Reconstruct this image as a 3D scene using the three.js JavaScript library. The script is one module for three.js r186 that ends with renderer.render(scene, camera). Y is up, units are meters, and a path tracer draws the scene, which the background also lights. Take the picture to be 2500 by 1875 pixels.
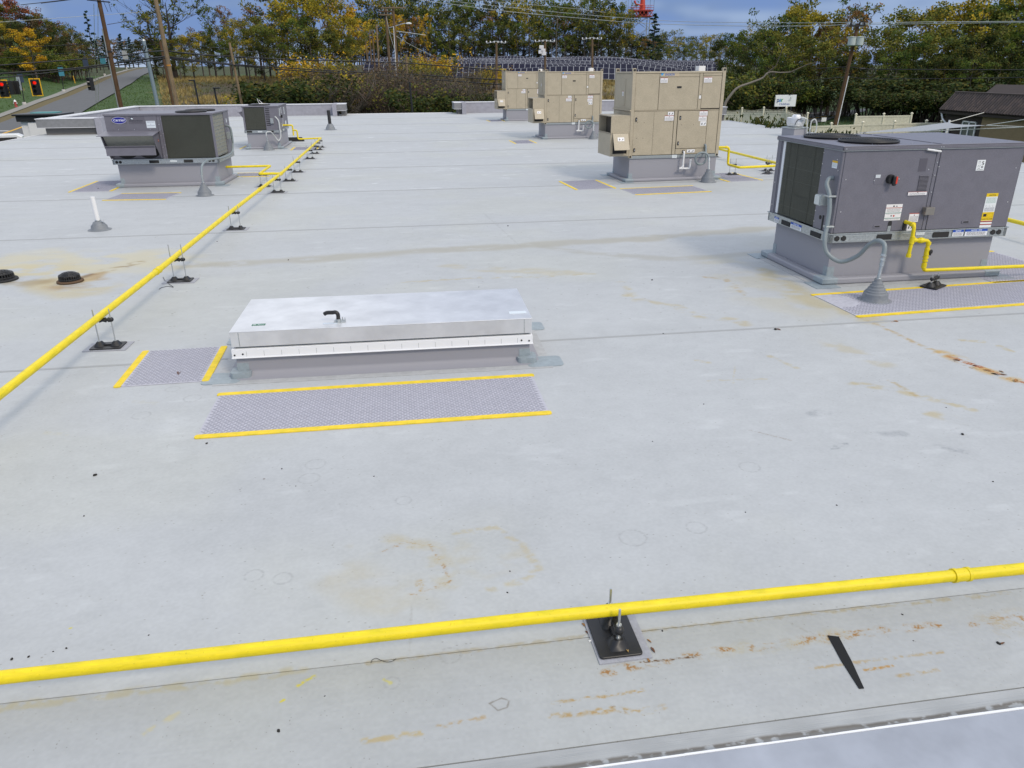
import * as THREE from 'three';
import { mergeGeometries } from 'three/addons/utils/BufferGeometryUtils.js';
import { RoundedBoxGeometry } from 'three/addons/geometries/RoundedBoxGeometry.js';

const D = Math.PI / 180;
const scene = new THREE.Scene();
// ---------------------------------------------------------------- camera
const camera = new THREE.PerspectiveCamera(54.38, 4 / 3, 0.1, 4000);
camera.position.set(0, 2.5, 0);
camera.rotation.order = 'YXZ';
camera.rotation.set(-22.75 * D, 0, -0.4 * D);
camera.updateMatrixWorld(true);
// ---------------------------------------------------------------- noise
function rng(seed) {
  let s = seed >>> 0;
  return () => { s = (s + 0x6D2B79F5) >>> 0; let t = s; t = Math.imul(t ^ (t >>> 15), t | 1); t ^= t + Math.imul(t ^ (t >>> 7), t | 61); return ((t ^ (t >>> 14)) >>> 0) / 4294967296; };
}
const LAT = (() => { const r = rng(77), a = new Float32Array(65536); for (let i = 0; i < 65536; i++) a[i] = r(); return a; })();
function vn(x, y, P = 256) {
  const xi = Math.floor(x), yi = Math.floor(y); let fx = x - xi, fy = y - yi;
  fx = fx * fx * (3 - 2 * fx); fy = fy * fy * (3 - 2 * fy);
  const x0 = ((xi % P) + P) % P, x1 = (x0 + 1) % P, y0 = ((yi % P) + P) % P * 256, y1 = ((((yi + 1) % P) + P) % P) * 256;
  const a = LAT[y0 + x0], b = LAT[y0 + x1], c = LAT[y1 + x0], d = LAT[y1 + x1];
  return a + (b - a) * fx + (c - a) * fy + (a - b - c + d) * fx * fy;
}
const fbm = (x, y, o = 4) => { let s = 0, a = 0.5, t = 0; for (let i = 0; i < o; i++) { s += a * vn(x, y); t += a; a *= 0.5; x = x * 2.03 + 17.1; y = y * 2.03 + 9.7; } return s / t; };
const clamp = (x, a = 0, b = 1) => Math.min(b, Math.max(a, x));
const sst = (a, b, x) => { const t = clamp((x - a) / (b - a)); return t * t * (3 - 2 * t); };
const mix = (a, b, t) => a + (b - a) * t;
// ---------------------------------------------------------------- sky: broken autumn overcast
{
  const W = 1024, Hh = 512, data = new Float32Array(W * Hh * 4);
  for (let j = 0; j < Hh; j++) for (let i = 0; i < W; i++) {
    const el = ((j + 0.5) / Hh - 0.5) * Math.PI, az = ((i + 0.5) / W - 0.5) * 2 * Math.PI;
    const k = (j * W + i) * 4, se = Math.sin(Math.max(el, 0.0)), dx = Math.cos(az), dz = Math.sin(az);
    // cloud deck seen in perspective: plane coordinates stretch into bands towards the horizon
    const q = 1 / (se + 0.035), px = dx * q, pz = dz * q;
    const n1 = fbm(px * 0.55 + 31, pz * 0.55 + 12, 5), n2 = fbm(px * 1.3 + 3, pz * 1.3 + 80, 4);
    const c = sst(0.43, 0.62, n1 * 0.66 + n2 * 0.34);
    const lum = 0.60 + 0.72 * se;                     // overcast dome: zenith brighter than horizon
    const low = 1 - sst(0.06, 0.5, se);
    const dark = [mix(0.34, 0.03, low), mix(0.42, 0.105, low), mix(0.57, 0.31, low)], light = [mix(0.96, 0.30, low), mix(0.96, 0.41, low), mix(0.98, 0.62, low)];
    const hz = Math.exp(-Math.max(se, 0) / 0.022) * 0.5;           // pale gap along the horizon
    const hcol = [0.72, 0.78, 0.86];
    for (let m = 0; m < 3; m++) { let v = mix(dark[m], light[m], c) * (1 + (lum - 0.6) * 0.9); v = mix(v, hcol[m], hz * mix(0.35, 1, c)); data[k + m] = el < -0.02 ? v * 0.45 : v; }
    data[k + 3] = 1;
  }
  const sky = new THREE.DataTexture(data, W, Hh, THREE.RGBAFormat, THREE.FloatType);
  sky.mapping = THREE.EquirectangularReflectionMapping; sky.magFilter = THREE.LinearFilter; sky.minFilter = THREE.LinearFilter; sky.wrapS = THREE.RepeatWrapping; sky.needsUpdate = true;
  scene.background = sky; scene.environment = sky;
}
// ---------------------------------------------------------------- sun behind thin cloud, high behind the camera's right shoulder
const sun = new THREE.DirectionalLight(0xfff1de, 1.5);
sun.position.set(52, 78, 50); sun.target.position.set(0, 0, -20); sun.castShadow = true;
sun.shadow.radius = 20; sun.shadow.mapSize.set(2048, 2048);
Object.assign(sun.shadow.camera, { left: -150, right: 150, top: 150, bottom: -150, near: 1, far: 600 });
scene.add(sun, sun.target);
const renderer = new THREE.WebGLRenderer({ antialias: true });
renderer.toneMapping = THREE.LinearToneMapping;
renderer.toneMappingExposure = 1.0;
renderer.shadowMap.enabled = true;
// ---------------------------------------------------------------- photo pixel -> direction -> place on a surface
function ray(px, py) { return new THREE.Vector3((px - 1250) / 1825, -(py - 937.5) / 1825, -1).applyQuaternion(camera.quaternion); }
function G(px, py, h = 0) { const r = ray(px, py), t = (h - 2.5) / r.y; return new THREE.Vector3(r.x * t, h, r.z * t); }
function A(px, py, d) { const r = ray(px, py), t = d / -r.z; return new THREE.Vector3(r.x * t, 2.5 + r.y * t, -d); }
// ---------------------------------------------------------------- terrain height
const PROF = [[-400, -4.8], [85, -4.7], [105, -3.5], [125, -1.7], [150, 0.1], [175, 1.2], [220, 2.4], [300, 4.4], [400, 5.2], [700, 5.5], [1500, -4]];
function prof(d) { for (let i = 1; i < PROF.length; i++) if (d < PROF[i][0]) { const [a, b] = PROF[i - 1], [c, e] = PROF[i]; return mix(b, e, clamp((d - a) / (c - a))); } return -4; }
function terr(x, z) {
  const d = -z, wr = sst(12, 40, x - 0.06 * d);
  let y = prof(d) * (1 - wr) + wr * mix(-3.5, prof(d) - 1.5, sst(100, 260, d));
  y += 16 * sst(0, 75, -(x + 66 + 0.16 * (d - 100))) * sst(95, 150, d) * sst(-0.53, -0.60, x / Math.max(d, 1));      // wooded hill left of the road
  y += (vn(x * 0.09 + 50, d * 0.09) - 0.5) * mix(0.15, 0.9, sst(-0.45, -0.41, x / Math.max(d, 1))) * sst(80, 120, d);
  return y;
}
function GT(px, py) { const r = ray(px, py); let t = 20; for (let i = 0; i < 4000; i++) { const x = r.x * t, y = 2.5 + r.y * t, z = r.z * t; if (y < terr(x, z)) break; t += 0.25; } return new THREE.Vector3(r.x * t, terr(r.x * t, r.z * t), r.z * t); }
function onT(px, d) { const p = A(px, 300, d); return new THREE.Vector3(p.x, terr(p.x, -d), -d); }
// ---------------------------------------------------------------- object helpers
const used = {};
const numbered = n => { used[n] = (used[n] ?? -1) + 1; return used[n] ? n + '_' + String(used[n]).padStart(3, '0') : n; };
function tag(o, label, category, group) { o.userData.label = label; o.userData.category = category; if (group) o.userData.group = group; return o; }
function thing(name, label, category, pos = [0, 0, 0], turn = 0, group) {
  const o = new THREE.Group(); o.name = numbered(name); scene.add(o); o.position.set(...(pos.isVector3 ? pos.toArray() : pos)); o.rotation.y = turn;
  return tag(o, label, category, group);
}
function copyOf(o, pos, turn, label) { const c = o.clone(); c.name = numbered(o.name.replace(/_\d\d\d$/, '')); scene.add(c); if (pos) c.position.copy(pos.isVector3 ? pos : new THREE.Vector3(...pos)); if (turn !== undefined) c.rotation.y = turn; c.userData = { ...o.userData }; if (label) c.userData.label = label; return c; }
function fin(g) { if (g.index) g = g.toNonIndexed(); for (const k of Object.keys(g.attributes)) if (!['position', 'normal', 'uv'].includes(k)) g.deleteAttribute(k); return g; }
function muv(g) {   // texture coordinates in metres
  const p = g.attributes.position, n = g.attributes.normal, uv = new Float32Array(p.count * 2);
  for (let i = 0; i < p.count; i++) {
    const ax = Math.abs(n.getX(i)), ay = Math.abs(n.getY(i)), az = Math.abs(n.getZ(i));
    if (ay >= ax && ay >= az) { uv[2 * i] = p.getX(i); uv[2 * i + 1] = -p.getZ(i); } else if (ax > az) { uv[2 * i] = p.getZ(i); uv[2 * i + 1] = p.getY(i); } else { uv[2 * i] = p.getX(i); uv[2 * i + 1] = p.getY(i); }
  }
  g.setAttribute('uv', new THREE.BufferAttribute(uv, 2)); return g;
}
function obj(name, geos, mat, parent, keepUV) {
  let g = Array.isArray(geos) ? (geos.length > 1 ? mergeGeometries(geos.map(fin)) : fin(geos[0])) : fin(geos);
  if (!keepUV) muv(g);
  const m = new THREE.Mesh(g, mat); m.castShadow = m.receiveShadow = true;
  if (parent) { m.name = name; parent.add(m); } else { m.name = numbered(name); scene.add(m); }
  return m;
}
function struct(name, geos, mat, keepUV) { const m = obj(name, geos, mat, null, keepUV); m.userData.kind = 'structure'; return m; }
function bx(x0, x1, y0, y1, z0, z1, r = 0) {
  const w = x1 - x0, h = y1 - y0, d = z1 - z0;
  const g = r > 0 ? new RoundedBoxGeometry(w, h, d, 2, Math.min(r, w / 2.01, h / 2.01, d / 2.01)) : new THREE.BoxGeometry(w, h, d);
  g.translate((x0 + x1) / 2, (y0 + y1) / 2, (z0 + z1) / 2); return g;
}
const V = (x, y, z) => new THREE.Vector3(x, y, z);
const v3 = p => p.isVector3 ? p : new THREE.Vector3(...p);
function rod(p, q, r0, r1 = r0, seg = 8, open = false) {
  p = v3(p); q = v3(q); const d = q.clone().sub(p), l = d.length();
  const g = new THREE.CylinderGeometry(r1, r0, l, seg, 1, open); g.translate(0, l / 2, 0);
  g.applyQuaternion(new THREE.Quaternion().setFromUnitVectors(V(0, 1, 0), d.normalize())); g.translate(p.x, p.y, p.z); return g;
}
function pipe(pts, r, rad = 0.07, seg = 12) {      // pipe run with bent elbows
  pts = pts.map(v3); const cp = new THREE.CurvePath(); let last = pts[0], n = 0;
  for (let i = 1; i < pts.length; i++) {
    if (i === pts.length - 1) { cp.add(new THREE.LineCurve3(last, pts[i])); n += 2; break; }
    const a = pts[i].clone().sub(pts[i - 1]), b = pts[i + 1].clone().sub(pts[i]), R = Math.min(rad, a.length() * 0.45, b.length() * 0.45);
    const s = pts[i].clone().addScaledVector(a.normalize(), -R), e = pts[i].clone().addScaledVector(b.normalize(), R);
    cp.add(new THREE.LineCurve3(last, s)); cp.add(new THREE.QuadraticBezierCurve3(s, pts[i], e)); last = e; n += 8;
  }
  // sample every piece so that elbows get their own rings
  const P = []; for (const c of cp.curves) { const k = c.isLineCurve3 ? 1 : 6; for (let i = 0; i <= k; i++) { const q = c.getPoint(i / k); if (!P.length || P[P.length - 1].distanceTo(q) > 1e-4) P.push(q); } }
  return sweep(P, r, seg);
}
function sweep(P, r, seg = 8, cap = true) {
  const pos = [], nor = [], uv = [], idx = []; let N = null, L = 0;
  for (let i = 0; i < P.length; i++) {
    const t = P[Math.min(i + 1, P.length - 1)].clone().sub(P[Math.max(i - 1, 0)]).normalize();
    if (!N) { N = Math.abs(t.y) < 0.9 ? V(0, 1, 0) : V(1, 0, 0); } N = N.clone().addScaledVector(t, -N.dot(t)).normalize();
    const B = t.clone().cross(N), rr = typeof r === 'function' ? r(i / (P.length - 1)) : r; if (i) L += P[i].distanceTo(P[i - 1]);
    for (let j = 0; j <= seg; j++) { const a = j / seg * 2 * Math.PI, n = N.clone().multiplyScalar(Math.cos(a)).addScaledVector(B, Math.sin(a)); nor.push(n.x, n.y, n.z); pos.push(P[i].x + n.x * rr, P[i].y + n.y * rr, P[i].z + n.z * rr); uv.push(L, j / seg); }
  }
  for (let i = 0; i < P.length - 1; i++) for (let j = 0; j < seg; j++) { const a = i * (seg + 1) + j, b = a + seg + 1; idx.push(a, a + 1, b, b, a + 1, b + 1); }
  if (cap) for (const [i, s] of [[0, -1], [P.length - 1, 1]]) { const t = (i ? P[i].clone().sub(P[i - 1]) : P[1].clone().sub(P[0])).normalize().multiplyScalar(s), c = pos.length / 3; pos.push(P[i].x, P[i].y, P[i].z); nor.push(t.x, t.y, t.z); uv.push(0, 0); for (let j = 0; j <= seg; j++) { const k = i * (seg + 1) + j; pos.push(pos[3 * k], pos[3 * k + 1], pos[3 * k + 2]); nor.push(t.x, t.y, t.z); uv.push(0, 0); } for (let j = 0; j < seg; j++) s > 0 ? idx.push(c, c + 1 + j, c + 2 + j) : idx.push(c, c + 2 + j, c + 1 + j); }
  const g = new THREE.BufferGeometry(); g.setAttribute('position', new THREE.Float32BufferAttribute(pos, 3)); g.setAttribute('normal', new THREE.Float32BufferAttribute(nor, 3)); g.setAttribute('uv', new THREE.Float32BufferAttribute(uv, 2)); g.setIndex(idx); return g;
}
function hose(pts, r, n = 40, seg = 10) { return sweep(new THREE.CatmullRomCurve3(pts.map(v3), false, 'centripetal').getPoints(n), r, seg); }
function lathe(prof, x = 0, y = 0, z = 0, seg = 28) { const g = new THREE.LatheGeometry(prof.map(p => new THREE.Vector2(p[0], p[1])), seg); g.translate(x, y, z); return g; }
function slab(poly, y0, y1, bev = 0) {   // flat plate from [x,z] outline
  const s = new THREE.Shape(poly.map(p => new THREE.Vector2(p[0], -p[1])));
  const g = new THREE.ExtrudeGeometry(s, { depth: y1 - y0 - 2 * bev, bevelEnabled: bev > 0, bevelSize: bev, bevelThickness: bev, bevelSegments: 1 }); g.rotateX(-Math.PI / 2); g.translate(0, y0 + bev, 0); return g;
}
function rrect(x0, x1, z0, z1, r, n = 5) { const o = []; for (const [cx, cz, a0] of [[x1 - r, z1 - r, 0], [x0 + r, z1 - r, 90], [x0 + r, z0 + r, 180], [x1 - r, z0 + r, 270]]) for (let i = 0; i <= n; i++) { const a = (a0 + 90 * i / n) * D; o.push([cx + r * Math.cos(a), cz + r * Math.sin(a)]); } return o; }
// ---------------------------------------------------------------- textures
function dtex(W, Hh, fn, srgb = true) {
  const d = new Uint8Array(W * Hh * 4), o = [0, 0, 0];
  for (let j = 0; j < Hh; j++) for (let i = 0; i < W; i++) { fn(i, j, o); const k = (j * W + i) * 4; d[k] = clamp(o[0], 0, 255); d[k + 1] = clamp(o[1], 0, 255); d[k + 2] = clamp(o[2], 0, 255); d[k + 3] = 255; }
  const t = new THREE.DataTexture(d, W, Hh); t.magFilter = THREE.LinearFilter; t.minFilter = THREE.LinearMipmapLinearFilter; t.generateMipmaps = true; t.wrapS = t.wrapT = THREE.RepeatWrapping; if (srgb) t.colorSpace = THREE.SRGBColorSpace; t.needsUpdate = true; return t;
}
const rp = (t, a, b = a) => { const c = t.clone(); c.repeat.set(a, b); c.needsUpdate = true; return c; };
const T_soft = dtex(512, 512, (i, j, o) => { const u = i / 512 * 16, v = j / 512 * 16; const n = 0.5 * vn(u, v, 16) + 0.25 * vn(u * 2, v * 2, 32) + 0.15 * vn(u * 4, v * 4, 64) + 0.1 * vn(u * 8, v * 8, 128); const g = 236 + (n - 0.5) * 34; o[0] = o[1] = o[2] = g; });
const T_fine = dtex(512, 512, (i, j, o) => { const u = i / 512 * 64, v = j / 512 * 64; const n = 0.4 * vn(u, v, 64) + 0.35 * vn(u * 2, v * 2, 128) + 0.25 * LAT[((j * 7) % 256) * 256 + (i * 3 + j) % 256]; o[0] = o[1] = o[2] = 128 + (n - 0.5) * 170; }, false);
const T_roofB = dtex(1024, 1024, (i, j, o) => { const u = i / 1024, v = j / 1024; const n = 0.45 * vn(u * 6, v * 10, 2) * 0 + 0.5 * vn(u * 8, v * 16, 8) + 0.25 * vn(u * 32, v * 24, 8) + 0.1 * vn(u * 128, v * 128, 128) + 0.08 * vn(u * 240, v * 240, 240); o[0] = o[1] = o[2] = 255 * clamp(n); }, false);
const T_speck = dtex(512, 512, (i, j, o) => { const u = i / 512 * 128, v = j / 512 * 128; const n = vn(u, v, 128) * 0.6 + vn(u * 2 + 7, v * 2, 256) * 0.4, c = vn(i / 512 * 8, j / 512 * 8, 8); const g = 234 + (n - 0.5) * 34 + (c - 0.5) * 10; o[0] = o[1] = o[2] = g; });
const T_paint = dtex(512, 512, (i, j, o) => { const u = i / 512 * 8, v = j / 512 * 128; const n = vn(u, v, 128) * 0.5 + vn(u * 6, v, 128) * 0.5, c = vn(i / 512 * 12, j / 512 * 12, 12), sp = vn(i / 512 * 90, j / 512 * 90, 90) > 0.93 ? 26 : 0; const g = 240 + (n - 0.5) * 22 + (c - 0.5) * 26 - sp; o[0] = g; o[1] = g - (c - 0.5) * 10; o[2] = g - 8; });
const T_galv = dtex(256, 256, (i, j, o) => { const u = i / 256 * 24, v = j / 256 * 24; const n = Math.floor(vn(u, v, 24) * 6) / 6 * 0.6 + vn(u * 2, v * 2, 48) * 0.4; o[0] = o[1] = o[2] = 205 + n * 45; });
const T_wood = dtex(256, 512, (i, j, o) => { const n = vn(i / 256 * 48, j / 512 * 6, 48) * 0.6 + vn(i / 256 * 96, j / 512 * 24, 96) * 0.4; const c = vn(i / 256 * 4, j / 512 * 4, 4); o[0] = 165 + (n - 0.5) * 110 + c * 20; o[1] = 150 + (n - 0.5) * 105 + c * 14; o[2] = 132 + (n - 0.5) * 100; });
const lin = (r, g, b) => new THREE.Color().setRGB(r, g, b);
function mat(r, g, b, rough = 0.7, metal = 0, extra = {}) { return new THREE.MeshStandardMaterial({ color: lin(r, g, b), roughness: rough, metalness: metal, ...extra }); }
const M = {
  curb: mat(0.315, 0.315, 0.345, 0.6, 0, { bumpMap: rp(T_soft, 0.6), bumpScale: 0.004 }),
  patch: mat(0.36, 0.42, 0.45, 0.5, 0, { map: rp(T_soft, 2) }),
  paint: mat(0.205, 0.2, 0.235, 0.4, 0, { map: rp(T_speck, 1.4), bumpMap: rp(T_fine, 3), bumpScale: 0.0003 }),
  paintTop: mat(0.52, 0.53, 0.57, 0.34, 0, { map: rp(T_soft, 0.8) }),
  beige: mat(0.54, 0.47, 0.34, 0.5, 0, { map: rp(T_speck, 0.8) }),
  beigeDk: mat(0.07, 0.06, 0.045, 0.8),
  galv: mat(0.62, 0.66, 0.66, 0.42, 0.75, { map: rp(T_galv, 3) }),
  galvDull: mat(0.42, 0.46, 0.47, 0.55, 0.35, { map: rp(T_galv, 4) }),
  alu: mat(0.88, 0.89, 0.9, 0.36, 0.55, { map: rp(T_soft, 0.35) }),
  aluSide: mat(0.62, 0.6, 0.55, 0.42, 0.7, { map: rp(T_soft, 1.5) }),
  whiteTrim: mat(0.82, 0.83, 0.84, 0.4),
  white: mat(0.8, 0.8, 0.79, 0.45),
  yellow: mat(0.93, 0.74, 0.008, 0.45, 0, { map: rp(T_paint, 1.2), bumpMap: rp(T_fine, 5), bumpScale: 0.0004 }),
  yellowStrip: mat(0.93, 0.68, 0.03, 0.65, 0, { map: rp(T_paint, 1.7) }),
  black: mat(0.017, 0.017, 0.018, 0.42),
  rubber: mat(0.02, 0.02, 0.022, 0.75),
  dark: mat(0.03, 0.03, 0.03, 0.9),  // near-black colour paints the shade inside unbuilt openings; also dark glass
  conduit: mat(0.23, 0.27, 0.28, 0.4),
  coneGrey: mat(0.24, 0.26, 0.28, 0.55, 0, { map: rp(T_soft, 3) }),
  matGrey: mat(0.54, 0.54, 0.60, 0.7, 0, { map: rp(T_soft, 2) }),
  matBar: mat(0.30, 0.30, 0.355, 0.65),
  flange: mat(0.50, 0.51, 0.51, 0.6, 0, { map: rp(T_soft, 1.5) }),
  matFar: mat(0.34, 0.34, 0.385, 0.7, 0, { map: rp(T_soft, 2) }),
  padGrey: mat(0.42, 0.43, 0.47, 0.65, 0, { map: rp(T_soft, 4) }),
  steelRod: mat(0.55, 0.57, 0.57, 0.35, 0.85),
  coil: mat(0.075, 0.08, 0.062, 0.6, 0.1, { map: rp(T_speck, 1) }),
  coilFin: mat(0.16, 0.165, 0.13, 0.5, 0.2, { map: rp(T_speck, 1) }),
  coilLt: mat(0.34, 0.33, 0.26, 0.6, 0.1, { map: rp(T_speck, 2) }),
  filter: mat(0.42, 0.42, 0.36, 0.8, 0.1, { map: rp(T_speck, 4), bumpMap: rp(T_fine, 6), bumpScale: 0.004 }),
  screw: mat(0.7, 0.7, 0.7, 0.3, 0.8),
  red: mat(0.7, 0.05, 0.02, 0.4),
  wood: mat(0.34, 0.29, 0.235, 0.85, 0, { map: rp(T_wood, 3, 0.35) }),
  woodBrown: mat(0.22, 0.15, 0.10, 0.85, 0, { map: rp(T_wood, 3, 0.35) }),
  woodPale: mat(0.50, 0.46, 0.40, 0.85, 0, { map: rp(T_wood, 3, 0.35) }),
  steelBlue: mat(0.33, 0.42, 0.48, 0.5, 0.3, { map: rp(T_galv, 1) }),
  wire: mat(0.012, 0.012, 0.013, 0.6),
  wireLt: mat(0.42, 0.45, 0.42, 0.5),
  fence: mat(0.86, 0.81, 0.63, 0.55, 0, { map: rp(T_soft, 0.6) }),
};
// ================================================================ ROOF
const PHI = 8.5 * D, CP = Math.cos(PHI), SP = Math.sin(PHI);
const ab = p => [p.x * CP - p.z * SP, -p.x * SP - p.z * CP];          // world -> roof frame (a along seams, b away)
const RF = (a, b, y = 0) => V(a * CP - b * SP, y, -a * SP - b * CP);  // roof frame -> world
const pxab = (px, py) => ab(G(px, py));
// stains seen in the photograph: polyline in photo pixels, width in metres, colour, strength, streak / speck character
const TAN = [176, 158, 112], OCH = [164, 130, 74], BRN = [92, 66, 40], RUST = [150, 70, 18], DUST = [168, 164, 146], SCUFF = [120, 124, 128], YEL = [205, 190, 60];
const STAINS = [
  [[[440, 652], [600, 641], [800, 631], [1000, 614], [1100, 608], [1260, 602], [1330, 596], [1420, 590], [1550, 586], [1650, 575], [1760, 566], [1890, 556]], 0.36, [162, 158, 144], 0.62, 0.22, 0],
  [[[1330, 604], [1450, 618], [1560, 628], [1650, 633], [1800, 622], [1890, 615]], 0.26, [162, 160, 150], 0.5, 0.25, 0],
  [[[1270, 601], [1225, 560], [1180, 520]], 0.03, [150, 150, 148], 0.4, 0.45, 0],
  [[[205, 676], [250, 662], [300, 652], [340, 641]], 0.17, BRN, 0.85, 0.42, 0], [[[190, 690], [225, 680], [245, 668]], 0.22, OCH, 0.6, 0.4, 0],
  [[[130, 690], [172, 697], [215, 688]], 0.4, [150, 118, 74], 0.75, 0.44, 0], [[[60, 640], [150, 640], [260, 640], [360, 640]], 1.3, [196, 186, 150], 0.6, 0.38, 0], [[[40, 660], [120, 672], [180, 680]], 0.8, [190, 176, 132], 0.55, 0.42, 0], [[[120, 700], [180, 715], [250, 700]], 0.5, [186, 170, 125], 0.5, 0.45, 0], [[[40, 690], [90, 690]], 0.35, [140, 120, 84], 0.5, 0.46, 0],
  [[[2090, 772], [2150, 797], [2240, 840], [2310, 866]], 0.07, OCH, 0.55, 0.5, 0.3], [[[2300, 862], [2340, 876], [2400, 900], [2440, 915], [2500, 938], [2560, 960]], 0.16, [186, 140, 62], 0.75, 0.44, 0.35], [[[2312, 868], [2370, 888], [2420, 906], [2460, 922], [2510, 940]], 0.06, RUST, 0.95, 0.46, 0.6], [[[2320, 878], [2380, 900]], 0.05, BRN, 0.9, 0.56, 0.9],
  [[[1520, 690], [1532, 722], [1562, 735], [1650, 748], [1700, 772], [1790, 780], [1820, 792]], 0.16, TAN, 0.5, 0.5, 0.3], [[[1710, 676], [1770, 680], [1820, 720]], 0.09, OCH, 0.5, 0.52, 0.3], [[[980, 690], [1160, 678], [1330, 676], [1450, 668]], 0.08, TAN, 0.5, 0.52, 0.2], [[[1100, 650], [1250, 660], [1400, 665]], 0.3, TAN, 0.28, 0.5, 0],
  [[[1860, 660], [1930, 705], [1985, 738], [2060, 762], [2100, 775]], 0.34, [176, 162, 120], 0.6, 0.42, 0.1], [[[1760, 640], [1850, 700], [1960, 760]], 0.8, [186, 178, 150], 0.35, 0.42, 0],
  [[[1350, 1716], [1480, 1700], [1572, 1685]], 0.018, OCH, 0.75, 0.45, 0.4], [[[1345, 1750], [1430, 1742], [1500, 1731], [1560, 1740], [1620, 1728]], 0.03, OCH, 0.7, 0.45, 0.4], [[[1500, 1722], [1520, 1738]], 0.03, BRN, 0.5, 0.5, 0.8], [[[890, 1808], [960, 1800], [1030, 1790]], 0.03, [176, 150, 92], 0.6, 0.42, 0.1], [[[1070, 1774], [1120, 1765], [1185, 1752]], 0.022, [165, 132, 84], 0.55, 0.5, 0.3],
  [[[1480, 1640], [1560, 1625], [1750, 1592], [2000, 1560], [2200, 1535], [2350, 1525], [2500, 1508]], 0.05, [150, 104, 50], 0.75, 0.52, 0.8], [[[1560, 1618], [1700, 1604]], 0.012, BRN, 0.9, 0.45, 0.7], [[[1750, 1590], [2050, 1552]], 0.09, TAN, 0.3, 0.48, 0.6], [[[1980, 1633], [2150, 1610], [2300, 1592]], 0.018, OCH, 0.55, 0.45, 0.3], [[[2110, 1637], [2180, 1626]], 0.014, [170, 110, 30], 0.7, 0.4, 0.3], [[[2190, 1650], [2240, 1645], [2290, 1635]], 0.022, OCH, 0.5, 0.5, 0.4], [[[2350, 1535], [2500, 1520]], 0.16, [160, 134, 86], 0.5, 0.5, 0.7],
  [[[935, 1347], [990, 1324], [1050, 1330], [1085, 1385], [1102, 1418], [1035, 1446], [1000, 1452]], 0.02, [150, 110, 64], 0.7, 0.52, 0.8], [[[1030, 1420], [1030, 1448]], 0.05, OCH, 0.7, 0.52, 0.8], [[[870, 1340], [960, 1325], [1060, 1345], [1090, 1420]], 0.14, TAN, 0.35, 0.5, 0.4], [[[1110, 1302], [1210, 1288], [1275, 1330], [1318, 1390], [1270, 1420], [1200, 1436]], 0.05, TAN, 0.4, 0.5, 0.3], [[[1110, 1340], [1180, 1380], [1250, 1360]], 0.22, TAN, 0.22, 0.48, 0.2], [[[830, 1400], [900, 1460], [1000, 1470]], 0.3, TAN, 0.2, 0.48, 0.2],
  [[[728, 1674], [745, 1664], [768, 1652]], 0.02, YEL, 0.85, 0.42, 0], [[[686, 1714], [692, 1710]], 0.014, YEL, 0.9, 0.3, 0], [[[170, 1534], [174, 1533]], 0.012, YEL, 0.9, 0.2, 0], [[[355, 1790], [400, 1765], [435, 1742]], 0.03, [190, 178, 130], 0.5, 0.42, 0], [[[940, 1660], [952, 1668]], 0.02, YEL, 0.5, 0.4, 0],
  [[[0, 1730], [200, 1705], [500, 1668], [740, 1636]], 0.05, [172, 162, 126], 0.55, 0.42, 0], [[[900, 1620], [1300, 1570], [1440, 1552]], 0.03, [160, 148, 118], 0.55, 0.46, 0.1], [[[1560, 1542], [1900, 1506], [2466, 1448]], 0.03, [160, 146, 112], 0.6, 0.46, 0.2], [[[1500, 1560], [1530, 1580], [1560, 1600]], 0.03, [170, 146, 90], 0.7, 0.4, 0.2],
  [[[2010, 1100], [2040, 1092], [2062, 1082]], 0.05, SCUFF, 0.6, 0.5, 0.5], [[[1975, 1010], [2010, 1005]], 0.09, SCUFF, 0.4, 0.5, 0.4], [[[2290, 1090], [2350, 1102]], 0.07, SCUFF, 0.4, 0.5, 0.4], [[[2150, 1058], [2195, 1058]], 0.1, SCUFF, 0.35, 0.5, 0.3], [[[1830, 1050], [1930, 1075]], 0.015, BRN, 0.4, 0.45, 0], [[[2080, 935], [2180, 950], [2370, 998]], 0.1, TAN, 0.55, 0.46, 0.1], [[[2175, 930], [2240, 968]], 0.05, [164, 138, 86], 0.5, 0.42, 0], [[[2270, 1010], [2340, 1025]], 0.13, TAN, 0.5, 0.46, 0], [[[1880, 870], [1945, 898]], 0.06, TAN, 0.4, 0.5, 0.2], [[[2020, 835], [2150, 885]], 0.2, TAN, 0.3, 0.5, 0.1], [[[2340, 830], [2400, 834]], 0.07, TAN, 0.5, 0.45, 0], [[[2440, 845], [2470, 858]], 0.06, TAN, 0.5, 0.45, 0], [[[1700, 880], [1730, 885]], 0.05, TAN, 0.5, 0.5, 0.3], [[[1795, 895], [1790, 935]], 0.02, TAN, 0.5, 0.5, 0.2], [[[1730, 930], [1870, 925]], 0.04, TAN, 0.35, 0.52, 0.3],
  [[[330, 980], [380, 985]], 0.05, [178, 176, 164], 0.4, 0.45, 0], [[[90, 1055], [160, 1060]], 0.05, [186, 182, 160], 0.4, 0.45, 0], [[[1195, 1718], [1225, 1705], [1243, 1712], [1238, 1728], [1215, 1735], [1195, 1718]], 0.008, [120, 116, 108], 0.7, 0.3, 0.1], [[[1000, 1590], [1005, 1480]], 0.012, [150, 148, 140], 0.4, 0.45, 0.2], [[[2120, 1640], [2010, 1560], [1900, 1510]], 0.015, [140, 136, 126], 0.35, 0.5, 0.2],
  [[[580, 896], [780, 882], [1000, 868], [1290, 862]], 0.08, [178, 160, 110], 0.6, 0.48, 0.2], [[[2110, 770], [2240, 765]], 0.05, RUST, 0.0, 0.5, 0.5], [[[2180, 786], [2196, 784]], 0.04, RUST, 0.9, 0.5, 0.6],
];
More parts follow.
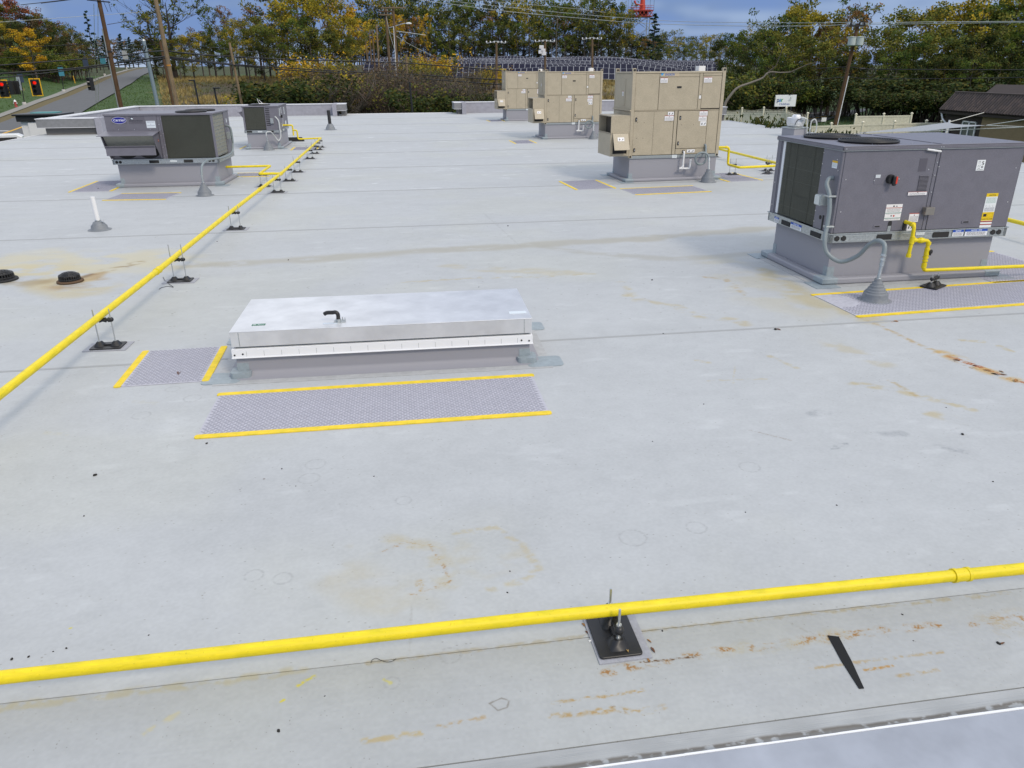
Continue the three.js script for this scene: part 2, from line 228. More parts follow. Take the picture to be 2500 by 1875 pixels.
// circular weld marks and rings
for (const [px, py, r] of [[470, 972, .07], [422, 950, .06], [345, 1014, .07], [620, 1012, .06], [770, 1133, .07], [755, 1168, .07], [620, 1405, .05], [690, 1412, .05], [985, 1222, .05], [1545, 1313, .08], [1830, 1140, .07], [1100, 1600, .05], [957, 1668, .035], [430, 505, .16], [1670, 551, .2], [1700, 1288, .06]]) {
  const p = G(px, py), pts = []; for (let i = 0; i <= 14; i++) pts.push({ x: p.x + r * Math.cos(i / 14 * 6.283), z: p.z + r * Math.sin(i / 14 * 6.283) }); STAINS.push([pts, 0.012, [150, 152, 152], 0.5, 0.4, 0]);
}
function roofTex(a0, b0, aw, bh, W, Hh, base, seed) {
  const buf = new Float32Array(W * Hh * 3), sx = W / aw, sy = Hh / bh;
  for (let j = 0; j < Hh; j++) for (let i = 0; i < W; i++) {
    const a = a0 + (i + 0.5) / sx, b = b0 + (j + 0.5) / sy, k = (j * W + i) * 3;
    const n0 = fbm(a * 0.35 + seed, b * 0.5, 3) - 0.5, n1 = fbm(a * 1.7, b * 3.1 + seed, 4) - 0.5, n2 = fbm(a * 9, b * 11, 3) - 0.5, n3 = vn(a * 70, b * 70) - 0.5, fl = sst(0.69, 0.83, fbm(a * 2.2 + 40, b * 5.5 + seed, 4));
    const g = 1 + n0 * 0.04 + n1 * 0.045 + n2 * 0.04 + n3 * 0.035 + fl * (b0 > 17 ? 0.09 : 0.035), w = sst(0.5, 0.75, fbm(a * 0.5 + 90, b * 0.6, 4)) * 0.35;
    const hs = LAT[((i * 131 + j * 57) & 255) * 256 + ((j * 173 + (i >> 3) * 91) & 255)]; if (b0 < 17 && hs > 0.9988) { const q = 0.62 + 0.25 * vn(a * 3, b * 3); buf[k] = base[0] * q; buf[k + 1] = base[1] * q * 0.97; buf[k + 2] = base[2] * q * 0.92; continue; }
    buf[k] = base[0] * g + w * 3; buf[k + 1] = base[1] * g + w * 2; buf[k + 2] = base[2] * g - w * 7;
  }
  for (const [poly, wd, col, al, th, sp] of STAINS) {
    const P = poly.map(p => Array.isArray(p) ? pxab(...p) : ab(p));
    let x0 = 1e9, x1 = -1e9, y0 = 1e9, y1 = -1e9; for (const [a, b] of P) { x0 = Math.min(x0, a); x1 = Math.max(x1, a); y0 = Math.min(y0, b); y1 = Math.max(y1, b); }
    const m = wd * 1.3; const i0 = Math.max(0, Math.floor((x0 - m - a0) * sx)), i1 = Math.min(W - 1, Math.ceil((x1 + m - a0) * sx)), j0 = Math.max(0, Math.floor((y0 - m - b0) * sy)), j1 = Math.min(Hh - 1, Math.ceil((y1 + m - b0) * sy));
    const fq = clamp(0.5 / wd, 1.2, 40);
    for (let j = j0; j <= j1; j++) for (let i = i0; i <= i1; i++) {
      const a = a0 + (i + 0.5) / sx, b = b0 + (j + 0.5) / sy; let best = 1e9;
      for (let s = 1; s < P.length; s++) { const ax = P[s - 1][0], ay = P[s - 1][1], ex = P[s][0] - ax, ey = P[s][1] - ay, t = clamp(((a - ax) * ex + (b - ay) * ey) / (ex * ex + ey * ey + 1e-9)); const q = Math.hypot(a - ax - ex * t, b - ay - ey * t); if (q < best) best = q; }
      const r = best / (wd * 0.5) + (fbm(a * fq * 1.6, b * fq * 1.6, 3) - 0.5) * 1.3; if (r > 1.6) continue;
      let v = (1 - sst(0.35, 1.5, r)) * sst(th - 0.12, th + 0.2, fbm(a * fq * 2.2 + 11, b * fq * 3.4 + 5, 4));
      if (sp > 0) v *= mix(1, sst(0.45, 0.62, vn(a * 160, b * 160) * 0.6 + vn(a * 60, b * 60) * 0.4) * 1.25, sp);
      v *= al; const k = (j * W + i) * 3; for (let c = 0; c < 3; c++) buf[k + c] = mix(buf[k + c], col[c], clamp(v));
    }
  }
  const t = dtex(W, Hh, (i, j, o) => { const k = (j * W + i) * 3; o[0] = buf[k]; o[1] = buf[k + 1]; o[2] = buf[k + 2]; }); t.wrapS = t.wrapT = THREE.MirroredRepeatWrapping; return t;
}
const BASE = [178, 181, 182];
const bumpRoof = rp(T_roofB, 0.3), roofMat = t => new THREE.MeshStandardMaterial({ map: t, roughness: 0.62, bumpMap: bumpRoof, bumpScale: 0.007 });
const zones = [
  { a0: -3.4, b0: 1.9, aw: 7.2, bh: 0.9, W: 2048, H: 256, base: [169, 172, 173] },
  { a0: -7, b0: 2.7, aw: 15, bh: 4.3, W: 2048, H: 1024, base: BASE },
  { a0: -15.5, b0: 6.9, aw: 33, bh: 10.8, W: 2048, H: 1024, base: BASE },
  { a0: -15.5, b0: 17.6, aw: 33, bh: 33, W: 1024, H: 1024, base: BASE },
];
zones.forEach((z, i) => { z.tex = roofTex(z.a0, z.b0, z.aw, z.bh, z.W, z.H, z.base, 3 + i * 13); z.mat = roofMat(z.tex); });
const roof = new THREE.Group(); roof.name = 'roof'; roof.rotation.y = PHI; roof.userData.kind = 'structure'; scene.add(roof);
const AL = -15.45, AR = 17.4, BN = 1.985, BF = 51.4;
{
  obj('roof_deck', [bx(AL, AR, -0.35, -0.0065, -BF, -BN)], mat(0.20, 0.20, 0.20, 0.8), roof);
  const seams = [2.135, 2.74, 6.95, 13.24, 17.6, 22.1, 26.4, 30.6, 34.7, 40.8, 46.2, 51.4];
  for (let i = 1; i < seams.length; i++) {
    const b0 = seams[i - 1], b1 = seams[i], z = zones[i === 1 ? 0 : i === 2 ? 1 : i <= 4 ? 2 : 3], gp = 0.003 + 0.00028 * b0;
    const g = bx(AL + 0.02, AR - 0.02, -0.006, i === 1 ? 0.0015 : 0, -b1 + gp, -b0 - gp); fin(g);
    const gg = g.index ? g.toNonIndexed() : g, p = gg.attributes.position, uv = new Float32Array(p.count * 2);
    for (let k = 0; k < p.count; k++) { uv[2 * k] = (p.getX(k) - z.a0) / z.aw; uv[2 * k + 1] = (-p.getZ(k) - z.b0) / z.bh; }
    gg.setAttribute('uv', new THREE.BufferAttribute(uv, 2)); obj('membrane_sheet', gg, z.mat, roof, true);
  }
  const sm = mat(0.345, 0.355, 0.355, 0.7); for (const b of seams.slice(2, -1)) { const w = 0.012 + 0.0042 * b; obj('seam_shadow_dirt', [bx(AL + 0.02, AR - 0.02, -0.004, 0.0022, -b - w / 2, -b + w / 2)], sm, roof); }  // added darker strips put lap edge shadow and dirt into colour
  // edge strip against the coping, with the dirt line that has washed up against it
  const t = dtex(2048, 128, (i, j, o) => {
    const a = i / 2048 * 7.2 - 3.4, b = 1.985 + j / 128 * 0.15, e = b - 1.985, w = 0.026 + 0.03 * (fbm(a * 3, 1, 3) - 0.4) + 0.008 * (fbm(a * 14, 4, 3) - 0.5);
    const n = fbm(a * 30, b * 40, 4); let dd = (1 - sst(w * 0.8 + 0.045, w * 1.2 + 0.05, e)) * sst(0.28, 0.5, n) * (0.6 + 0.4 * sst(w * 0.3 + 0.045, w + 0.045, e)); dd *= sst(-0.3, 0.6, a + (n - 0.5) * 0.8);
    const g = 1 + (fbm(a * 6, b * 12, 4) - 0.5) * 0.16; o[0] = mix(164 * g, 92, dd * 0.8); o[1] = mix(167 * g, 86, dd * 0.8); o[2] = mix(168 * g, 78, dd * 0.8);
  }); t.wrapS = THREE.MirroredRepeatWrapping;
  const g = fin(bx(AL + 0.02, AR - 0.02, -0.006, 0.003, -2.131, -1.99)), p = g.attributes.position, uv = new Float32Array(p.count * 2);
  for (let k = 0; k < p.count; k++) { uv[2 * k] = (p.getX(k) + 3.4) / 7.2; uv[2 * k + 1] = (-p.getZ(k) - 1.985) / 0.15; }
  g.setAttribute('uv', new THREE.BufferAttribute(uv, 2)); obj('edge_strip', g, roofMat(t), roof, true);
}
// building below the roof
{
  const b = thing('store_building', 'single storey building under the grey membrane roof', 'building', [0, 0, 0], PHI);
  obj('wall', [bx(AL + 0.1, AR - 0.1, -5.2, -0.36, -BF + 0.1, -BN - 0.1)], mat(0.62, 0.62, 0.6, 0.8, 0, { map: rp(T_soft, 0.3) }), b);
  obj('drip_edge', [bx(AL - 0.05, AL, -0.3, 0.02, -37.6, -BN), bx(AR, AR + 0.05, -0.3, 0.02, -39.4, -BN), bx(-2.85, 3.9, -0.3, 0.035, -BF - 0.05, -BF)], M.whiteTrim, b);
  obj('fascia', [bx(-2.85, 3.9, -0.33, -0.02, -BF - 0.06, -BF - 0.052)], M.rubber, b);
}
// coping of the wall the photographer leans over
{
  const c = thing('coping_wall', 'smooth pale blue grey metal coping of a wall along the roof edge', 'coping', [0, 0, 0], PHI);
  obj('wall', [bx(AL, AR, -5, 0.0, -1.97, -0.2)], M.curb, c);
  obj('coping', [bx(AL, AR, 0.0, 0.062, -1.981, 0.1, 0.006)], mat(0.40, 0.43, 0.49, 0.5, 0, { map: rp(T_soft, 0.5) }), c);
  const e = []; for (let i = 0; i < 60; i++) { const a0 = -4 + i * 0.16; e.push(bx(a0, a0 + 0.161, 0.0, 0.0635 + 0.0012 * vn(i * 0.7, 3), -1.9865 - 0.004 * vn(i * 0.5, 8), -1.9795)); }
  obj('metal_edge', e, M.whiteTrim, c);
}
// parapets
{
  const wallM = mat(0.40, 0.40, 0.45, 0.6, 0, { map: rp(T_soft, 0.4), bumpMap: rp(T_soft, 0.7), bumpScale: 0.02 });
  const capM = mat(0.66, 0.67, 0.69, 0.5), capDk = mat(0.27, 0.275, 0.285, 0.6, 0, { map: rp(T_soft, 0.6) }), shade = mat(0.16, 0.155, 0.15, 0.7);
  function parapet(label, segs) { const o = thing('parapet', label, 'parapet', [0, 0, 0], PHI); for (const [x0, x1, b0, b1] of segs) { obj('wall', [bx(x0, x1, 0.001, 0.62, -b1, -b0)], wallM, o); obj('coping', [bx(x0 - 0.04, x1 + 0.04, 0.62, 0.675, -b1 - 0.04, -b0 + 0.04, 0.01)], capM, o); } return o; }
  const pl = parapet('low grey parapet with white coping running down the left roof edge to the corner', [[-15.42, -15.02, 38.2, 50.85]]);
  parapet('low grey parapet along the back edge behind the two gas heated units', [[-15.42, -3.3, 50.9, 51.3]]);
  parapet('low grey parapet along the back edge behind the tall beige units', [[4.4, 17.35, 50.9, 51.3]]);
  parapet('short grey parapet on the roof edge beyond the exhaust fan', [[16.95, 17.35, 40.1, 50.85]]);
  // hooded box ends of the parapets
  function box(label, x0, x1, b0, b1, s) {
    const o = thing('parapet_end_box', label, 'parapet box', [0, 0, 0], PHI, 'hooded ends of the parapets');
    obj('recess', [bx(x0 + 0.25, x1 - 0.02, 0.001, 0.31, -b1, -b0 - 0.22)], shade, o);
    obj('hood', [bx(x0, x1, 0.31, 0.66, -b1, -b0, 0.01)], capDk, o);
    obj('hood_trim', [bx(x0 - 0.01, x1 + 0.01, 0.295, 0.315, -b1, -b0 + 0.012), bx(x0 - 0.02, x1 + 0.02, 0.66, 0.69, -b1, -b0 + 0.02)], capM, o);
    obj('end_plate', [bx(s > 0 ? x1 : x0 - 0.26, s > 0 ? x1 + 0.26 : x0, 0.001, 0.7, -b1, -b0 + 0.1, 0.01)], wallM, o);
  }
  box('long hooded grey box end of the left edge parapet beside the white tower', -15.4, -12.95, 37.3, 38.1, 1);
  box('small hooded grey parapet end at the drain gap, nearer the vent pipe', -3.28, -2.75, 49.6, 51.3, -1);
  box('small hooded grey parapet end at the drain gap, nearer the beige units', 3.9, 4.38, 49.6, 51.3, 1);
  box('hooded grey parapet end by the roof edge behind the nearest beige unit', 15.2, 17.3, 39.3, 40.0, -1);
}
// ================================================================ STICKERS (flat print)
function sticker(parent, name, w, h, draw, place, res = 400) {
  const W = Math.max(32, Math.round(res * w * (w < 0.3 ? 2 : 1))), Hp = Math.max(16, Math.round(W * h / w)), c = document.createElement('canvas'); c.width = W; c.height = Hp; const x = c.getContext('2d');
  draw(x, W, Hp); const t = new THREE.CanvasTexture(c); t.colorSpace = THREE.SRGBColorSpace; t.magFilter = THREE.LinearFilter;
  const g = new THREE.BoxGeometry(w, h, 0.002); const m = obj(name, g, new THREE.MeshStandardMaterial({ map: t, roughness: 0.5 }), parent, true); place(m); return m;
}
function lines(x, W, Hp, y0, y1, n, col = '#555', r = rng(5)) { x.fillStyle = col; for (let i = 0; i < n; i++) { let px = W * 0.08; const y = Hp * (y0 + (y1 - y0) * i / n); while (px < W * 0.9) { const l = W * (0.03 + 0.08 * r()); x.fillRect(px, y, Math.min(l, W * 0.92 - px), Math.max(1, Hp * (y1 - y0) / n * 0.45)); px += l + W * 0.02; } } }
const DR = {
  notice: title => (x, W, H2) => { x.fillStyle = '#e9ebee'; x.fillRect(0, 0, W, H2); x.fillStyle = '#1f4fae'; x.fillRect(0, 0, W, H2 * 0.36); x.fillStyle = '#fff'; x.font = `bold ${Math.round(H2 * 0.27)}px sans-serif`; x.textAlign = 'center'; x.fillText(title, W / 2, H2 * 0.28); lines(x, W, H2, 0.46, 0.95, 4); },
  warn: (x, W, H2) => { x.fillStyle = '#eceae6'; x.fillRect(0, 0, W, H2); x.fillStyle = '#a8402c'; x.fillRect(0, H2 * 0.2, W, H2 * 0.035); x.fillStyle = '#2f7d6d'; x.fillRect(0, H2 * 0.52, W, H2 * 0.03); x.fillRect(0, H2 * 0.84, W, H2 * 0.03); lines(x, W, H2, 0.27, 0.5, 4, '#888'); lines(x, W, H2, 0.58, 0.64, 1, '#888'); lines(x, W, H2, 0.9, 0.98, 1, '#999'); x.fillStyle = '#222'; x.fillRect(W * 0.42, H2 * 0.08, W * 0.1, H2 * 0.08); x.fillRect(W * 0.6, H2 * 0.1, W * 0.09, H2 * 0.05); x.fillStyle = '#c03a2a'; x.beginPath(); x.arc(W * 0.56, H2 * 0.72, H2 * 0.06, 0, 7); x.fill(); x.fillStyle = '#222'; x.fillRect(W * 0.36, H2 * 0.68, W * 0.09, H2 * 0.07); },
  white: (x, W, H2) => { x.fillStyle = '#e8ecee'; x.fillRect(0, 0, W, H2); lines(x, W, H2, 0.12, 0.9, 6, '#9aa'); },
  redtop: (x, W, H2) => { x.fillStyle = '#eceaea'; x.fillRect(0, 0, W, H2); x.fillStyle = '#a5473a'; x.fillRect(0, 0, W, H2 * 0.1); x.fillStyle = '#333'; x.fillRect(W * 0.47, H2 * 0.18, W * 0.07, H2 * 0.14); lines(x, W, H2, 0.4, 0.95, 4, '#888'); },
  picto: (x, W, H2) => { x.fillStyle = '#eaeaea'; x.fillRect(0, 0, W, H2); x.fillStyle = '#333'; x.beginPath(); x.moveTo(W * 0.15, H2 * 0.8); x.lineTo(W * 0.3, H2 * 0.2); x.lineTo(W * 0.4, H2 * 0.7); x.fill(); x.beginPath(); x.moveTo(W * 0.55, H2 * 0.85); x.lineTo(W * 0.85, H2 * 0.2); x.lineTo(W * 0.85, H2 * 0.6); x.fill(); },
};
const put = (x, y, z, ry = 0) => m => { m.position.set(x, y, z); m.rotation.y = ry; };
const screws = (pts, axis, n = 6) => pts.map(([x, y, z]) => { const g = new THREE.CylinderGeometry(0.008, 0.008, 0.006, n); if (axis === 'z') g.rotateX(Math.PI / 2); if (axis === 'x') g.rotateZ(Math.PI / 2); g.translate(x, y, z); return g; });
// base flashing: curb skirt with a rounded lip and a flange sheet welded to the roof
function curbBase(o, L, W, hc, hot = 0.085, pr = 0.12) {
  obj('curb', [bx(0, L, 0.002, hc, -W, 0, 0.006)], M.curb, o);
  const y1 = hot; obj('base_flashing', [bx(-pr, L + pr, 0.004, y1, 0.0, pr, 0.025), bx(-pr, L + pr, 0.004, y1, -W - pr, -W, 0.025), bx(-pr, 0, 0.004, y1, -W + 0.001, -0.001, 0.025), bx(L, L + pr, 0.004, y1, -W + 0.001, -0.001, 0.025)], M.curb, o);
  const f = pr + 0.1; obj('flange_sheet', [bx(-f, L + f, 0.0005, 0.0045, 0, f), bx(-f, L + f, 0.0005, 0.0045, -W - f, -W), bx(-f, 0, 0.0005, 0.0045, -W, 0), bx(L, L + f, 0.0005, 0.0045, -W, 0)], M.flange, o);
  for (const [sx, sz] of [[0, 0], [1, 0], [0, 1], [1, 1]]) {
    const x = sx ? L : 0, z = sz ? -W : 0, dx = sx ? 1 : -1, dz = sz ? -1 : 1, P = (a0, a1) => [Math.min(a0, a1), Math.max(a0, a1)];
    const [xa, xb] = P(x - dx * 0.1, x + dx * (pr + 0.004)), [za, zb] = P(z - dz * 0.1, z + dz * (pr + 0.004)), [xc, xd] = P(x - dx * 0.09, x + dx * 0.004), [zc, zd] = P(z - dz * 0.09, z + dz * 0.004);
    const [xe, xf] = P(x - dx * 0.06, x + dx * (f + 0.04)), [ze, zf] = P(z - dz * 0.06, z + dz * (f + 0.04));
    obj('corner_patch', [bx(xa, xb, 0.01, y1 + 0.004, za, zb, 0.02), bx(xc, xd, y1 - 0.01, y1 + 0.12, zc, zd), bx(xe, xf, 0.0005, 0.007, ze, zf)], M.patch, o);
  }
}
function baseRail(o, x0, x1, z0, z1, y0, y1, forksF, forksS, holes) {
  const t = 0.05; const g = [bx(x0, x1, y0, y1, z1 - t, z1, 0.006), bx(x0, x1, y0, y1, z0, z0 + t, 0.006), bx(x0, x0 + t, y0, y1, z0, z1, 0.006), bx(x1 - t, x1, y0, y1, z0, z1, 0.006)];
  g.push(bx(x0 + 0.05, x1 - 0.05, y0 + 0.075, y0 + 0.083, z1, z1 + 0.006), bx(x0 + 0.05, x1 - 0.05, y0 + 0.02, y0 + 0.028, z1, z1 + 0.006), bx(x0 - 0.012, x1 + 0.012, y1 - 0.012, y1, z0 - 0.012, z1 + 0.012));
  obj('base_rail', g, M.galv, o);
  for (const [a, b] of forksF) obj('fork_pocket_shade', [bx(a, b, y0 + 0.018, y0 + 0.085, z1 - 0.02, z1 + 0.008)], M.dark, o);  // fork pockets are dark faces, their inner shade painted on
  for (const [a, b] of forksS) obj('fork_pocket_shade', [bx(x0 - 0.008, x0 + 0.02, y0 + 0.015, y0 + 0.075, a, b)], M.dark, o);
  for (const hx of holes) { const c = new THREE.CylinderGeometry(0.032, 0.032, 0.02, 16); c.rotateX(Math.PI / 2); c.translate(hx, y0 + 0.055, z1); obj('rigging_hole_shade', c, M.dark, o); }  // holes are dark plugs coloured like shade, not cut through
}
function fanGrille(o, x, y, z, r) {
  obj('fan_well_shade', [lathe([[0, 0.012], [r * 0.98, 0.012], [r * 0.99, 0.0]], x, y, z, 36)], M.dark, o);  // dark disc paints the shade of the well below the guard
  const g = []; for (let i = 1; i <= 12; i++) { const t = new THREE.TorusGeometry(r * i / 12, 0.004, 4, 40); t.rotateX(Math.PI / 2); t.translate(x, y + 0.03 + 0.012 * (1 - (i / 12) ** 2), z); g.push(t); }
  for (let k = 0; k < 8; k++) { const a = k * Math.PI / 4; g.push(rod([x, y + 0.043, z], [x + r * Math.cos(a), y + 0.028, z + r * Math.sin(a)], 0.005, 0.005, 5)); }
  const rim = new THREE.TorusGeometry(r, 0.014, 6, 48); rim.rotateX(Math.PI / 2); rim.translate(x, y + 0.018, z); g.push(rim);
  obj('fan_guard', g, M.black, o);
  const b = []; for (let k = 0; k < 4; k++) { const s = new THREE.BoxGeometry(r * 0.8, 0.006, r * 0.35); s.rotateX(0.35); s.translate(r * 0.45, 0, 0); s.rotateY(k * Math.PI / 2); s.translate(x, y + 0.006, z); b.push(s); } obj('fan_blades', b, M.rubber, o);
}
// ================================================================ RIGHT GAS HEATED UNIT
const unitR = thing('rooftop_unit', 'dark grey rooftop unit with red knob switch and many stickers, conduit looping down its corner', 'rooftop unit', [3.969, 0, -9.198], 8.79 * D);
{
  const o = unitR, L = 2.228, W = 1.424, v = 0.083, x0 = -v, x1 = L + v, zf = v, zb = -W - v, yr = 0.524, y0 = 0.642, y1 = 1.648;
  curbBase(o, L, W, 0.53);
  baseRail(o, x0 - 0.01, x1 + 0.01, zb - 0.01, zf + 0.01, yr, y0, [[0.53, 0.73], [1.29, 1.51]], [[-1.11, -0.88], [-0.35, -0.11]], [0.0, 0.088, 2.125, 2.208]);
  // cabinet: front panels with a joint post, side corner panel, rear
  obj('front_panel', [bx(x0 + 0.03, 1.128, y0, 1.615, zf - 0.03, zf, 0.008)], M.paint, o);
  obj('front_panel', [bx(1.186, x1 - 0.02, y0, 1.615, zf - 0.03, zf, 0.008)], M.paint, o);
  obj('joint_post', [bx(1.134, 1.18, y0, 1.615, zf - 0.035, zf - 0.004, 0.004)], M.paint, o);
  for (const [a, b, c] of [[x0, x0 + 0.028, 0.004], [x1 - 0.018, x1, 0.006]]) obj('corner_post', [bx(a, b, y0, 1.615, zf - 0.035, zf - c, 0.004)], M.paint, o);
  obj('end_panel', [bx(x0, x0 + 0.03, y0, 1.615, -0.345, zf - 0.036, 0.006)], M.paint, o);
  obj('coil_post', [bx(x0, x0 + 0.05, y0, 1.615, zb, -1.405, 0.004), bx(x0 + 0.004, x0 + 0.05, y0, 1.615, -1.395, -1.375)], M.paint, o);
  obj('coil_edge', [bx(x0 + 0.012, x0 + 0.04, y0 + 0.01, 1.605, -1.372, -1.31)], M.whiteTrim, o);
  obj('cabinet_core', [bx(x0 + 0.07, x1 - 0.031, y0, 1.61, zb + 0.031, zf - 0.036)], M.paint, o);
  obj('rear_panel', [bx(x0 + 0.05, x1, y0, 1.615, zb, zb + 0.03)], M.paint, o);
  obj('right_panel', [bx(x1 - 0.03, x1, y0, 1.615, zb + 0.032, zf - 0.037, 0.005)], M.paint, o);
  obj('condenser_coil', [bx(x0 + 0.022, x0 + 0.065, y0 + 0.01, 1.605, -1.305, -0.35)], M.coil, o);
  const fr = rng(9), f = []; for (let i = 0; i < 74; i++) f.push(bx(x0 + 0.012, x0 + 0.026, y0 + 0.014 + i * 0.01275, y0 + 0.0195 + i * 0.01275, -1.3, -0.352)); obj('coil_fins', f, M.coilFin, o);
  const tie = []; for (const y of [0.78, 0.95, 1.12, 1.29, 1.46]) tie.push(bx(x0 + 0.009, x0 + 0.02, y, y + 0.004, -1.3, -0.352)); for (const z of [-1.18, -0.99, -0.55]) tie.push(bx(x0 + 0.009, x0 + 0.021, y0 + 0.015, 1.6, z, z + 0.003)); obj('coil_wires', tie, mat(0.11, 0.115, 0.095, 0.5, 0.2), o);
  // lid with a folded rim
  obj('lid', [bx(x0 - 0.012, x1 + 0.012, 1.648, 1.66, zb - 0.012, zf + 0.012, 0.005)], M.paint, o);
  obj('lid_rim', [bx(x0 - 0.014, x1 + 0.014, 1.612, 1.647, zf - 0.002, zf + 0.014, 0.004), bx(x0 - 0.014, x0 + 0.002, 1.612, 1.647, zb - 0.014, zf + 0.014, 0.004), bx(x1 - 0.002, x1 + 0.014, 1.612, 1.647, zb - 0.014, zf + 0.014, 0.004), bx(x0 - 0.014, x1 + 0.014, 1.612, 1.647, zb - 0.014, zb + 0.002, 0.004)], M.paint, o);
  obj('lid_drip_trim', [bx(x0 - 0.016, x1 + 0.016, 1.604, 1.611, zf, zf + 0.016), bx(x0 - 0.016, x0, 1.604, 1.611, zb, zf)], M.galvDull, o);
  obj('lid_joint', [bx(1.16, 1.175, 1.661, 1.666, zb, zf)], M.paint, o);
  fanGrille(o, 0.5, 1.661, -0.36, 0.34); fanGrille(o, 0.42, 1.661, -1.05, 0.34);
  // switch plate and knob
  obj('switch_plate', [bx(0.365, 0.685, 1.215, 1.33, zf - 0.001, zf + 0.003, 0.001)], M.paint, o);
  const kn = new THREE.CylinderGeometry(0.05, 0.056, 0.05, 24); kn.rotateX(Math.PI / 2); kn.translate(0.572, 1.272, zf + 0.026); const kb = bx(0.565, 0.615, 1.2, 1.315, zf + 0.05, zf + 0.085, 0.014);
  const knob = obj('switch_knob', [kn, kb], M.black, o); obj('knob_grip', [bx(0.597, 0.619, 1.222, 1.308, zf + 0.07, zf + 0.0885, 0.005)], M.red, knob);
  sticker(o, 'switch_label', 0.06, 0.035, DR.white, put(0.41, 1.308, zf + 0.0045));
  // louvres
  const lv = []; for (let i = 0; i < 12; i++) { const q = new THREE.CylinderGeometry(0.006, 0.006, 0.128, 8, 1, false, 0, Math.PI); q.rotateZ(Math.PI / 2); q.rotateX(Math.PI / 2); q.translate(1.021, 1.298 - i * 0.0152, zf); lv.push(bx(0.957, 1.085, 1.2935 - i * 0.0152, 1.3025 - i * 0.0152, zf - 0.001, zf + 0.009, 0.003)); } obj('louvre', lv, M.paint, o);
  const ld = []; for (let i = 0; i < 12; i++) ld.push(bx(0.957, 1.085, 1.2885 - i * 0.0152, 1.2925 - i * 0.0152, zf - 0.001, zf + 0.002)); obj('louvre_slot_shade', ld, M.dark, o);  // shade between the louvres painted as dark bars
  // prints
  sticker(o, 'sticker', 0.11, 0.125, (x, Wd, Hd) => { x.fillStyle = '#eef2f2'; x.fillRect(0, 0, Wd, Hd); x.fillStyle = '#111'; x.font = `bold ${Hd * 0.5}px sans-serif`; x.fillText('5', Wd * 0.58, Hd * 0.5); x.font = `bold ${Hd * 0.095}px sans-serif`; ['STAGE', 'BASKET', 'MATTER', 'IN FILT', 'A TIME'].forEach((s, i) => x.fillText(s, Wd * 0.12, Hd * (0.16 + i * 0.15 + (i > 1 ? 0.06 : 0)))); x.fillText('REPLACEMENTS', Wd * 0.1, Hd * 0.94); x.fillRect(Wd * 0.58, Hd * 0.6, Wd * 0.26, Hd * 0.06); x.fillRect(Wd * 0.58, Hd * 0.7, Wd * 0.26, Hd * 0.06); }, put(1.748, 1.403, zf + 0.0015));
  sticker(o, 'sticker', 0.16, 0.42, (x, Wd, Hd) => { x.fillStyle = '#e6eaea'; x.fillRect(0, 0, Wd, Hd); x.fillStyle = '#e8c400'; x.fillRect(0, 0, Wd, Hd * 0.1); x.fillRect(0, Hd * 0.55, Wd, Hd * 0.25); lines(x, Wd, Hd, 0.13, 0.3, 6, '#8a9'); lines(x, Wd, Hd, 0.42, 0.54, 5, '#667'); x.fillStyle = '#222'; x.fillRect(Wd * 0.1, Hd * 0.6, Wd * 0.28, Hd * 0.08); x.font = `bold ${Wd * 0.13}px sans-serif`; x.fillText('FLASH TO CURB', Wd * 0.02, Hd * 0.775, Wd * 0.95); x.font = `bold ${Wd * 0.14}px sans-serif`; x.fillText('CAUTION', Wd * 0.2, Hd * 0.075, Wd * 0.7); x.strokeStyle = '#222'; x.strokeRect(Wd * 0.45, Hd * 0.58, Wd * 0.45, Hd * 0.12); for (let i = 0; i < 3; i++) { x.beginPath(); x.arc(Wd * (0.2 + 0.28 * i), Hd * 0.37, Wd * 0.07, 0, 5); x.stroke(); } x.fillStyle = '#a04030'; x.fillRect(0, Hd * 0.81, Wd, Hd * 0.035); x.fillRect(0, Hd * 0.9, Wd, Hd * 0.03); }, put(2.005, 0.853, zf + 0.0015));
  sticker(o, 'sticker', 0.215, 0.195, DR.warn, put(0.7, 0.872, zf + 0.0015));
  sticker(o, 'sticker', 0.25, 0.042, DR.redtop, put(0.967, 1.092, zf + 0.0115));
  sticker(o, 'sticker', 0.13, 0.11, DR.redtop, put(0.99, 0.8, zf + 0.0015)); sticker(o, 'sticker', 0.085, 0.12, DR.picto, put(0.966, 0.694, zf + 0.0015));
  sticker(o, 'faded_sticker', 0.1, 0.15, (x, Wd, Hd) => { x.fillStyle = '#5d5b64'; x.fillRect(0, 0, Wd, Hd); lines(x, Wd, Hd, 0.1, 0.95, 12, '#57555e'); }, put(0.972, 1.425, zf + 0.0015));
  sticker(o, 'notice_sticker', 0.31, 0.085, DR.notice('NOTICE / AVIS'), put(1.884, 0.588, zf + 0.018)); sticker(o, 'notice_sticker', 0.15, 0.08, DR.notice('NOTICE'), put(1.632, 0.588, zf + 0.018)); sticker(o, 'notice_sticker', 0.115, 0.035, DR.white, put(1.11, 0.6, zf + 0.018));
  sticker(o, 'notice_sticker', 0.28, 0.075, DR.notice('NOTICE / AVIS'), put(x0 - 0.012, 0.577, -0.725, -Math.PI / 2)); sticker(o, 'notice_sticker', 0.12, 0.07, DR.notice('NOTICE'), put(x0 - 0.012, 0.572, -1.26, -Math.PI / 2));
  sticker(o, 'caution_sticker', 0.11, 0.085, (x, Wd, Hd) => { DR.white(x, Wd, Hd); x.fillStyle = '#e3b41c'; x.fillRect(0, 0, Wd, Hd * 0.26); }, put(x0 - 0.0015, 1.44, -0.06, -Math.PI / 2));
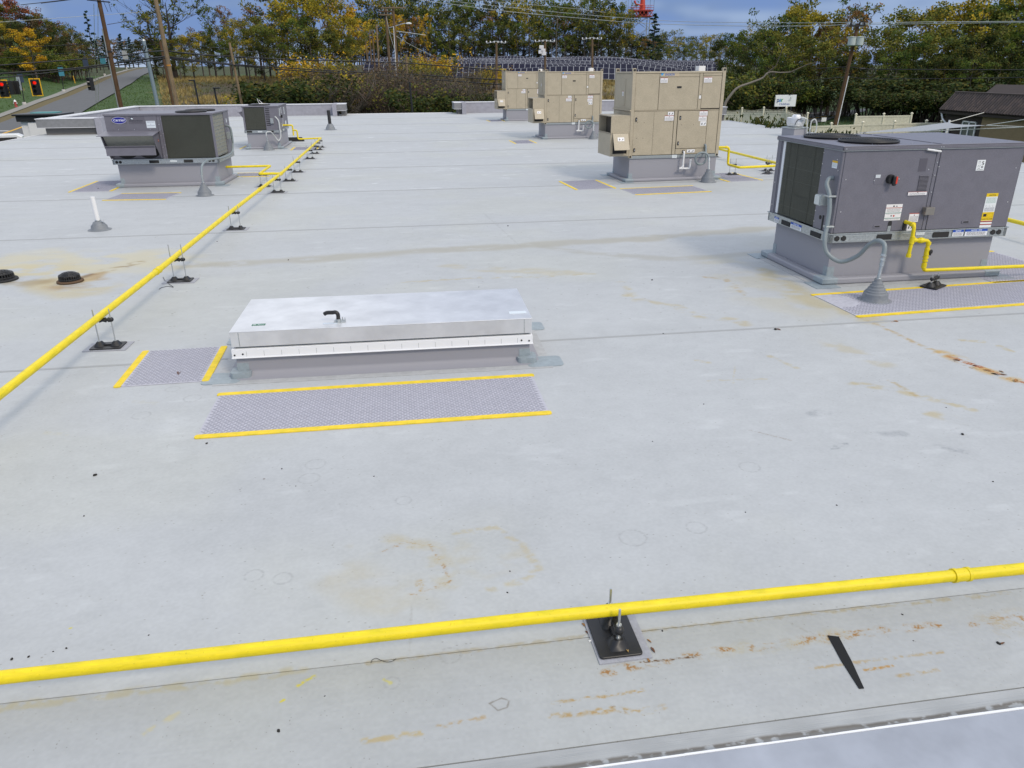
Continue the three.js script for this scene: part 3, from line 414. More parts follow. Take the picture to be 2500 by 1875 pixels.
  // handles, knock-outs, hinged bracket, stay rod
  obj('pull_slot', [bx(0.463, 0.564, 0.688, 0.726, zf - 0.001, zf + 0.006, 0.003)], M.paint, o); obj('pull_slot', [bx(1.661, 1.773, 0.7, 0.738, zf - 0.001, zf + 0.006, 0.003)], M.paint, o);
  obj('pull_slot_shade', [bx(0.483, 0.546, 0.7, 0.715, zf + 0.002, zf + 0.0075)], M.dark, o); obj('pull_slot_shade', [bx(1.682, 1.752, 0.712, 0.727, zf + 0.002, zf + 0.0075)], M.dark, o);  // dark faces carry the shade of the pull slots
  for (const hx of [0.683, 0.885]) { obj('knockout', [slabZ(rrect(hx - 0.026, hx + 0.026, -0.77, -0.643, 0.025), zf - 0.002, zf + 0.0025)], M.dark, o); }
  obj('knockout_cover', [bx(0.66, 0.702, 0.645, 0.708, zf, zf + 0.005)], M.galv, o);
  obj('bracket_box', [bx(1.085, 1.205, 0.835, 0.925, zf, zf + 0.07, 0.004)], mat(0.3, 0.28, 0.25, 0.35, 0.6), o);
  obj('stay_rod', [rod([0.975, 1.605, zf + 0.022], [1.16, 1.578, zf + 0.022], 0.012, 0.012, 8)], M.white, o);
  obj('screws', screws([[0.0, 1.28, zf], [0.0, 0.9, zf], [1.157, 1.45, zf], [1.157, 1.3, zf], [1.157, 1.1, zf], [1.06, 1.37, zf], [1.19, 1.4, zf], [2.24, 1.36, zf], [2.24, 0.95, zf], [0.37, 1.26, zf + 0.003], [0.69, 1.27, zf + 0.003], [1.16, 1.63, zf + 0.014], [1.19, 1.63, zf + 0.014], [-0.06, 1.63, zf + 0.014], [0.0, 0.635, zf + 0.012], [0.46, 0.635, zf + 0.012], [1.15, 0.635, zf + 0.012]], 'z').concat(screws([[x0, 1.55, -0.33], [x0, 1.42, -0.33], [x0, 1.28, -0.33], [x0, 1.05, -0.33], [x0, 0.85, -0.33], [x0, 0.72, -0.33], [x0, 1.5, -0.02], [x0, 1.38, 0.03], [x0, 1.3, -1.46], [x0, 1.05, -1.46], [x0, 0.75, -1.46]], 'x')), M.screw, o).userData.kind = 'stuff';
  const hc = new THREE.CylinderGeometry(0.026, 0.026, 0.006, 16); hc.rotateZ(Math.PI / 2); hc.translate(x0 - 0.001, 0.79, -0.2); obj('side_opening_shade', [hc, bx(x0 - 0.003, x0 + 0.002, 0.645, 0.825, -0.15, -0.115)], M.dark, o);  // opening shade painted as dark faces on the end panel
  const ds = []; for (let i = 0; i < 9; i++) for (let k = 0; k < 2; k++) ds.push(...screws([[0.1 + i * 0.26, 1.662, -0.06 - k * 1.2]], 'y')); obj('lid_screws', ds, M.screw, o).userData.kind = 'stuff';
}
function slabZ(poly, z0, z1) { const s = new THREE.Shape(poly.map(p => new THREE.Vector2(p[0], -p[1]))); const g = new THREE.ExtrudeGeometry(s, { depth: z1 - z0, bevelEnabled: false }); g.translate(0, 0, z0); return g; }
// pitch cone flashing (roof boot) with the conduit that rises from it
function boot(o, x, z, s = 1, steps = 7) {
  const p = [[0.13 * s + 0.05, 0.003], [0.13 * s + 0.05, 0.008], [0.135 * s, 0.009], [0.13 * s, 0.075 * s]]; for (let i = 1; i <= steps; i++) { const r = 0.125 * s * (1 - i / (steps + 1.2)), y = (0.08 + 0.17 * (i / steps) ** 1.35) * s; p.push([r + 0.019 * s, y - 0.009 * s], [r + 0.018 * s, y - 0.002 * s], [r + 0.001, y]); } p.push([0.022, 0.26 * s]);
  obj('roof_boot', [lathe(p, x, 0, z, 32)], M.coneGrey, o); const c = new THREE.TorusGeometry(0.026, 0.006, 6, 16); c.rotateX(Math.PI / 2); c.translate(x, 0.255 * s, z); obj('clamp_ring', c, M.steelRod, o);
}
{
  const o = thing('electrical_conduit', 'grey flexible conduit looping from the switch box into a stepped cone boot', 'conduit', [3.969, 0, -9.198], 8.79 * D);
  // boot stands in front of the curb
  const bp = V(4.23, 0, -8.40).sub(o.position).applyAxisAngle(V(0, 1, 0), -8.79 * D), bxx = bp.x, bz = bp.z; boot(o, bxx, bz, 1.05, 6);
  obj('rigid_conduit', [rod([bxx, 0.27, bz], [bxx + 0.03, 0.46, bz - 0.03], 0.02, 0.02, 12), rod([bxx + 0.02, 0.4, bz - 0.02], [bxx + 0.035, 0.5, bz - 0.035], 0.027, 0.027, 12), rod([bxx + 0.025, 0.46, bz - 0.03], [bxx + 0.035, 0.478, bz - 0.032], 0.033, 0.033, 12), rod([bxx + 0.03, 0.51, bz - 0.035], [bxx + 0.037, 0.535, bz - 0.038], 0.034, 0.034, 12)], M.galv, o);
  obj('flexible_conduit', [hose([[-0.085, 1.285, -0.05], [-0.13, 1.28, -0.05], [-0.165, 1.22, -0.03], [-0.155, 1.12, 0.03], [-0.15, 0.95, 0.08], [-0.165, 0.75, 0.11], [-0.2, 0.58, 0.16], [-0.17, 0.44, 0.2], [-0.04, 0.345, 0.3], [0.09, 0.43, 0.42], [0.14, 0.6, 0.55], [0.165, 0.665, 0.66], [0.185, 0.64, 0.75], [bxx + 0.035, 0.51, bz - 0.035]], 0.026, 90, 12)], M.conduit, o);
  obj('conduit_strap', [bx(-0.19, -0.085, 0.72, 0.745, 0.06, 0.14, 0.005)], M.galv, o); obj('conduit_strap', [bx(-0.185, -0.085, 1.075, 1.095, -0.02, 0.085, 0.005)], M.galv, o);
  obj('service_box', [bx(-0.2, -0.085, 0.955, 1.08, -0.19, -0.06, 0.006)], mat(0.5, 0.54, 0.53, 0.25, 0.3), o); obj('box_cover', [bx(-0.212, -0.2, 0.965, 1.07, -0.18, -0.075, 0.004)], mat(0.62, 0.66, 0.65, 0.15, 0.2), o);
}
// ================================================================ LEFT GAS HEATED UNIT
const unitL = thing('rooftop_unit', 'dark grey rooftop unit with sloped intake hood and large black coil on its long side', 'rooftop unit', [-9.239, 0, -18.232], 6.6 * D);
{
  const o = unitL, L = 2.255, W = 1.466, v = 0.066, x0 = -v, x1 = L + v, zf = v, zb = -W - v, yr = 0.525, y0 = 0.64, y1 = 1.638;
  curbBase(o, L, W, 0.53, 0.085, 0.1);
  baseRail(o, x0 - 0.01, x1 + 0.01, zb - 0.01, zf + 0.01, yr, y0, [[0.75, 0.965], [1.53, 1.74]], [], [0.02, 0.1, 2.12, 2.2]);
  obj('cabinet_core', [bx(x0 + 0.04, x1 - 0.07, y0, 1.6, zb + 0.03, zf - 0.07)], M.dark, o);
  obj('name_panel', [bx(x0, 1.075, 1.255, 1.605, zf - 0.03, zf, 0.006)], M.paint, o);
  obj('hood_back', [bx(x0, 1.075, y0, 1.25, zf - 0.05, zf - 0.03)], M.paint, o);
  obj('side_panel', [bx(x0, x0 + 0.03, y0, 1.605, zb, zf - 0.031, 0.004)], M.paint, o);
  obj('joint_post', [bx(1.08, 1.145, y0, 1.605, zf - 0.04, zf - 0.003, 0.004), bx(1.15, 1.18, y0, 1.605, zf - 0.03, zf + 0.004, 0.004)], M.paint, o);
  obj('corner_post', [bx(2.27, x1, y0, 1.605, zf - 0.05, zf, 0.004)], M.paint, o);
  obj('condenser_coil', [bx(1.185, 2.265, y0 + 0.01, 1.6, zf - 0.06, zf - 0.025)], M.coil, o);
  const f = []; for (let i = 0; i < 44; i++) f.push(bx(1.185, 2.265, y0 + 0.018 + i * 0.0216, y0 + 0.026 + i * 0.0216, zf - 0.026, zf - 0.008)); obj('coil_louvre', f, M.coilFin, o);
  const sideZ0 = -1.02; obj('side_coil', [bx(x1 - 0.06, x1 - 0.02, y0 + 0.02, 1.6, sideZ0, zf - 0.06)], M.coilLt, o);
  const sw = []; for (let i = 0; i < 12; i++) sw.push(bx(x1 - 0.022, x1 - 0.012, y0 + 0.05 + i * 0.08, y0 + 0.056 + i * 0.08, sideZ0, zf - 0.06)); for (let i = 0; i < 6; i++) sw.push(bx(x1 - 0.022, x1 - 0.012, y0 + 0.02, 1.6, sideZ0 + 0.1 + i * 0.15, sideZ0 + 0.108 + i * 0.15)); obj('side_guard', sw, M.galvDull, o);
  obj('end_panel', [bx(x1 - 0.03, x1, y0, 1.605, zb, sideZ0 - 0.005, 0.004)], M.paint, o); obj('rear_panel', [bx(x0, x1, y0, 1.605, zb, zb + 0.03)], M.paint, o);
  obj('lid', [bx(x0 - 0.015, x1 + 0.015, 1.606, 1.64, zb - 0.015, zf + 0.015, 0.006)], M.paint, o); obj('lid_rim', [bx(x0 - 0.017, x1 + 0.017, 1.598, 1.618, zf + 0.002, zf + 0.018, 0.003)], M.paint, o);
  fanGrille(o, 1.75, 1.641, -0.38, 0.34); fanGrille(o, 1.78, 1.641, -1.08, 0.34);
  // hood
  const side = (x) => { const s = new THREE.Shape([[0, 1.25], [0.46, 1.19], [0.34, 0.93], [0.1, 0.66], [0, 0.66]].map(p => new THREE.Vector2(p[0], p[1]))); const g = new THREE.ExtrudeGeometry(s, { depth: 0.012, bevelEnabled: false }); g.rotateY(-Math.PI / 2); g.translate(x, 0, zf - 0.03); return g; };
  obj('hood_side', side(x0 + 0.012), M.paint, o); obj('hood_side', side(1.07), M.paint, o);
  const top = bx(x0 - 0.06, 1.1, -0.006, 0.006, 0, 0.53, 0.004); top.rotateX(7.5 * D); top.translate(0, 1.262, zf - 0.01); obj('hood_top', top, M.paint, o);
  const fl = bx(x0 + 0.03, 1.04, 0, 0.3, -0.008, 0.008); fl.rotateX(34 * D); fl.translate(0, 0.94, zf + 0.2); obj('intake_filter', fl, M.filter, o);
  obj('hood_lip', [bx(x0 + 0.02, 1.05, 0.9, 0.945, zf + 0.27, zf + 0.3, 0.005)], M.rubber, o);
  const dp = bx(x0 + 0.03, 1.05, 0, 0.17, -0.006, 0.006, 0.003); dp.rotateX(-5 * D); dp.translate(0, 0.755, zf + 0.36); obj('hood_damper', dp, M.paint, o);
  const d2 = bx(x0 + 0.02, 1.05, 0, 0.1, -0.006, 0.006); d2.rotateX(50 * D); d2.translate(0, 0.9, zf + 0.3); obj('hood_shelf', d2, M.paint, o);
  for (const cx of [0.28, 0.78]) { const c = new THREE.CylinderGeometry(0.23, 0.23, 0.01, 24, 1, false); c.rotateX(Math.PI / 2); c.scale(1, 0.55, 1); c.translate(cx, 0.78, zf - 0.02); obj('blower_shade', c, M.dark, o); }  // dark discs paint the shaded blower openings
  sticker(o, 'hood_label', 0.18, 0.03, (x, Wd, Hd) => { x.fillStyle = '#ddd'; x.fillRect(0, 0, Wd, Hd); x.fillStyle = '#b8502e'; x.fillRect(Wd * 0.65, 0, Wd * 0.35, Hd); }, put(0.47, 0.922, zf + 0.3015)); sticker(o, 'hood_label', 0.05, 0.05, (x, Wd, Hd) => { x.fillStyle = '#b0552f'; x.fillRect(0, 0, Wd, Hd); x.fillStyle = '#ddd'; x.fillRect(Wd * 0.2, Hd * 0.4, Wd * 0.6, Hd * 0.2); }, m => { m.position.set(1.079, 1.06, zf + 0.13); m.rotation.y = Math.PI / 2; });
  // printed maker's badge
  sticker(o, 'maker_badge', 0.325, 0.15, (x, Wd, Hd) => { x.fillStyle = '#66646d'; x.fillRect(0, 0, Wd, Hd); x.fillStyle = '#e8e8f4'; x.beginPath(); x.ellipse(Wd / 2, Hd / 2, Wd * 0.49, Hd * 0.49, 0, 0, 7); x.fill(); x.fillStyle = '#16208c'; x.beginPath(); x.ellipse(Wd / 2, Hd / 2, Wd * 0.47, Hd * 0.45, 0, 0, 7); x.fill(); x.fillStyle = '#fff'; x.font = `italic bold ${Hd * 0.46}px serif`; x.textAlign = 'center'; x.fillText('Carrier', Wd / 2, Hd * 0.64); }, put(0.25, 1.503, zf + 0.0015), 800);
  sticker(o, 'series_print', 0.36, 0.16, (x, Wd, Hd) => { x.fillStyle = '#66646d'; x.fillRect(0, 0, Wd, Hd); x.fillStyle = '#1a2238'; x.beginPath(); x.ellipse(Wd * 0.22, Hd * 0.25, Wd * 0.09, Hd * 0.2, 0, 0, 7); x.fill(); x.fillStyle = '#e8f0f4'; x.beginPath(); x.ellipse(Wd * 0.23, Hd * 0.27, Wd * 0.07, Hd * 0.1, 0.3, 0, 7); x.fill(); x.fillStyle = '#23232c'; x.font = `bold ${Hd * 0.26}px sans-serif`; x.fillText('WeatherMaker', Wd * 0.04, Hd * 0.66, Wd * 0.92); x.font = `${Hd * 0.12}px sans-serif`; x.fillText('HIGH EFFICIENCY SERIES', Wd * 0.2, Hd * 0.88, Wd * 0.76); }, put(0.635, 1.5, zf + 0.0015), 800);
  sticker(o, 'data_sticker', 0.2, 0.155, (x, Wd, Hd) => { x.fillStyle = '#dfe8ee'; x.fillRect(0, 0, Wd, Hd); lines(x, Wd, Hd, 0.08, 0.3, 2, '#99a'); x.fillStyle = '#99a'; x.fillRect(Wd * 0.46, Hd * 0.42, Wd * 0.06, Hd * 0.1); lines(x, Wd, Hd, 0.6, 0.75, 2, '#889'); }, put(0.935, 1.405, zf + 0.0015));
  sticker(o, 'rail_sticker', 0.15, 0.04, DR.white, put(1.3, 0.585, zf + 0.018)); sticker(o, 'data_sticker', 0.07, 0.09, DR.white, put(x1 + 0.0015, 1.4, -1.25, Math.PI / 2));
  obj('screws', screws([[1.17, 1.52, zf + 0.004], [1.17, 1.2, zf + 0.004], [1.17, 0.95, zf + 0.004], [1.17, 0.72, zf + 0.004], [1.11, 1.4, zf], [1.11, 1.15, zf], [1.11, 0.9, zf], [1.11, 0.7, zf], [0.2, 1.3, zf], [0.55, 1.3, zf], [0.9, 1.3, zf]], 'z'), M.screw, o).userData.kind = 'stuff';
}
{
  const o = thing('electrical_conduit', 'grey conduit along the rail of the hooded unit bending down into a cone boot', 'conduit', [-9.239, 0, -18.232], 6.6 * D);
  const bp = V(-6.74, 0, -16.83).sub(o.position).applyAxisAngle(V(0, 1, 0), -6.6 * D); const cx = bp.x, cz = bp.z; boot(o, cx, cz, 1.1, 6);
  obj('rigid_conduit', [rod([cx, 0.25, cz], [cx, 0.42, cz], 0.018), rod([cx, 0.3, cz], [cx, 0.33, cz], 0.028), rod([cx, 0.38, cz], [cx, 0.44, cz], 0.026)], M.galv, o);
  obj('flexible_conduit', [hose([[cx, 0.43, cz], [cx, 0.6, cz - 0.1], [cx, 0.68, cz - 0.5], [cx + 0.02, 0.66, 0.5], [cx + 0.05, 0.63, 0.05], [cx + 0.1, 0.64, -0.6], [cx + 0.11, 0.72, -1.0], [cx + 0.11, 1.0, -1.15], [cx + 0.08, 1.25, -1.15], [2.33, 1.28, -1.12]], 0.024, 70, 10)], M.conduit, o);
  obj('service_box', [bx(2.325, 2.42, 0.98, 1.14, -1.2, -1.02, 0.006)], M.galv, o); obj('conduit_clamp', [hose([[2.33, 1.3, -1.05], [2.42, 1.27, -1.05], [2.44, 1.1, -1.08], [2.44, 0.8, -1.1]], 0.016, 20, 6)], M.conduit, o);
}
// ================================================================ SMALL UNIT
const unitS = thing('rooftop_unit', 'small dark grey rooftop unit with side hood, farthest of the grey units', 'rooftop unit', [-9.227, 0, -27.564], 8.06 * D);
{
  const o = unitS, L = 1.096, W = 2.2, v = 0.05, x0 = -v, x1 = L + v, zf = v, zb = -W - v, yr = 0.539, y0 = 0.63, y1 = 1.39;
  curbBase(o, L, W, 0.545, 0.07, 0.1);
  baseRail(o, x0 - 0.01, x1 + 0.01, zb - 0.01, zf + 0.01, yr, y0, [[0.02, 0.2], [0.74, 0.93]], [], []);
  obj('cabinet', [bx(x0, x1, y0, y1, zb, zf - 0.06, 0.006)], M.paint, o);
  obj('condenser_coil', [bx(x0 + 0.07, 0.68, y0 + 0.02, y1 - 0.02, zf - 0.055, zf - 0.02)], M.coil, o); const f = []; for (let i = 0; i < 34; i++) f.push(bx(x0 + 0.07, 0.68, y0 + 0.03 + i * 0.0212, y0 + 0.039 + i * 0.0212, zf - 0.021, zf - 0.004)); obj('coil_louvre', f, M.coilFin, o);
  obj('front_panel', [bx(0.69, x1, y0, y1, zf - 0.055, zf, 0.006)], M.paint, o); obj('corner_post', [bx(x0, x0 + 0.06, y0, y1, zf - 0.055, zf, 0.005)], M.paint, o);
  const lv = []; for (let i = 0; i < 10; i++) lv.push(bx(0.72, 0.86, 1.32 - i * 0.06, 1.345 - i * 0.06, zf, zf + 0.008, 0.003)); obj('louvre', lv, M.rubber, o);
  obj('lid', [bx(x0 - 0.02, x1 + 0.02, y1, y1 + 0.035, zb - 0.02, zf + 0.02, 0.008)], M.paint, o); fanGrille(o, 0.45, y1 + 0.036, -0.55, 0.36);
  const sd = z => { const s = new THREE.Shape([[0, 1.25], [-0.32, 1.17], [0, 0.72]].map(p => new THREE.Vector2(...p))); const g = new THREE.ExtrudeGeometry(s, { depth: 0.012, bevelEnabled: false }); g.translate(x0, 0, z); return g; };
  obj('hood_side', sd(-1.0), M.paint, o); obj('hood_side', sd(-1.95), M.paint, o); const t = bx(-0.37, 0.0, -0.006, 0.006, -2.0, -0.95); t.rotateZ(13 * D); t.translate(x0, 1.262, 0); obj('hood_top', t, M.paint, o); obj('hood_inside_shade', [bx(x0 - 0.06, x0 - 0.002, 0.75, 1.2, -1.93, -1.02)], M.dark, o);  // dark block under the hood paints its inner shade
  for (const [y, z, w, h] of [[1.2, -0.35, 0.12, 0.26], [1.25, -0.75, 0.1, 0.2], [1.2, -1.5, 0.14, 0.24], [0.9, -0.9, 0.5, 0.3], [0.78, -1.6, 0.3, 0.12], [0.76, -0.7, 0.2, 0.12]]) sticker(o, 'sticker', w, h, w > 0.4 ? (x, Wd, Hd) => { x.fillStyle = '#8c8b92'; x.fillRect(0, 0, Wd, Hd); } : DR.white, put(x1 + 0.0015, y, z, Math.PI / 2));
  for (const [z, w, dk] of [[-0.1, 0.1, 0], [-0.3, 0.16, 1], [-0.75, 0.16, 0], [-1.1, 0.14, 1]]) obj(dk ? 'fork_pocket_shade' : 'rail_sticker', [bx(x1 + 0.009, x1 + 0.0125, yr + 0.015, yr + 0.08, z - w, z)], dk ? M.dark : M.white, o);
  sticker(o, 'rail_sticker', 0.14, 0.045, DR.white, put(0.47, yr + 0.045, zf + 0.018));
  obj('side_knob', [bx(x1, x1 + 0.06, 1.0, 1.1, -0.6, -0.5, 0.01)], M.black, o);
  obj('lid_bundle', [rod([0.3, 1.44, -1.5], [0.62, 1.43, -1.45], 0.03, 0.012, 8), rod([0.3, 1.44, -1.5], [0.25, 1.62, -1.5], 0.008), rod([0.42, 1.45, -1.5], [0.3, 1.58, -1.5], 0.008)], M.white, o);
  const c = thing('electrical_conduit', 'pale grey conduit looping from the small unit into a cone boot', 'conduit', [-9.227, 0, -27.564], 8.06 * D);
  const bp = V(-8.42, 0, -27.2).sub(c.position).applyAxisAngle(V(0, 1, 0), -8.06 * D); boot(c, bp.x, bp.z, 1.2, 5); obj('rigid_conduit', [rod([bp.x, 0.28, bp.z], [bp.x - 0.02, 0.48, bp.z], 0.02), rod([bp.x, 0.36, bp.z], [bp.x, 0.4, bp.z], 0.03)], M.galv, c);
  obj('flexible_conduit', [hose([[bp.x - 0.02, 0.47, bp.z], [bp.x, 0.58, bp.z], [bp.x + 0.12, 0.6, bp.z - 0.05], [bp.x + 0.22, 0.42, 0.2], [bp.x + 0.32, 0.28, 0.15], [bp.x + 0.4, 0.4, 0.1], [bp.x + 0.4, 0.7, 0.08], [bp.x + 0.38, 0.95, 0.07], [bp.x + 0.28, 1.08, 0.055]], 0.024, 60, 10)], mat(0.5, 0.52, 0.52, 0.4), c);
  obj('service_box', [bx(0.86, 0.97, 0.85, 1.02, 0.05, 0.11, 0.006)], M.galv, c);
}
// ================================================================ TALL BEIGE UNITS
function beigeUnit(label, near) {
  const o = thing('tall_rooftop_unit', label, 'rooftop unit', [0, 0, 0], 0, 'tall beige rooftop units');
  const L = 2.232, W = 1.189, v = 0.033, x0 = -v, x1 = L + v, zf = v, zb = -W - v, yb = 0.53, y0 = 0.6, ym = 1.615, y1 = 2.445;
  curbBase(o, L, W, 0.535, 0.075, 0.12);
  obj('base_rail', [bx(x0 + 0.02, x1 - 0.02, yb, y0, zb + 0.02, zf - 0.006, 0.006)], M.galvDull, o);
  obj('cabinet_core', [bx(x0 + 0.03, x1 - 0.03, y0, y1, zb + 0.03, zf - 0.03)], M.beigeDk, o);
  for (const [x, z] of [[x0, zf - 0.075], [x1 - 0.08, zf - 0.075], [x0, zb], [x1 - 0.08, zb]]) { const p = obj('corner_post', [bx(x, x + 0.08, yb + 0.02, y1 + 0.085, z, z + 0.075, 0.008)], M.beige, o); const h = new THREE.CylinderGeometry(0.028, 0.028, 0.08, 14); h.rotateX(Math.PI / 2); h.translate(x + 0.04, y1 + 0.045, z + 0.0375); obj('lifting_hole_shade', h, M.dark, p); const h2 = new THREE.CylinderGeometry(0.025, 0.025, 0.08, 14); h2.rotateX(Math.PI / 2); h2.translate(x + 0.04, yb + 0.05, z + 0.0375); obj('lifting_hole_shade', h2, M.dark, p); }  // lifting holes are dark plugs with the shade in their colour
  const P = (n, a, b, c, d, m = M.beige, z = zf - 0.012) => obj(n, [bx(a, b, c, d, zf - 0.03, z, 0.006)], m, o);
  P('upper_panel', 0.052, 0.624, ym + 0.008, y1 - 0.03); P('upper_panel', 0.634, 1.612, ym + 0.008, 2.335); P('header_panel', 0.63, 1.612, 2.341, y1 - 0.03); P('panel_post', 1.622, 1.7, ym + 0.008, y1 - 0.03); P('upper_panel', 1.706, 2.178, ym + 0.03, 2.355); P('header_panel', 1.706, 2.178, 2.361, y1 - 0.03);
  P('mid_rail', 0.05, 2.18, ym - 0.012, ym + 0.004, M.beige, zf - 0.004);
  P('lower_panel', 0.052, 1.045, y0 + 0.012, ym - 0.018); P('panel_post', 1.057, 1.135, y0 + 0.012, ym - 0.018); P('access_door', 1.15, 1.895, 0.745, ym - 0.022, M.beige, zf - 0.004); P('sill_panel', 1.145, 1.895, y0 + 0.012, 0.735); P('lower_panel', 1.905, 2.178, y0 + 0.012, ym - 0.018);
  P('top_rail', 0.05, 2.18, y1 - 0.024, y1, M.beige, zf - 0.001);
  obj('top_rail', [bx(x0 - 0.005, x0 + 0.03, y1 - 0.024, y1 + 0.003, zb + 0.08, zf - 0.08)], M.beige, o);
  obj('roof_panel', [bx(x0 + 0.01, x1 - 0.01, y1 - 0.005, y1 + 0.012, zb + 0.01, zf - 0.01, 0.006)], M.beige, o);
  obj('end_panel', [bx(x0 + 0.004, x0 + 0.03, ym + 0.01, y1 - 0.03, zb + 0.08, zf - 0.08, 0.004)], M.beige, o); obj('end_panel', [bx(x0 + 0.004, x0 + 0.03, y0 + 0.01, ym - 0.02, zb + 0.08, zf - 0.08, 0.004)], M.beige, o);
  obj('end_strip', [bx(x0 - 0.006, x0 + 0.005, 1.72, 2.3, -0.72, -0.42, 0.004)], M.beige, o); obj('end_ledge', [bx(x0 - 0.03, x0 + 0.02, ym - 0.01, ym + 0.02, zb, zf)], M.beige, o);
  obj('right_panel', [bx(x1 - 0.03, x1 - 0.004, y0, y1 - 0.02, zb + 0.08, zf - 0.08, 0.004)], M.beige, o); obj('rear_panel', [bx(x0 + 0.08, x1 - 0.08, y0, y1 - 0.02, zb + 0.004, zb + 0.03)], M.beige, o);
  obj('roof_box', [bx(1.95, 2.12, y1 + 0.012, y1 + 0.13, -1.0, -0.8, 0.006)], M.whiteTrim, o);
  // intake box with open louvre and tilted relief flap
  const hx0 = -0.5, hx1 = x0 - 0.001, hz0 = -0.92, hz1 = zf - 0.01, hy0 = 0.6, hy1 = 1.5, t = 0.012;
  obj('intake_box', [bx(hx0, hx1, hy1 - t, hy1 + 0.012, hz0, hz1, 0.004), bx(hx0, hx1, hy0, hy0 + t, hz0, hz1), bx(hx0, hx1, hy0 + t, hy1 - t, hz0, hz0 + t), bx(hx0, hx1, 1.125, hy1 - t, hz1 - t, hz1), bx(hx0, -0.445, hy0 + t, 1.12, hz1 - t, hz1), bx(-0.09, hx1, hy0 + t, 1.12, hz1 - t, hz1), bx(-0.445, -0.09, hy0 + t, 0.66, hz1 - t, hz1), bx(hx0, hx0 + t, hy0 + t, 1.12, hz0 + t, hz1 - t), bx(hx0, hx0 + 0.02, 1.1, 1.13, hz0, hz1)], M.beige, o);
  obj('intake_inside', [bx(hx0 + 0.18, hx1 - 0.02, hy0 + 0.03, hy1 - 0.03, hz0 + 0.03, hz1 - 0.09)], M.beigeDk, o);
  const fr = [bx(-0.46, -0.445, 0.63, 1.13, hz1, hz1 + 0.012), bx(-0.09, -0.075, 0.63, 1.13, hz1, hz1 + 0.012), bx(-0.46, -0.075, 1.12, 1.135, hz1, hz1 + 0.012), bx(-0.46, -0.075, 0.625, 0.64, hz1, hz1 + 0.012)]; obj('flap_frame', fr, M.beige, o);
  obj('flap_opening_shade', [bx(-0.445, -0.09, 0.66, 1.12, hz1 - 0.06, hz1 - 0.03)], M.dark, o);  // dark plate behind the flap paints the shaded inside
  const fp = new THREE.Group(); fp.name = 'relief_flap'; fp.position.set(0, 1.115, hz1 + 0.012); fp.rotation.x = -26 * D; o.add(fp); obj('flap_plate', [bx(-0.455, -0.08, -0.4, 0, -0.006, 0.008, 0.004)], M.beige, fp); sticker(fp, 'sticker', 0.16, 0.09, DR.picto, put(-0.27, -0.14, 0.01));
  for (const [x, y] of [[0.11, 1.422], [0.098, 0.732], [1.207, 1.441], [1.196, 0.864]]) { const l = obj('latch', [bx(x - 0.02, x + 0.02, y - 0.045, y + 0.045, zf - 0.012, zf + 0.012, 0.012)], M.black, o); obj('latch_key', [bx(x - 0.006, x + 0.006, y - 0.018, y + 0.018, zf + 0.011, zf + 0.016)], M.screw, l); }
  obj('plug_buttons', screws([[0.15, 1.35, zf - 0.012], [0.31, 1.35, zf - 0.012], [0.14, 1.0, zf - 0.012], [0.3, 1.0, zf - 0.012], [0.55, 1.05, zf - 0.012], [0.98, 1.36, zf - 0.012], [1.25, 1.28, zf - 0.004], [1.55, 1.28, zf - 0.004]], 'z').map(g => g), M.black, o);
  obj('handle_slot_shade', [bx(1.072, 1.183, 2.094, 2.138, zf - 0.014, zf - 0.008)], M.dark, o);  // slot shade painted as a dark plate
  obj('panel_joint', [bx(0.545, 0.55, y0 + 0.02, ym - 0.03, zf - 0.0125, zf - 0.011)], M.beigeDk, o);
  sticker(o, 'maker_badge', 0.455, 0.085, (x, Wd, Hd) => { x.fillStyle = near ? '#bfb095' : '#8ecbe6'; x.fillRect(0, 0, Wd, Hd); x.fillStyle = '#1a9fe0'; x.beginPath(); x.moveTo(Wd * 0.03, Hd * 0.1); x.lineTo(Wd * 0.2, Hd * 0.1); x.lineTo(Wd * 0.06, Hd * 0.95); x.fill(); x.fillStyle = '#0f4f9a'; x.beginPath(); x.moveTo(Wd * 0.0, Hd * 0.05); x.lineTo(Wd * 0.06, Hd * 0.05); x.lineTo(Wd * 0.03, Hd * 0.6); x.fill(); x.fillStyle = '#0d55a8'; x.font = `italic bold ${Hd * 0.8}px sans-serif`; x.fillText('DAIKIN', Wd * 0.22, Hd * 0.8, Wd * 0.76); }, put(0.872, 2.392, zf - 0.0105), 900);
  const S = (w, h, x, y, d) => sticker(o, 'sticker', w, h, d, put(x, y, zf - 0.0025), 260);
  S(0.18, 0.11, 0.735, 2.27, DR.redtop); S(0.2, 0.12, 1.826, 2.272, DR.redtop); S(0.15, 0.08, 0.96, 1.54, DR.picto); S(0.225, 0.115, 0.925, 1.44, DR.redtop); S(0.205, 0.112, 1.788, 1.535, DR.redtop); S(0.2, 0.115, 1.775, 1.418, DR.redtop); S(0.155, 0.1, 1.8, 1.303, DR.picto); S(0.2, 0.07, 1.538, 0.68, DR.picto); sticker(o, 'sticker', 0.12, 0.075, DR.white, put(1.13, 0.563, zf - 0.004), 260);
  sticker(o, 'sticker', 0.09, 0.11, DR.redtop, put(x0 - 0.0075, 1.98, -0.57, -Math.PI / 2), 260);
  obj('indicator', [bx(1.64, 1.69, 1.86, 1.93, zf - 0.013, zf - 0.01)], M.white, o); obj('indicator_light', screws([[1.665, 1.95, zf - 0.01], [1.665, 1.84, zf - 0.01]], 'z', 10).map(g => g.scale(1, 1, 1)), M.black, o);
  // side disconnect
  obj('side_disconnect', [bx(x1 - 0.003, x1 + 0.05, 1.12, 1.22, -0.3, -0.2, 0.01), bx(x1 - 0.003, x1 + 0.03, 0.93, 0.98, -0.3, -0.24, 0.01)], M.black, o);
  return o;
}
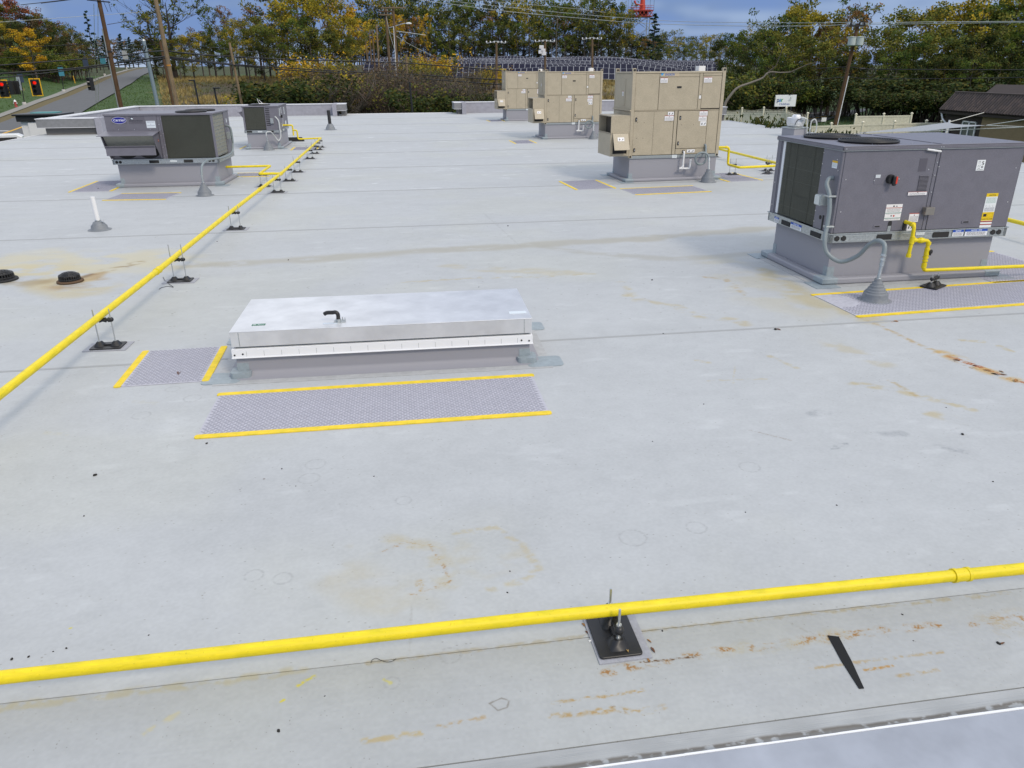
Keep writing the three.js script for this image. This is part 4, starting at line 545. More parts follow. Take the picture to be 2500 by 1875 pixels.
const d1 = beigeUnit('tall beige rooftop unit standing nearest the roof hatch, yellow gas pipe at its end', true); d1.position.set(2.845, 0, -18.562); d1.rotation.y = 11.24 * D;
const d2 = copyOf(d1, [1.372, 0, -30.954], 10.04 * D, 'tall beige rooftop unit, middle one of the three'); const d3 = copyOf(d1, [-0.2, 0, -42.6], 9.5 * D, 'tall beige rooftop unit, last of the three, by the back parapet');
function beigeExtras(k, u, lab) {
  const ang = u.rotation.y, p = u.position.toArray();
  const dr = thing('condensate_trap', 'white plastic drain trap on ' + lab, 'drain pipe', p, ang, 'white condensate traps');
  obj('trap_pipe', [pipe([[1.352, 0.672, 0.03], [1.33, 0.672, 0.13], [1.322, 0.32, 0.13], [1.25, 0.29, 0.13]], 0.021, 0.03, 10), pipe([[1.23, 0.29, 0.13], [1.5, 0.285, 0.13], [1.512, 0.5, 0.13]], 0.021, 0.03, 10)], M.white, dr); obj('trap_socket', [rod([1.322, 0.31, 0.13], [1.322, 0.36, 0.13], 0.028), rod([1.512, 0.46, 0.13], [1.512, 0.5, 0.13], 0.027)], M.white, dr); obj('pipe_opening', [rod([1.512, 0.5, 0.13], [1.512, 0.502, 0.13], 0.018)], M.dark, dr); obj('grommet', [rod([1.352, 0.672, 0.02], [1.352, 0.672, 0.035], 0.036)], M.rubber, dr);
  const c = thing('electrical_conduit', 'dark grey conduit coiled above a cone boot at ' + lab, 'conduit', p, ang, 'looped conduits of the beige units');
  const X = 1.83, Z = 0.5; boot(c, X, Z, 1.2, 4); obj('rigid_conduit', [rod([X, 0.28, Z], [X + 0.02, 0.56, Z - 0.1], 0.02), rod([X + 0.015, 0.47, Z - 0.07], [X + 0.02, 0.54, Z - 0.09], 0.03)], M.galv, c);
  const lp = [[X + 0.02, 0.56, Z - 0.1]]; for (let i = 0; i <= 14; i++) { const a = (20 + i * 26) * D; lp.push([X - 0.13 + 0.155 * Math.cos(a), 0.53 + 0.14 * Math.sin(a), Z - 0.12 - i * 0.01]); } lp.push([X + 0.06, 0.66, 0.12], [X + 0.07, 0.8, 0.06], [X + 0.06, 0.82, 0.03]);
  obj('flexible_conduit', [hose(lp, 0.026, 80, 10)], M.conduit, c);
}
beigeExtras(1, d1, 'the beige unit nearest the hatch'); beigeExtras(2, d2, 'the middle beige unit');
{ const q = thing('riser_pipe', 'white plastic pipe rising beside the middle beige unit', 'pipe', d2.position.toArray(), d2.rotation.y); obj('pipe', [rod([2.33, 0.0, -0.2], [2.33, 0.56, -0.2], 0.045, 0.045, 12)], M.white, q); obj('foot', [rod([2.33, 0.0, -0.2], [2.33, 0.03, -0.2], 0.07, 0.06, 12)], M.rubber, q); }
// ================================================================ ROOF HATCH
{
  const o = thing('roof_hatch', 'long low aluminium roof hatch with black lever handle on its lid', 'roof hatch', [-2.431, 0, -6.171], 7.35 * D);
  const L = 2.618, W = 0.979, hc = 0.27;
  obj('curb', [bx(0, L, 0.002, 0.2, -W, 0, 0.006)], M.curb, o);
  const cv = (len, rot, x, z) => { const p = [[0, 0.003], [0.1, 0.003]]; for (let i = 0; i <= 7; i++) { const a = i / 7 * Math.PI / 2; p.push([0.1 - 0.1 * Math.sin(a), 0.006 + 0.055 * (1 - Math.cos(a))]); } const g = new THREE.ExtrudeGeometry(new THREE.Shape(p.map(q => new THREE.Vector2(...q))), { depth: len, bevelEnabled: false }); g.rotateY(rot); g.translate(x, 0, z); return g; };
  const cove = [cv(L, -Math.PI / 2, L, 0.001), cv(L, Math.PI / 2, 0, -W - 0.001), cv(W, 0, L + 0.001, -W), cv(W, Math.PI, -0.001, 0)];
  obj('base_cove', cove, M.curb, o);
  const f = 0.19; obj('flange_sheet', [bx(-f, L + f, 0.0005, 0.0045, 0, f), bx(-f, 0, 0.0005, 0.0045, -W, 0), bx(L, L + f, 0.0005, 0.0045, -W, 0), bx(-f, L + f, 0.0005, 0.0045, -W - f, -W)], M.flange, o);
  for (const [x, z, dx, dz] of [[0, 0, -1, 1], [L, 0, 1, 1], [0, -W, -1, -1], [L, -W, 1, -1]]) {
    const q = (a, b) => [Math.min(a, b), Math.max(a, b)], [xa, xb] = q(x - dx * 0.03, x + dx * 0.3), [za, zb] = q(z - dz * 0.1, z + dz * 0.16), [xc, xd] = q(x - dx * 0.1, x + dx * 0.004), [zc, zd] = q(z - dz * 0.09, z + dz * 0.004);
    obj('corner_patch', [slab(rrect(xa, xb, za, zb, 0.05), 0.0006, 0.0068), slab(rrect(...q(x - dx * 0.12, x + dx * 0.06), ...q(z - dz * 0.1, z + dz * 0.07), 0.04), 0.004, 0.06), bx(xc, xd, 0.05, 0.13, zc, zd, 0.003)], M.patch, o);
  }
  obj('counterflashing', [bx(-0.022, L + 0.022, 0.255, 0.268, -W - 0.022, 0.03, 0.003), bx(-0.024, L + 0.024, 0.19, 0.256, 0.018, 0.03, 0.003), bx(-0.024, -0.012, 0.19, 0.256, -W, 0.018), bx(L + 0.012, L + 0.024, 0.19, 0.256, -W, 0.018), bx(-0.028, L + 0.028, 0.184, 0.192, 0.012, 0.04, 0.002)], M.whiteTrim, o);
  const tk = []; for (let i = 0; i < 17; i++) tk.push(bx(0.1 + i * 0.15, 0.1025 + i * 0.15, 0.2, 0.246, 0.0295, 0.0305)); obj('flashing_marks', tk, M.galvDull, o);
  obj('bolt', screws([[0.0, 0.215, 0.031], [0.07, 0.222, 0.031], [L - 0.08, 0.222, 0.031], [L - 0.01, 0.215, 0.031]], 'z', 10), M.rubber, o);
  obj('hatch_neck', [bx(0.01, L - 0.01, 0.2, 0.29, -W + 0.01, -0.01)], M.galvDull, o);
  obj('lid_skirt', [bx(-0.018, L + 0.018, 0.285, 0.42, 0.006, 0.018, 0.003), bx(-0.018, L + 0.018, 0.285, 0.42, -W - 0.018, -W - 0.006, 0.003), bx(-0.018, -0.006, 0.285, 0.42, -W - 0.006, 0.006), bx(L + 0.006, L + 0.018, 0.285, 0.42, -W - 0.006, 0.006)], M.alu, o);
  obj('lid', [bx(-0.021, L + 0.021, 0.418, 0.426, -W - 0.021, 0.021, 0.003)], M.alu, o);
  obj('lid_seam', [bx(0.05, 0.056, 0.29, 0.418, 0.0175, 0.0205), bx(L - 0.056, L - 0.05, 0.29, 0.418, 0.0175, 0.0205)], M.galv, o);
  const hn = obj('handle', [hose([[0.9, 0.445, -0.13], [0.9, 0.5, -0.13], [0.885, 0.515, -0.135], [0.85, 0.512, -0.145], [0.8, 0.507, -0.16], [0.778, 0.495, -0.165]], 0.018, 24, 10)], M.black, o); obj('handle_base', [bx(0.86, 0.96, 0.426, 0.432, -0.18, -0.1, 0.002), rod([0.9, 0.43, -0.13], [0.9, 0.456, -0.13], 0.024, 0.024, 12)], M.galv, o); obj('hasp', [bx(0.955, 0.962, 0.43, 0.462, -0.15, -0.13), bx(0.93, 0.937, 0.43, 0.456, -0.19, -0.17)], M.steelRod, o);
  const gs = (n, w, h, x, z, d) => { const s = sticker(o, n, w, h, d, m => { m.rotation.x = -Math.PI / 2; m.position.set(x, 0.4275, z); }, 700); return s; };
  gs('green_label', 0.115, 0.045, 0.2, -0.155, (x, Wd, Hd) => { x.fillStyle = '#12644a'; x.fillRect(0, 0, Wd, Hd); x.fillStyle = '#e8efe8'; x.font = `bold ${Hd * 0.5}px sans-serif`; x.fillText('BILCO', Wd * 0.42, Hd * 0.62, Wd * 0.5); x.fillRect(Wd * 0.08, Hd * 0.35, Wd * 0.22, Hd * 0.3); });
  gs('clear_label', 0.16, 0.075, 2.53, -0.17, (x, Wd, Hd) => { x.fillStyle = '#d6dfe4'; x.fillRect(0, 0, Wd, Hd); }); gs('handle_label', 0.13, 0.05, 0.83, -0.1, (x, Wd, Hd) => { x.fillStyle = '#c9d2da'; x.fillRect(0, 0, Wd, Hd); });
}
// ================================================================ WALKWAY MATS (corner = near left, x along, z to the back)
function walkMat(label, P, L, W, turn, strips, detail, skip) {
  const o = thing('walkway_mat', label, 'walkway mat', [P.x, 0, P.z], turn, 'walkway mats');
  const lon = strips === 'long', w = 0.062;
  const fx0 = lon ? 0.015 : w, fx1 = lon ? L - 0.015 : L - w, fz0 = lon ? -W + w : -W + 0.012, fz1 = lon ? -w : -0.012;
  obj('mat_field', [slab(rrect(fx0, fx1, fz0, fz1, 0.012), 0.0008, 0.0065)], M.matGrey, o);
  if (detail) {
    const g = [], sx = 0.042, sz = 0.026; let r = 0; const c1 = new THREE.BoxGeometry(0.036, 0.003, 0.0085);
    for (let z = fz0 + 0.02; z < fz1 - 0.012; z += sz, r++) for (let x = fx0 + 0.03 + (r % 2) * sx / 2; x < fx1 - 0.025; x += sx) { if (skip && skip(x, z)) continue; const b = c1.clone(); b.rotateY((r % 2 ? 1 : -1) * 32 * D); b.translate(x, 0.0074, z); g.push(b); }
    const m = obj('tread', g, M.matBar, o); m.userData.kind = 'stuff';
  }
  const s = lon ? [[0, L, -w, 0], [0, L, -W, -W + w]] : [[0, w, -W, 0], [L - w, L, -W, 0]];
  for (const [a, b, c, d] of s) obj('yellow_edge', [slab(rrect(a, b, c, d, 0.022), 0.0008, 0.0085)], M.yellowStrip, o);
  return o;
}
walkMat('grey tread mat with yellow edges along the front of the roof hatch', G(472.6, 1073), 2.7, 0.86, 8.3 * D, 'long', true);
walkMat('small grey tread mat with yellow ends beside the roof hatch', G(275, 948), 0.79, 0.93, 9.5 * D, 'short', true);
walkMat('grey tread mat with yellow edges in front of the grey unit with the red knob', G(2095, 776), 3.4, 0.93, 11.4 * D, 'long', true, (x, z) => Math.hypot(x - 0.12, z + 0.62) < 0.26);
walkMat('grey tread mat with yellow ends past the gas pipe end of the red knob unit', G(2427, 692), 1.3, 1.6, 9 * D, 'long', true);
walkMat('grey mat with yellow ends left of the hooded grey unit', G(165, 470), 0.95, 1.9, 9 * D, 'short', true);
walkMat('grey mat with yellow edges in front of the hooded grey unit', G(248, 490), 1.33, 1.0, 3 * D, 'long', true);
walkMat('grey mat with a yellow edge behind the hooded grey unit, under its gas branch', G(560, 433), 1.0, 0.85, 6 * D, 'long', true);
walkMat('grey mat with yellow ends left of the beige unit nearest the hatch', G(1405, 464), 0.98, 1.45, 12 * D, 'short', true);
walkMat('grey mat with yellow edges in front of the beige unit nearest the hatch', G(1552, 476.5), 1.8, 0.98, 13 * D, 'long', true);
walkMat('grey mat with yellow ends at the gas pipe end of the nearest beige unit', G(1777, 444), 0.95, 1.5, 13 * D, 'short', true);
walkMat('grey mat with yellow ends left of the middle beige unit', G(1257, 351), 0.85, 1.35, 10 * D, 'short', true);
walkMat('grey mat with yellow ends left of the last beige unit', G(1195, 297), 0.85, 1.3, 10 * D, 'short', true);
walkMat('grey mat with a yellow end between the small unit and the gas main', G(708, 367), 0.9, 1.1, 8 * D, 'short', true);
walkMat('grey mat with a yellow end left of the small unit', G(584, 364), 0.62, 1.2, 8 * D, 'short', true);
// ================================================================ GAS PIPES
function coup(p, dir, r, l = 0.09) { const q = v3(p), e = v3(dir).normalize(); return [rod(q.clone().addScaledVector(e, -l / 2), q.clone().addScaledVector(e, l / 2), r * 1.14, r * 1.14, 16), rod(q.clone().addScaledVector(e, -l / 2 - 0.008), q.clone().addScaledVector(e, -l / 2 + 0.01), r * 1.24, r * 1.24, 16), rod(q.clone().addScaledVector(e, l / 2 - 0.01), q.clone().addScaledVector(e, l / 2 + 0.008), r * 1.24, r * 1.24, 16)]; }
const dropY = (p, y) => V(p.x, y, p.z);
const fgA = G(-150, 1671, 0.162), fgB = G(1300, 1509, 0.162), fgC = G(2500, 1388, 0.162), fgDir = fgC.clone().sub(fgA).normalize();
{
  const o = thing('gas_pipe', 'yellow gas pipe crossing the roof in front of the coping on one black stand', 'gas pipe');
  const P = [fgA.clone().addScaledVector(fgDir, -2.5), fgA, fgB, fgC, fgC.clone().addScaledVector(fgDir, 3)];
  obj('pipe', [sweep(P, 0.0295, 20)], M.yellow, o); const c = G(2345, 1403, 0.162); c.copy(fgB.clone().addScaledVector(fgC.clone().sub(fgB), (c.x - fgB.x) / (fgC.x - fgB.x)));
  obj('coupling', coup(c, fgDir, 0.0295, 0.075), M.yellow, o);
}
const mainPts = [[-3.44, 0.33, -2.4], [-3.76, 0.33, -5.04], [-4.2, 0.335, -8.72], [-4.71, 0.335, -12.67], [-5.02, 0.335, -15.3], [-5.32, 0.33, -17.88], [-6.3, 0.3, -24.6], [-6.9, 0.275, -28.6]].map(p => V(...p));
const mainAt = z => { for (let i = 1; i < mainPts.length; i++) if (z >= mainPts[i].z) { const t = (z - mainPts[i - 1].z) / (mainPts[i].z - mainPts[i - 1].z); return mainPts[i - 1].clone().lerp(mainPts[i], t); } return mainPts[mainPts.length - 1].clone(); };
{
  const o = thing('gas_pipe', 'long yellow gas main running away over a row of black stands', 'gas pipe');
  obj('pipe', [sweep(mainPts, 0.0335, 18)], M.yellow, o);
  const dir = V(-0.12, 0, -1); obj('coupling', coup(mainAt(-8.72), dir, 0.0335, 0.1), M.yellow, o); obj('coupling', coup(mainAt(-15.3), dir, 0.0335, 0.07), M.yellow, o); obj('tee', coup(mainAt(-17.88), dir, 0.0335, 0.12), M.yellow, o);
  // branch to the hooded unit
  const t = mainAt(-17.9), b = thing('gas_pipe', 'yellow gas branch stepping sideways from the main to the hooded unit', 'gas pipe');
  obj('pipe', [pipe([t, V(t.x - 0.5, 0.33, t.z + 0.03), V(-6.03, 0.33, -19.45), V(-7.35, 0.33, -19.25)], 0.027, 0.05, 14)], M.yellow, b); obj('elbow', [...coup([t.x - 0.44, 0.33, t.z + 0.027], [1, 0, 0], 0.027, 0.03)], M.yellow, b);
  // branch to the small unit
  const e = mainPts[mainPts.length - 1], s = thing('gas_pipe', 'yellow gas branch with riser and drip leg at the small unit', 'gas pipe');
  const z = 28.5, q = (x, y) => A(x, y, z); obj('pipe', [pipe([e, q(728, 339.5), q(724.5, 318), q(716, 318)], 0.027, 0.05, 12), pipe([q(716.8, 331), q(713.8, 305.5), q(688, 305.5)], 0.027, 0.05, 12)], M.yellow, s);
}
{
  const o = thing('gas_pipe', 'yellow gas main running past the right end of the nearest beige unit', 'gas pipe');
  const a = G(1745, 361, 0.26), b = G(1900, 399, 0.26), d = b.clone().sub(a).normalize(); obj('pipe', [sweep([a.clone().addScaledVector(d, -7), b, b.clone().addScaledVector(d, 12)], 0.033, 14)], M.yellow, o);
  const p = thing('gas_pipe', 'yellow gas branch dropping from the nearest beige unit to the main', 'gas pipe');
  const m = G(1912, 404, 0.3), c1 = G(1805, 409, 0.3), c0 = G(1777, 401.5, 0.3), u = A(1780, 359.5, -c0.z), w = A(1745, 359.5, -c0.z);
  obj('pipe', [pipe([V(m.x + 0.35, 0.28, m.z - 0.1), m, c1, c0, u, w], 0.03, 0.07, 14)], M.yellow, p); obj('elbow', [...coup(u.clone().lerp(w, 0.2), [1, 0, 0], 0.03, 0.02)], M.yellow, p);
}
{
  const o = thing('gas_pipe', 'yellow gas line with tee, drip leg and black valve feeding the red knob unit', 'gas pipe', [3.969, 0, -9.198], 8.79 * D);
  const Z = 0.24, r = 0.0225;
  obj('pipe', [pipe([[0.885, 0.75, 0.06], [0.9, 0.745, Z], [0.912, 0.557, Z], [0.905, 0.37, Z]], r, 0.045, 14), pipe([[0.912, 0.555, Z], [1.142, 0.54, Z], [1.146, 0.168, Z], [2.56, 0.158, Z], [4.2, 0.16, Z]], r, 0.045, 14)], M.yellow, o);
  obj('tee', [rod([0.914, 0.6, Z], [0.909, 0.51, Z], 0.03, 0.03, 14), rod([0.91, 0.556, Z], [0.955, 0.553, Z], 0.03, 0.03, 14)], M.yellow, o); obj('union', [rod([1.01, 0.549, Z], [1.05, 0.547, Z], 0.036, 0.036, 8), rod([0.99, 0.55, Z], [1.07, 0.546, Z], 0.029, 0.029, 12)], M.yellow, o);
  obj('drip_cap', [rod([0.905, 0.345, Z], [0.905, 0.385, Z], 0.03, 0.03, 12)], M.yellow, o); obj('elbow', [rod([1.143, 0.525, Z], [1.143, 0.49, Z], 0.03, 0.03, 12)], M.yellow, o); obj('elbow', [rod([1.145, 0.26, Z], [1.146, 0.2, Z], 0.031, 0.031, 12)], M.yellow, o); obj('elbow', [rod([0.9, 0.74, Z - 0.05], [0.9, 0.742, Z - 0.01], 0.03, 0.03, 12)], M.yellow, o);
  const v = obj('valve', [rod([1.144, 0.45, Z], [1.145, 0.36, Z], 0.031, 0.031, 8), rod([1.145, 0.32, Z], [1.145, 0.35, Z], 0.034, 0.034, 6), rod([1.145, 0.28, Z], [1.145, 0.3, Z], 0.034, 0.034, 10)], M.yellow, o); obj('valve_handle', [bx(1.155, 1.2, 0.385, 0.425, Z + 0.005, Z + 0.04, 0.01), rod([1.18, 0.36, Z + 0.02], [1.19, 0.43, Z + 0.02], 0.012)], M.black, v);
}
// pipe stands: two threaded rods on a black plastic foot, dumb-bell roller between them
function stand(p, turn, pipeY, rodY, label, group, pad = true) {
  const o = thing('pipe_stand', label, 'pipe stand', [p.x, 0, p.z], turn, group), s = 0.076;
  if (pad) obj('foot_pad', [slab([[-0.2, -0.12], [0.205, -0.125], [0.2, 0.13], [-0.205, 0.12]], 0.001, 0.008)], M.padGrey, o);
  const blk = x => { const g = new THREE.CylinderGeometry(0.028, 0.062, 0.045, 4); g.rotateY(Math.PI / 4); g.scale(1, 1, 1.05); g.translate(x, 0.04, 0); return g; };
  obj('foot', [slab(rrect(-0.145, 0.145, -0.1, 0.1, 0.014), 0.0085, 0.02, 0.002), blk(-s), blk(s), bx(-s, s, 0.018, 0.034, -0.008, 0.008)], M.black, o);
  for (const x of [-s, s]) { obj('threaded_rod', [rod([x, 0.06, 0], [x, rodY, 0], 0.0062, 0.0062, 8)], M.steelRod, o); obj('nut', [rod([x, 0.06, 0], [x, 0.068, 0], 0.013, 0.013, 6), rod([x, pipeY - 0.03, 0], [x, pipeY - 0.02, 0], 0.013, 0.013, 6)], M.steelRod, o); }
  const pr = [[0.008, -s], [0.022, -s + 0.004], [0.024, -s + 0.022], [0.012, -s + 0.034], [0.026, -0.03], [0.016, 0], [0.026, 0.03], [0.012, s - 0.034], [0.024, s - 0.022], [0.022, s - 0.004], [0.008, s]]; const g = lathe(pr, 0, 0, 0, 14); g.rotateZ(Math.PI / 2); g.translate(0, pipeY - 0.052, 0); const k1 = new THREE.SphereGeometry(0.024, 10, 8); k1.translate(-s - 0.004, pipeY - 0.05, 0); const k2 = k1.clone(); k2.translate(2 * s + 0.008, 0, 0);
  obj('roller', [g, k1, k2], M.black, o);
  return o;
}
{
  const lab = 'black pipe stand with two threaded rods under the long yellow gas main', gr = 'stands under the long gas main';
  for (const [z, h] of [[-6.98, 0.39], [-9.5, 0.48], [-12.95, 0.4], [-17.2, 0.4], [-19.1, 0.36], [-20.85, 0.42], [-24.2, 0.44], [-25.8, 0.38], [-27.1, 0.36], [-28.0, 0.33]]) { const p = mainAt(z); stand(p, 7 * D, p.y, h, lab, gr); }
  const q = G(648, 440); stand(V(-5.83, 0, -18.15), 7 * D, 0.33, 0.36, 'black pipe stand under the stepped branch to the hooded unit', null, true);
  const f = fgB.clone().lerp(fgC, (0.475 - fgB.x) / (fgC.x - fgB.x)); const ang = Math.atan2(-fgDir.z, fgDir.x);
  const s = stand(f, ang + Math.PI / 2, f.y, 0.225, 'black plastic pipe stand on a grey pad under the pipe by the coping', null, false);
  obj('foot_pad', [slab([[-0.165, 0.14], [-0.17, -0.11], [0.15, -0.115], [0.155, 0.145]].map(([x, z]) => [x, z]), 0.001, 0.008)], M.padGrey, s);
  const r = stand(V(5.2, 0, -8.95), (90 + 8.8) * D - 60 * D, 0.16, 0.17, 'black pipe stand on the tread mat under the red knob unit gas line', null, false); r.position.y = 0.008;
  const c1 = G(1790, 424); stand(V(c1.x - 0.1, 0, c1.z + 0.25), 10 * D, 0.3, 0.4, 'black pipe stand by the corner of the nearest beige unit', null);
  const c2 = G(1873, 424); stand(c2, 55 * D, 0.3, 0.38, 'black pipe stand beneath the lower gas branch behind the red knob unit', null);
  const c3 = G(1762, 372); stand(V(6.25, 0, -23.9), 10 * D, 0.26, 0.36, 'black pipe stand half hidden behind the nearest beige unit', null); stand(V(6.83, 0, -20.45), 10 * D, 0.26, 0.4, 'black pipe stand under the gas main behind the red knob unit', null);
  const b = thing('pipe_block', 'black rubber block under the gas riser of the small unit', 'pipe block', G(720, 345), 8 * D); const sh = new THREE.Shape([[-0.36, 0], [0.36, 0], [0.27, 0.13], [-0.27, 0.13]].map(p => new THREE.Vector2(...p))); const g = new THREE.ExtrudeGeometry(sh, { depth: 0.14, bevelEnabled: true, bevelSize: 0.01, bevelThickness: 0.01, bevelSegments: 1 }); g.translate(0, 0.011, -0.07); obj('block', g, M.rubber, b); obj('channel', [bx(-0.25, 0.25, 0.141, 0.16, -0.03, 0.03)], M.galv, b);
}
// ================================================================ DRAINS, VENTS, FAN
function drain(p, label, r, ring) {
  const o = thing('roof_drain', label, 'roof drain', [p.x, 0, p.z]);
  obj('clamp_ring', [lathe([[r * 1.0, 0.003], [r * 1.28, 0.003], [r * 1.26, 0.022], [r * 1.02, 0.03], [r * 0.95, 0.012]], 0, 0, 0, 30)], ring, o);
  const g = []; for (let i = 0; i < 28; i++) { const a = i / 28 * 2 * Math.PI, c = Math.cos(a), s = Math.sin(a); g.push(rod([r * c, 0.015, r * s], [r * 0.93 * c, 0.09, r * 0.93 * s], 0.009, 0.009, 5), rod([r * 0.93 * c, 0.09, r * 0.93 * s], [r * 0.5 * c, 0.118, r * 0.5 * s], 0.008, 0.007, 5)); }
  for (const [q, y] of [[0.97, 0.045], [0.935, 0.092], [0.8, 0.1], [0.65, 0.112], [0.5, 0.118], [0.3, 0.121]]) { const t = new THREE.TorusGeometry(r * q, 0.008, 5, 30); t.rotateX(Math.PI / 2); t.translate(0, y, 0); g.push(t); }
  for (let i = 0; i < 8; i++) { const a = i * Math.PI / 4; g.push(rod([0, 0.122, 0], [r * 0.5 * Math.cos(a), 0.118, r * 0.5 * Math.sin(a)], 0.007, 0.007, 5)); }
  obj('strainer_dome', g, M.black, o); obj('drain_bowl', [lathe([[0, 0.006], [r * 0.94, 0.006]], 0, 0, 0, 24)], M.dark, o);
}
drain(G(172, 688), 'black domed roof drain strainer ringed with rust brown dirt', 0.125, mat(0.11, 0.065, 0.035, 0.9));
drain(G(5, 684), 'black domed roof drain strainer with a clean black collar', 0.15, M.rubber);
{
  const o = thing('vent_pipe', 'white plastic vent pipe in a grey rubber boot', 'vent pipe', G(244, 561)); obj('pipe', [rod([0, 0.1, 0], [-0.01, 0.56, 0], 0.038, 0.038, 18)], M.white, o); obj('pipe_boot', [lathe([[0.19, 0.003], [0.185, 0.01], [0.135, 0.012], [0.13, 0.07], [0.095, 0.11], [0.085, 0.135], [0.05, 0.15], [0.045, 0.17], [0.038, 0.172]], 0, 0, 0, 28)], M.coneGrey, o); const c = new THREE.TorusGeometry(0.046, 0.007, 6, 20); c.rotateX(Math.PI / 2); c.translate(0, 0.165, 0); obj('clamp_ring', c, M.steelRod, o); obj('clamp_screw', [rod([0.04, 0.15, 0.02], [0.12, 0.14, 0.05], 0.01)], M.steelRod, o);
  const q = thing('vent_pipe', 'black vent pipe in a pale cone boot', 'vent pipe', G(807, 317)); obj('pipe', [rod([0, 0.2, 0], [-0.02, 0.86, 0], 0.075, 0.075, 16)], M.rubber, q); obj('pipe_boot', [lathe([[0.3, 0.003], [0.29, 0.01], [0.22, 0.012], [0.21, 0.08], [0.12, 0.26], [0.08, 0.27]], 0, 0, 0, 24)], M.coneGrey, q);
}
{
  const d = 31.5, b = A(1937, 340, d), top = A(1937, 313, d).y, u = 0.0166; const o = thing('exhaust_fan', 'spun aluminium exhaust fan on a grey square curb', 'exhaust fan', [b.x, 0, b.z], 24 * D);
  const w = 0.34; obj('curb', [bx(-w, w, 0.001, top, -w, w, 0.01)], M.curb, o); obj('curb_cap', [bx(-w - 0.03, w + 0.03, top, top + 0.05, -w - 0.03, w + 0.03, 0.012)], M.galv, o);
  const y = top + 0.05; obj('fan_housing', [lathe([[0.0, y], [0.26, y], [0.31, y + 0.05], [0.335, y + 0.13], [0.34, y + 0.16]], 0, 0, 0, 32)], M.alu, o); obj('wind_band', [lathe([[0.342, y + 0.15], [0.352, y + 0.155], [0.352, y + 0.165], [0.345, y + 0.17], [0.35, y + 0.34], [0.33, y + 0.36], [0.3, y + 0.362], [0.3, y + 0.34]], 0, 0, 0, 32)], M.alu, o);
  obj('motor_cover', [lathe([[0, y + 0.47], [0.12, y + 0.465], [0.165, y + 0.43], [0.175, y + 0.36], [0.31, y + 0.345]], 0, 0, 0, 28)], M.alu, o); obj('band_seam', [bx(-0.005, 0.005, y + 0.17, y + 0.34, 0.345, 0.354), bx(-0.2, -0.195, y + 0.17, y + 0.34, 0.285, 0.293)], M.galvDull, o);
  const c = thing('electrical_conduit', 'pale flexible conduit looping beside the exhaust fan', 'conduit', [b.x, 0, b.z]);
  obj('fan_cable', [hose([[0.1, y + 0.33, 0.38], [0.0, y + 0.32, 0.4], [-0.1, y + 0.25, 0.4], [-0.15, y + 0.1, 0.38]], 0.014, 20, 8)], M.black, c); obj('flexible_conduit', [hose([[0.1, y + 0.33, 0.37], [0.33, y + 0.3, 0.32], [0.37, y, 0.3], [0.42, top - 0.25, 0.3], [0.55, top - 0.35, 0.3], [0.72, top - 0.15, 0.3], [0.74, y + 0.1, 0.3], [0.64, y + 0.3, 0.3], [0.53, y + 0.25, 0.3], [0.5, y, 0.3], [0.5, 0.15, 0.3], [0.5, 0.0, 0.3]], 0.024, 70, 10)], mat(0.55, 0.57, 0.55, 0.4), c); obj('junction_box', [bx(0.06, 0.2, y + 0.28, y + 0.37, 0.32, 0.42, 0.01)], M.galv, c); obj('conduit_boot', [lathe([[0.12, 0.003], [0.08, 0.1], [0.03, 0.2]], 0.5, 0, 0.3, 16)], M.coneGrey, c);
}
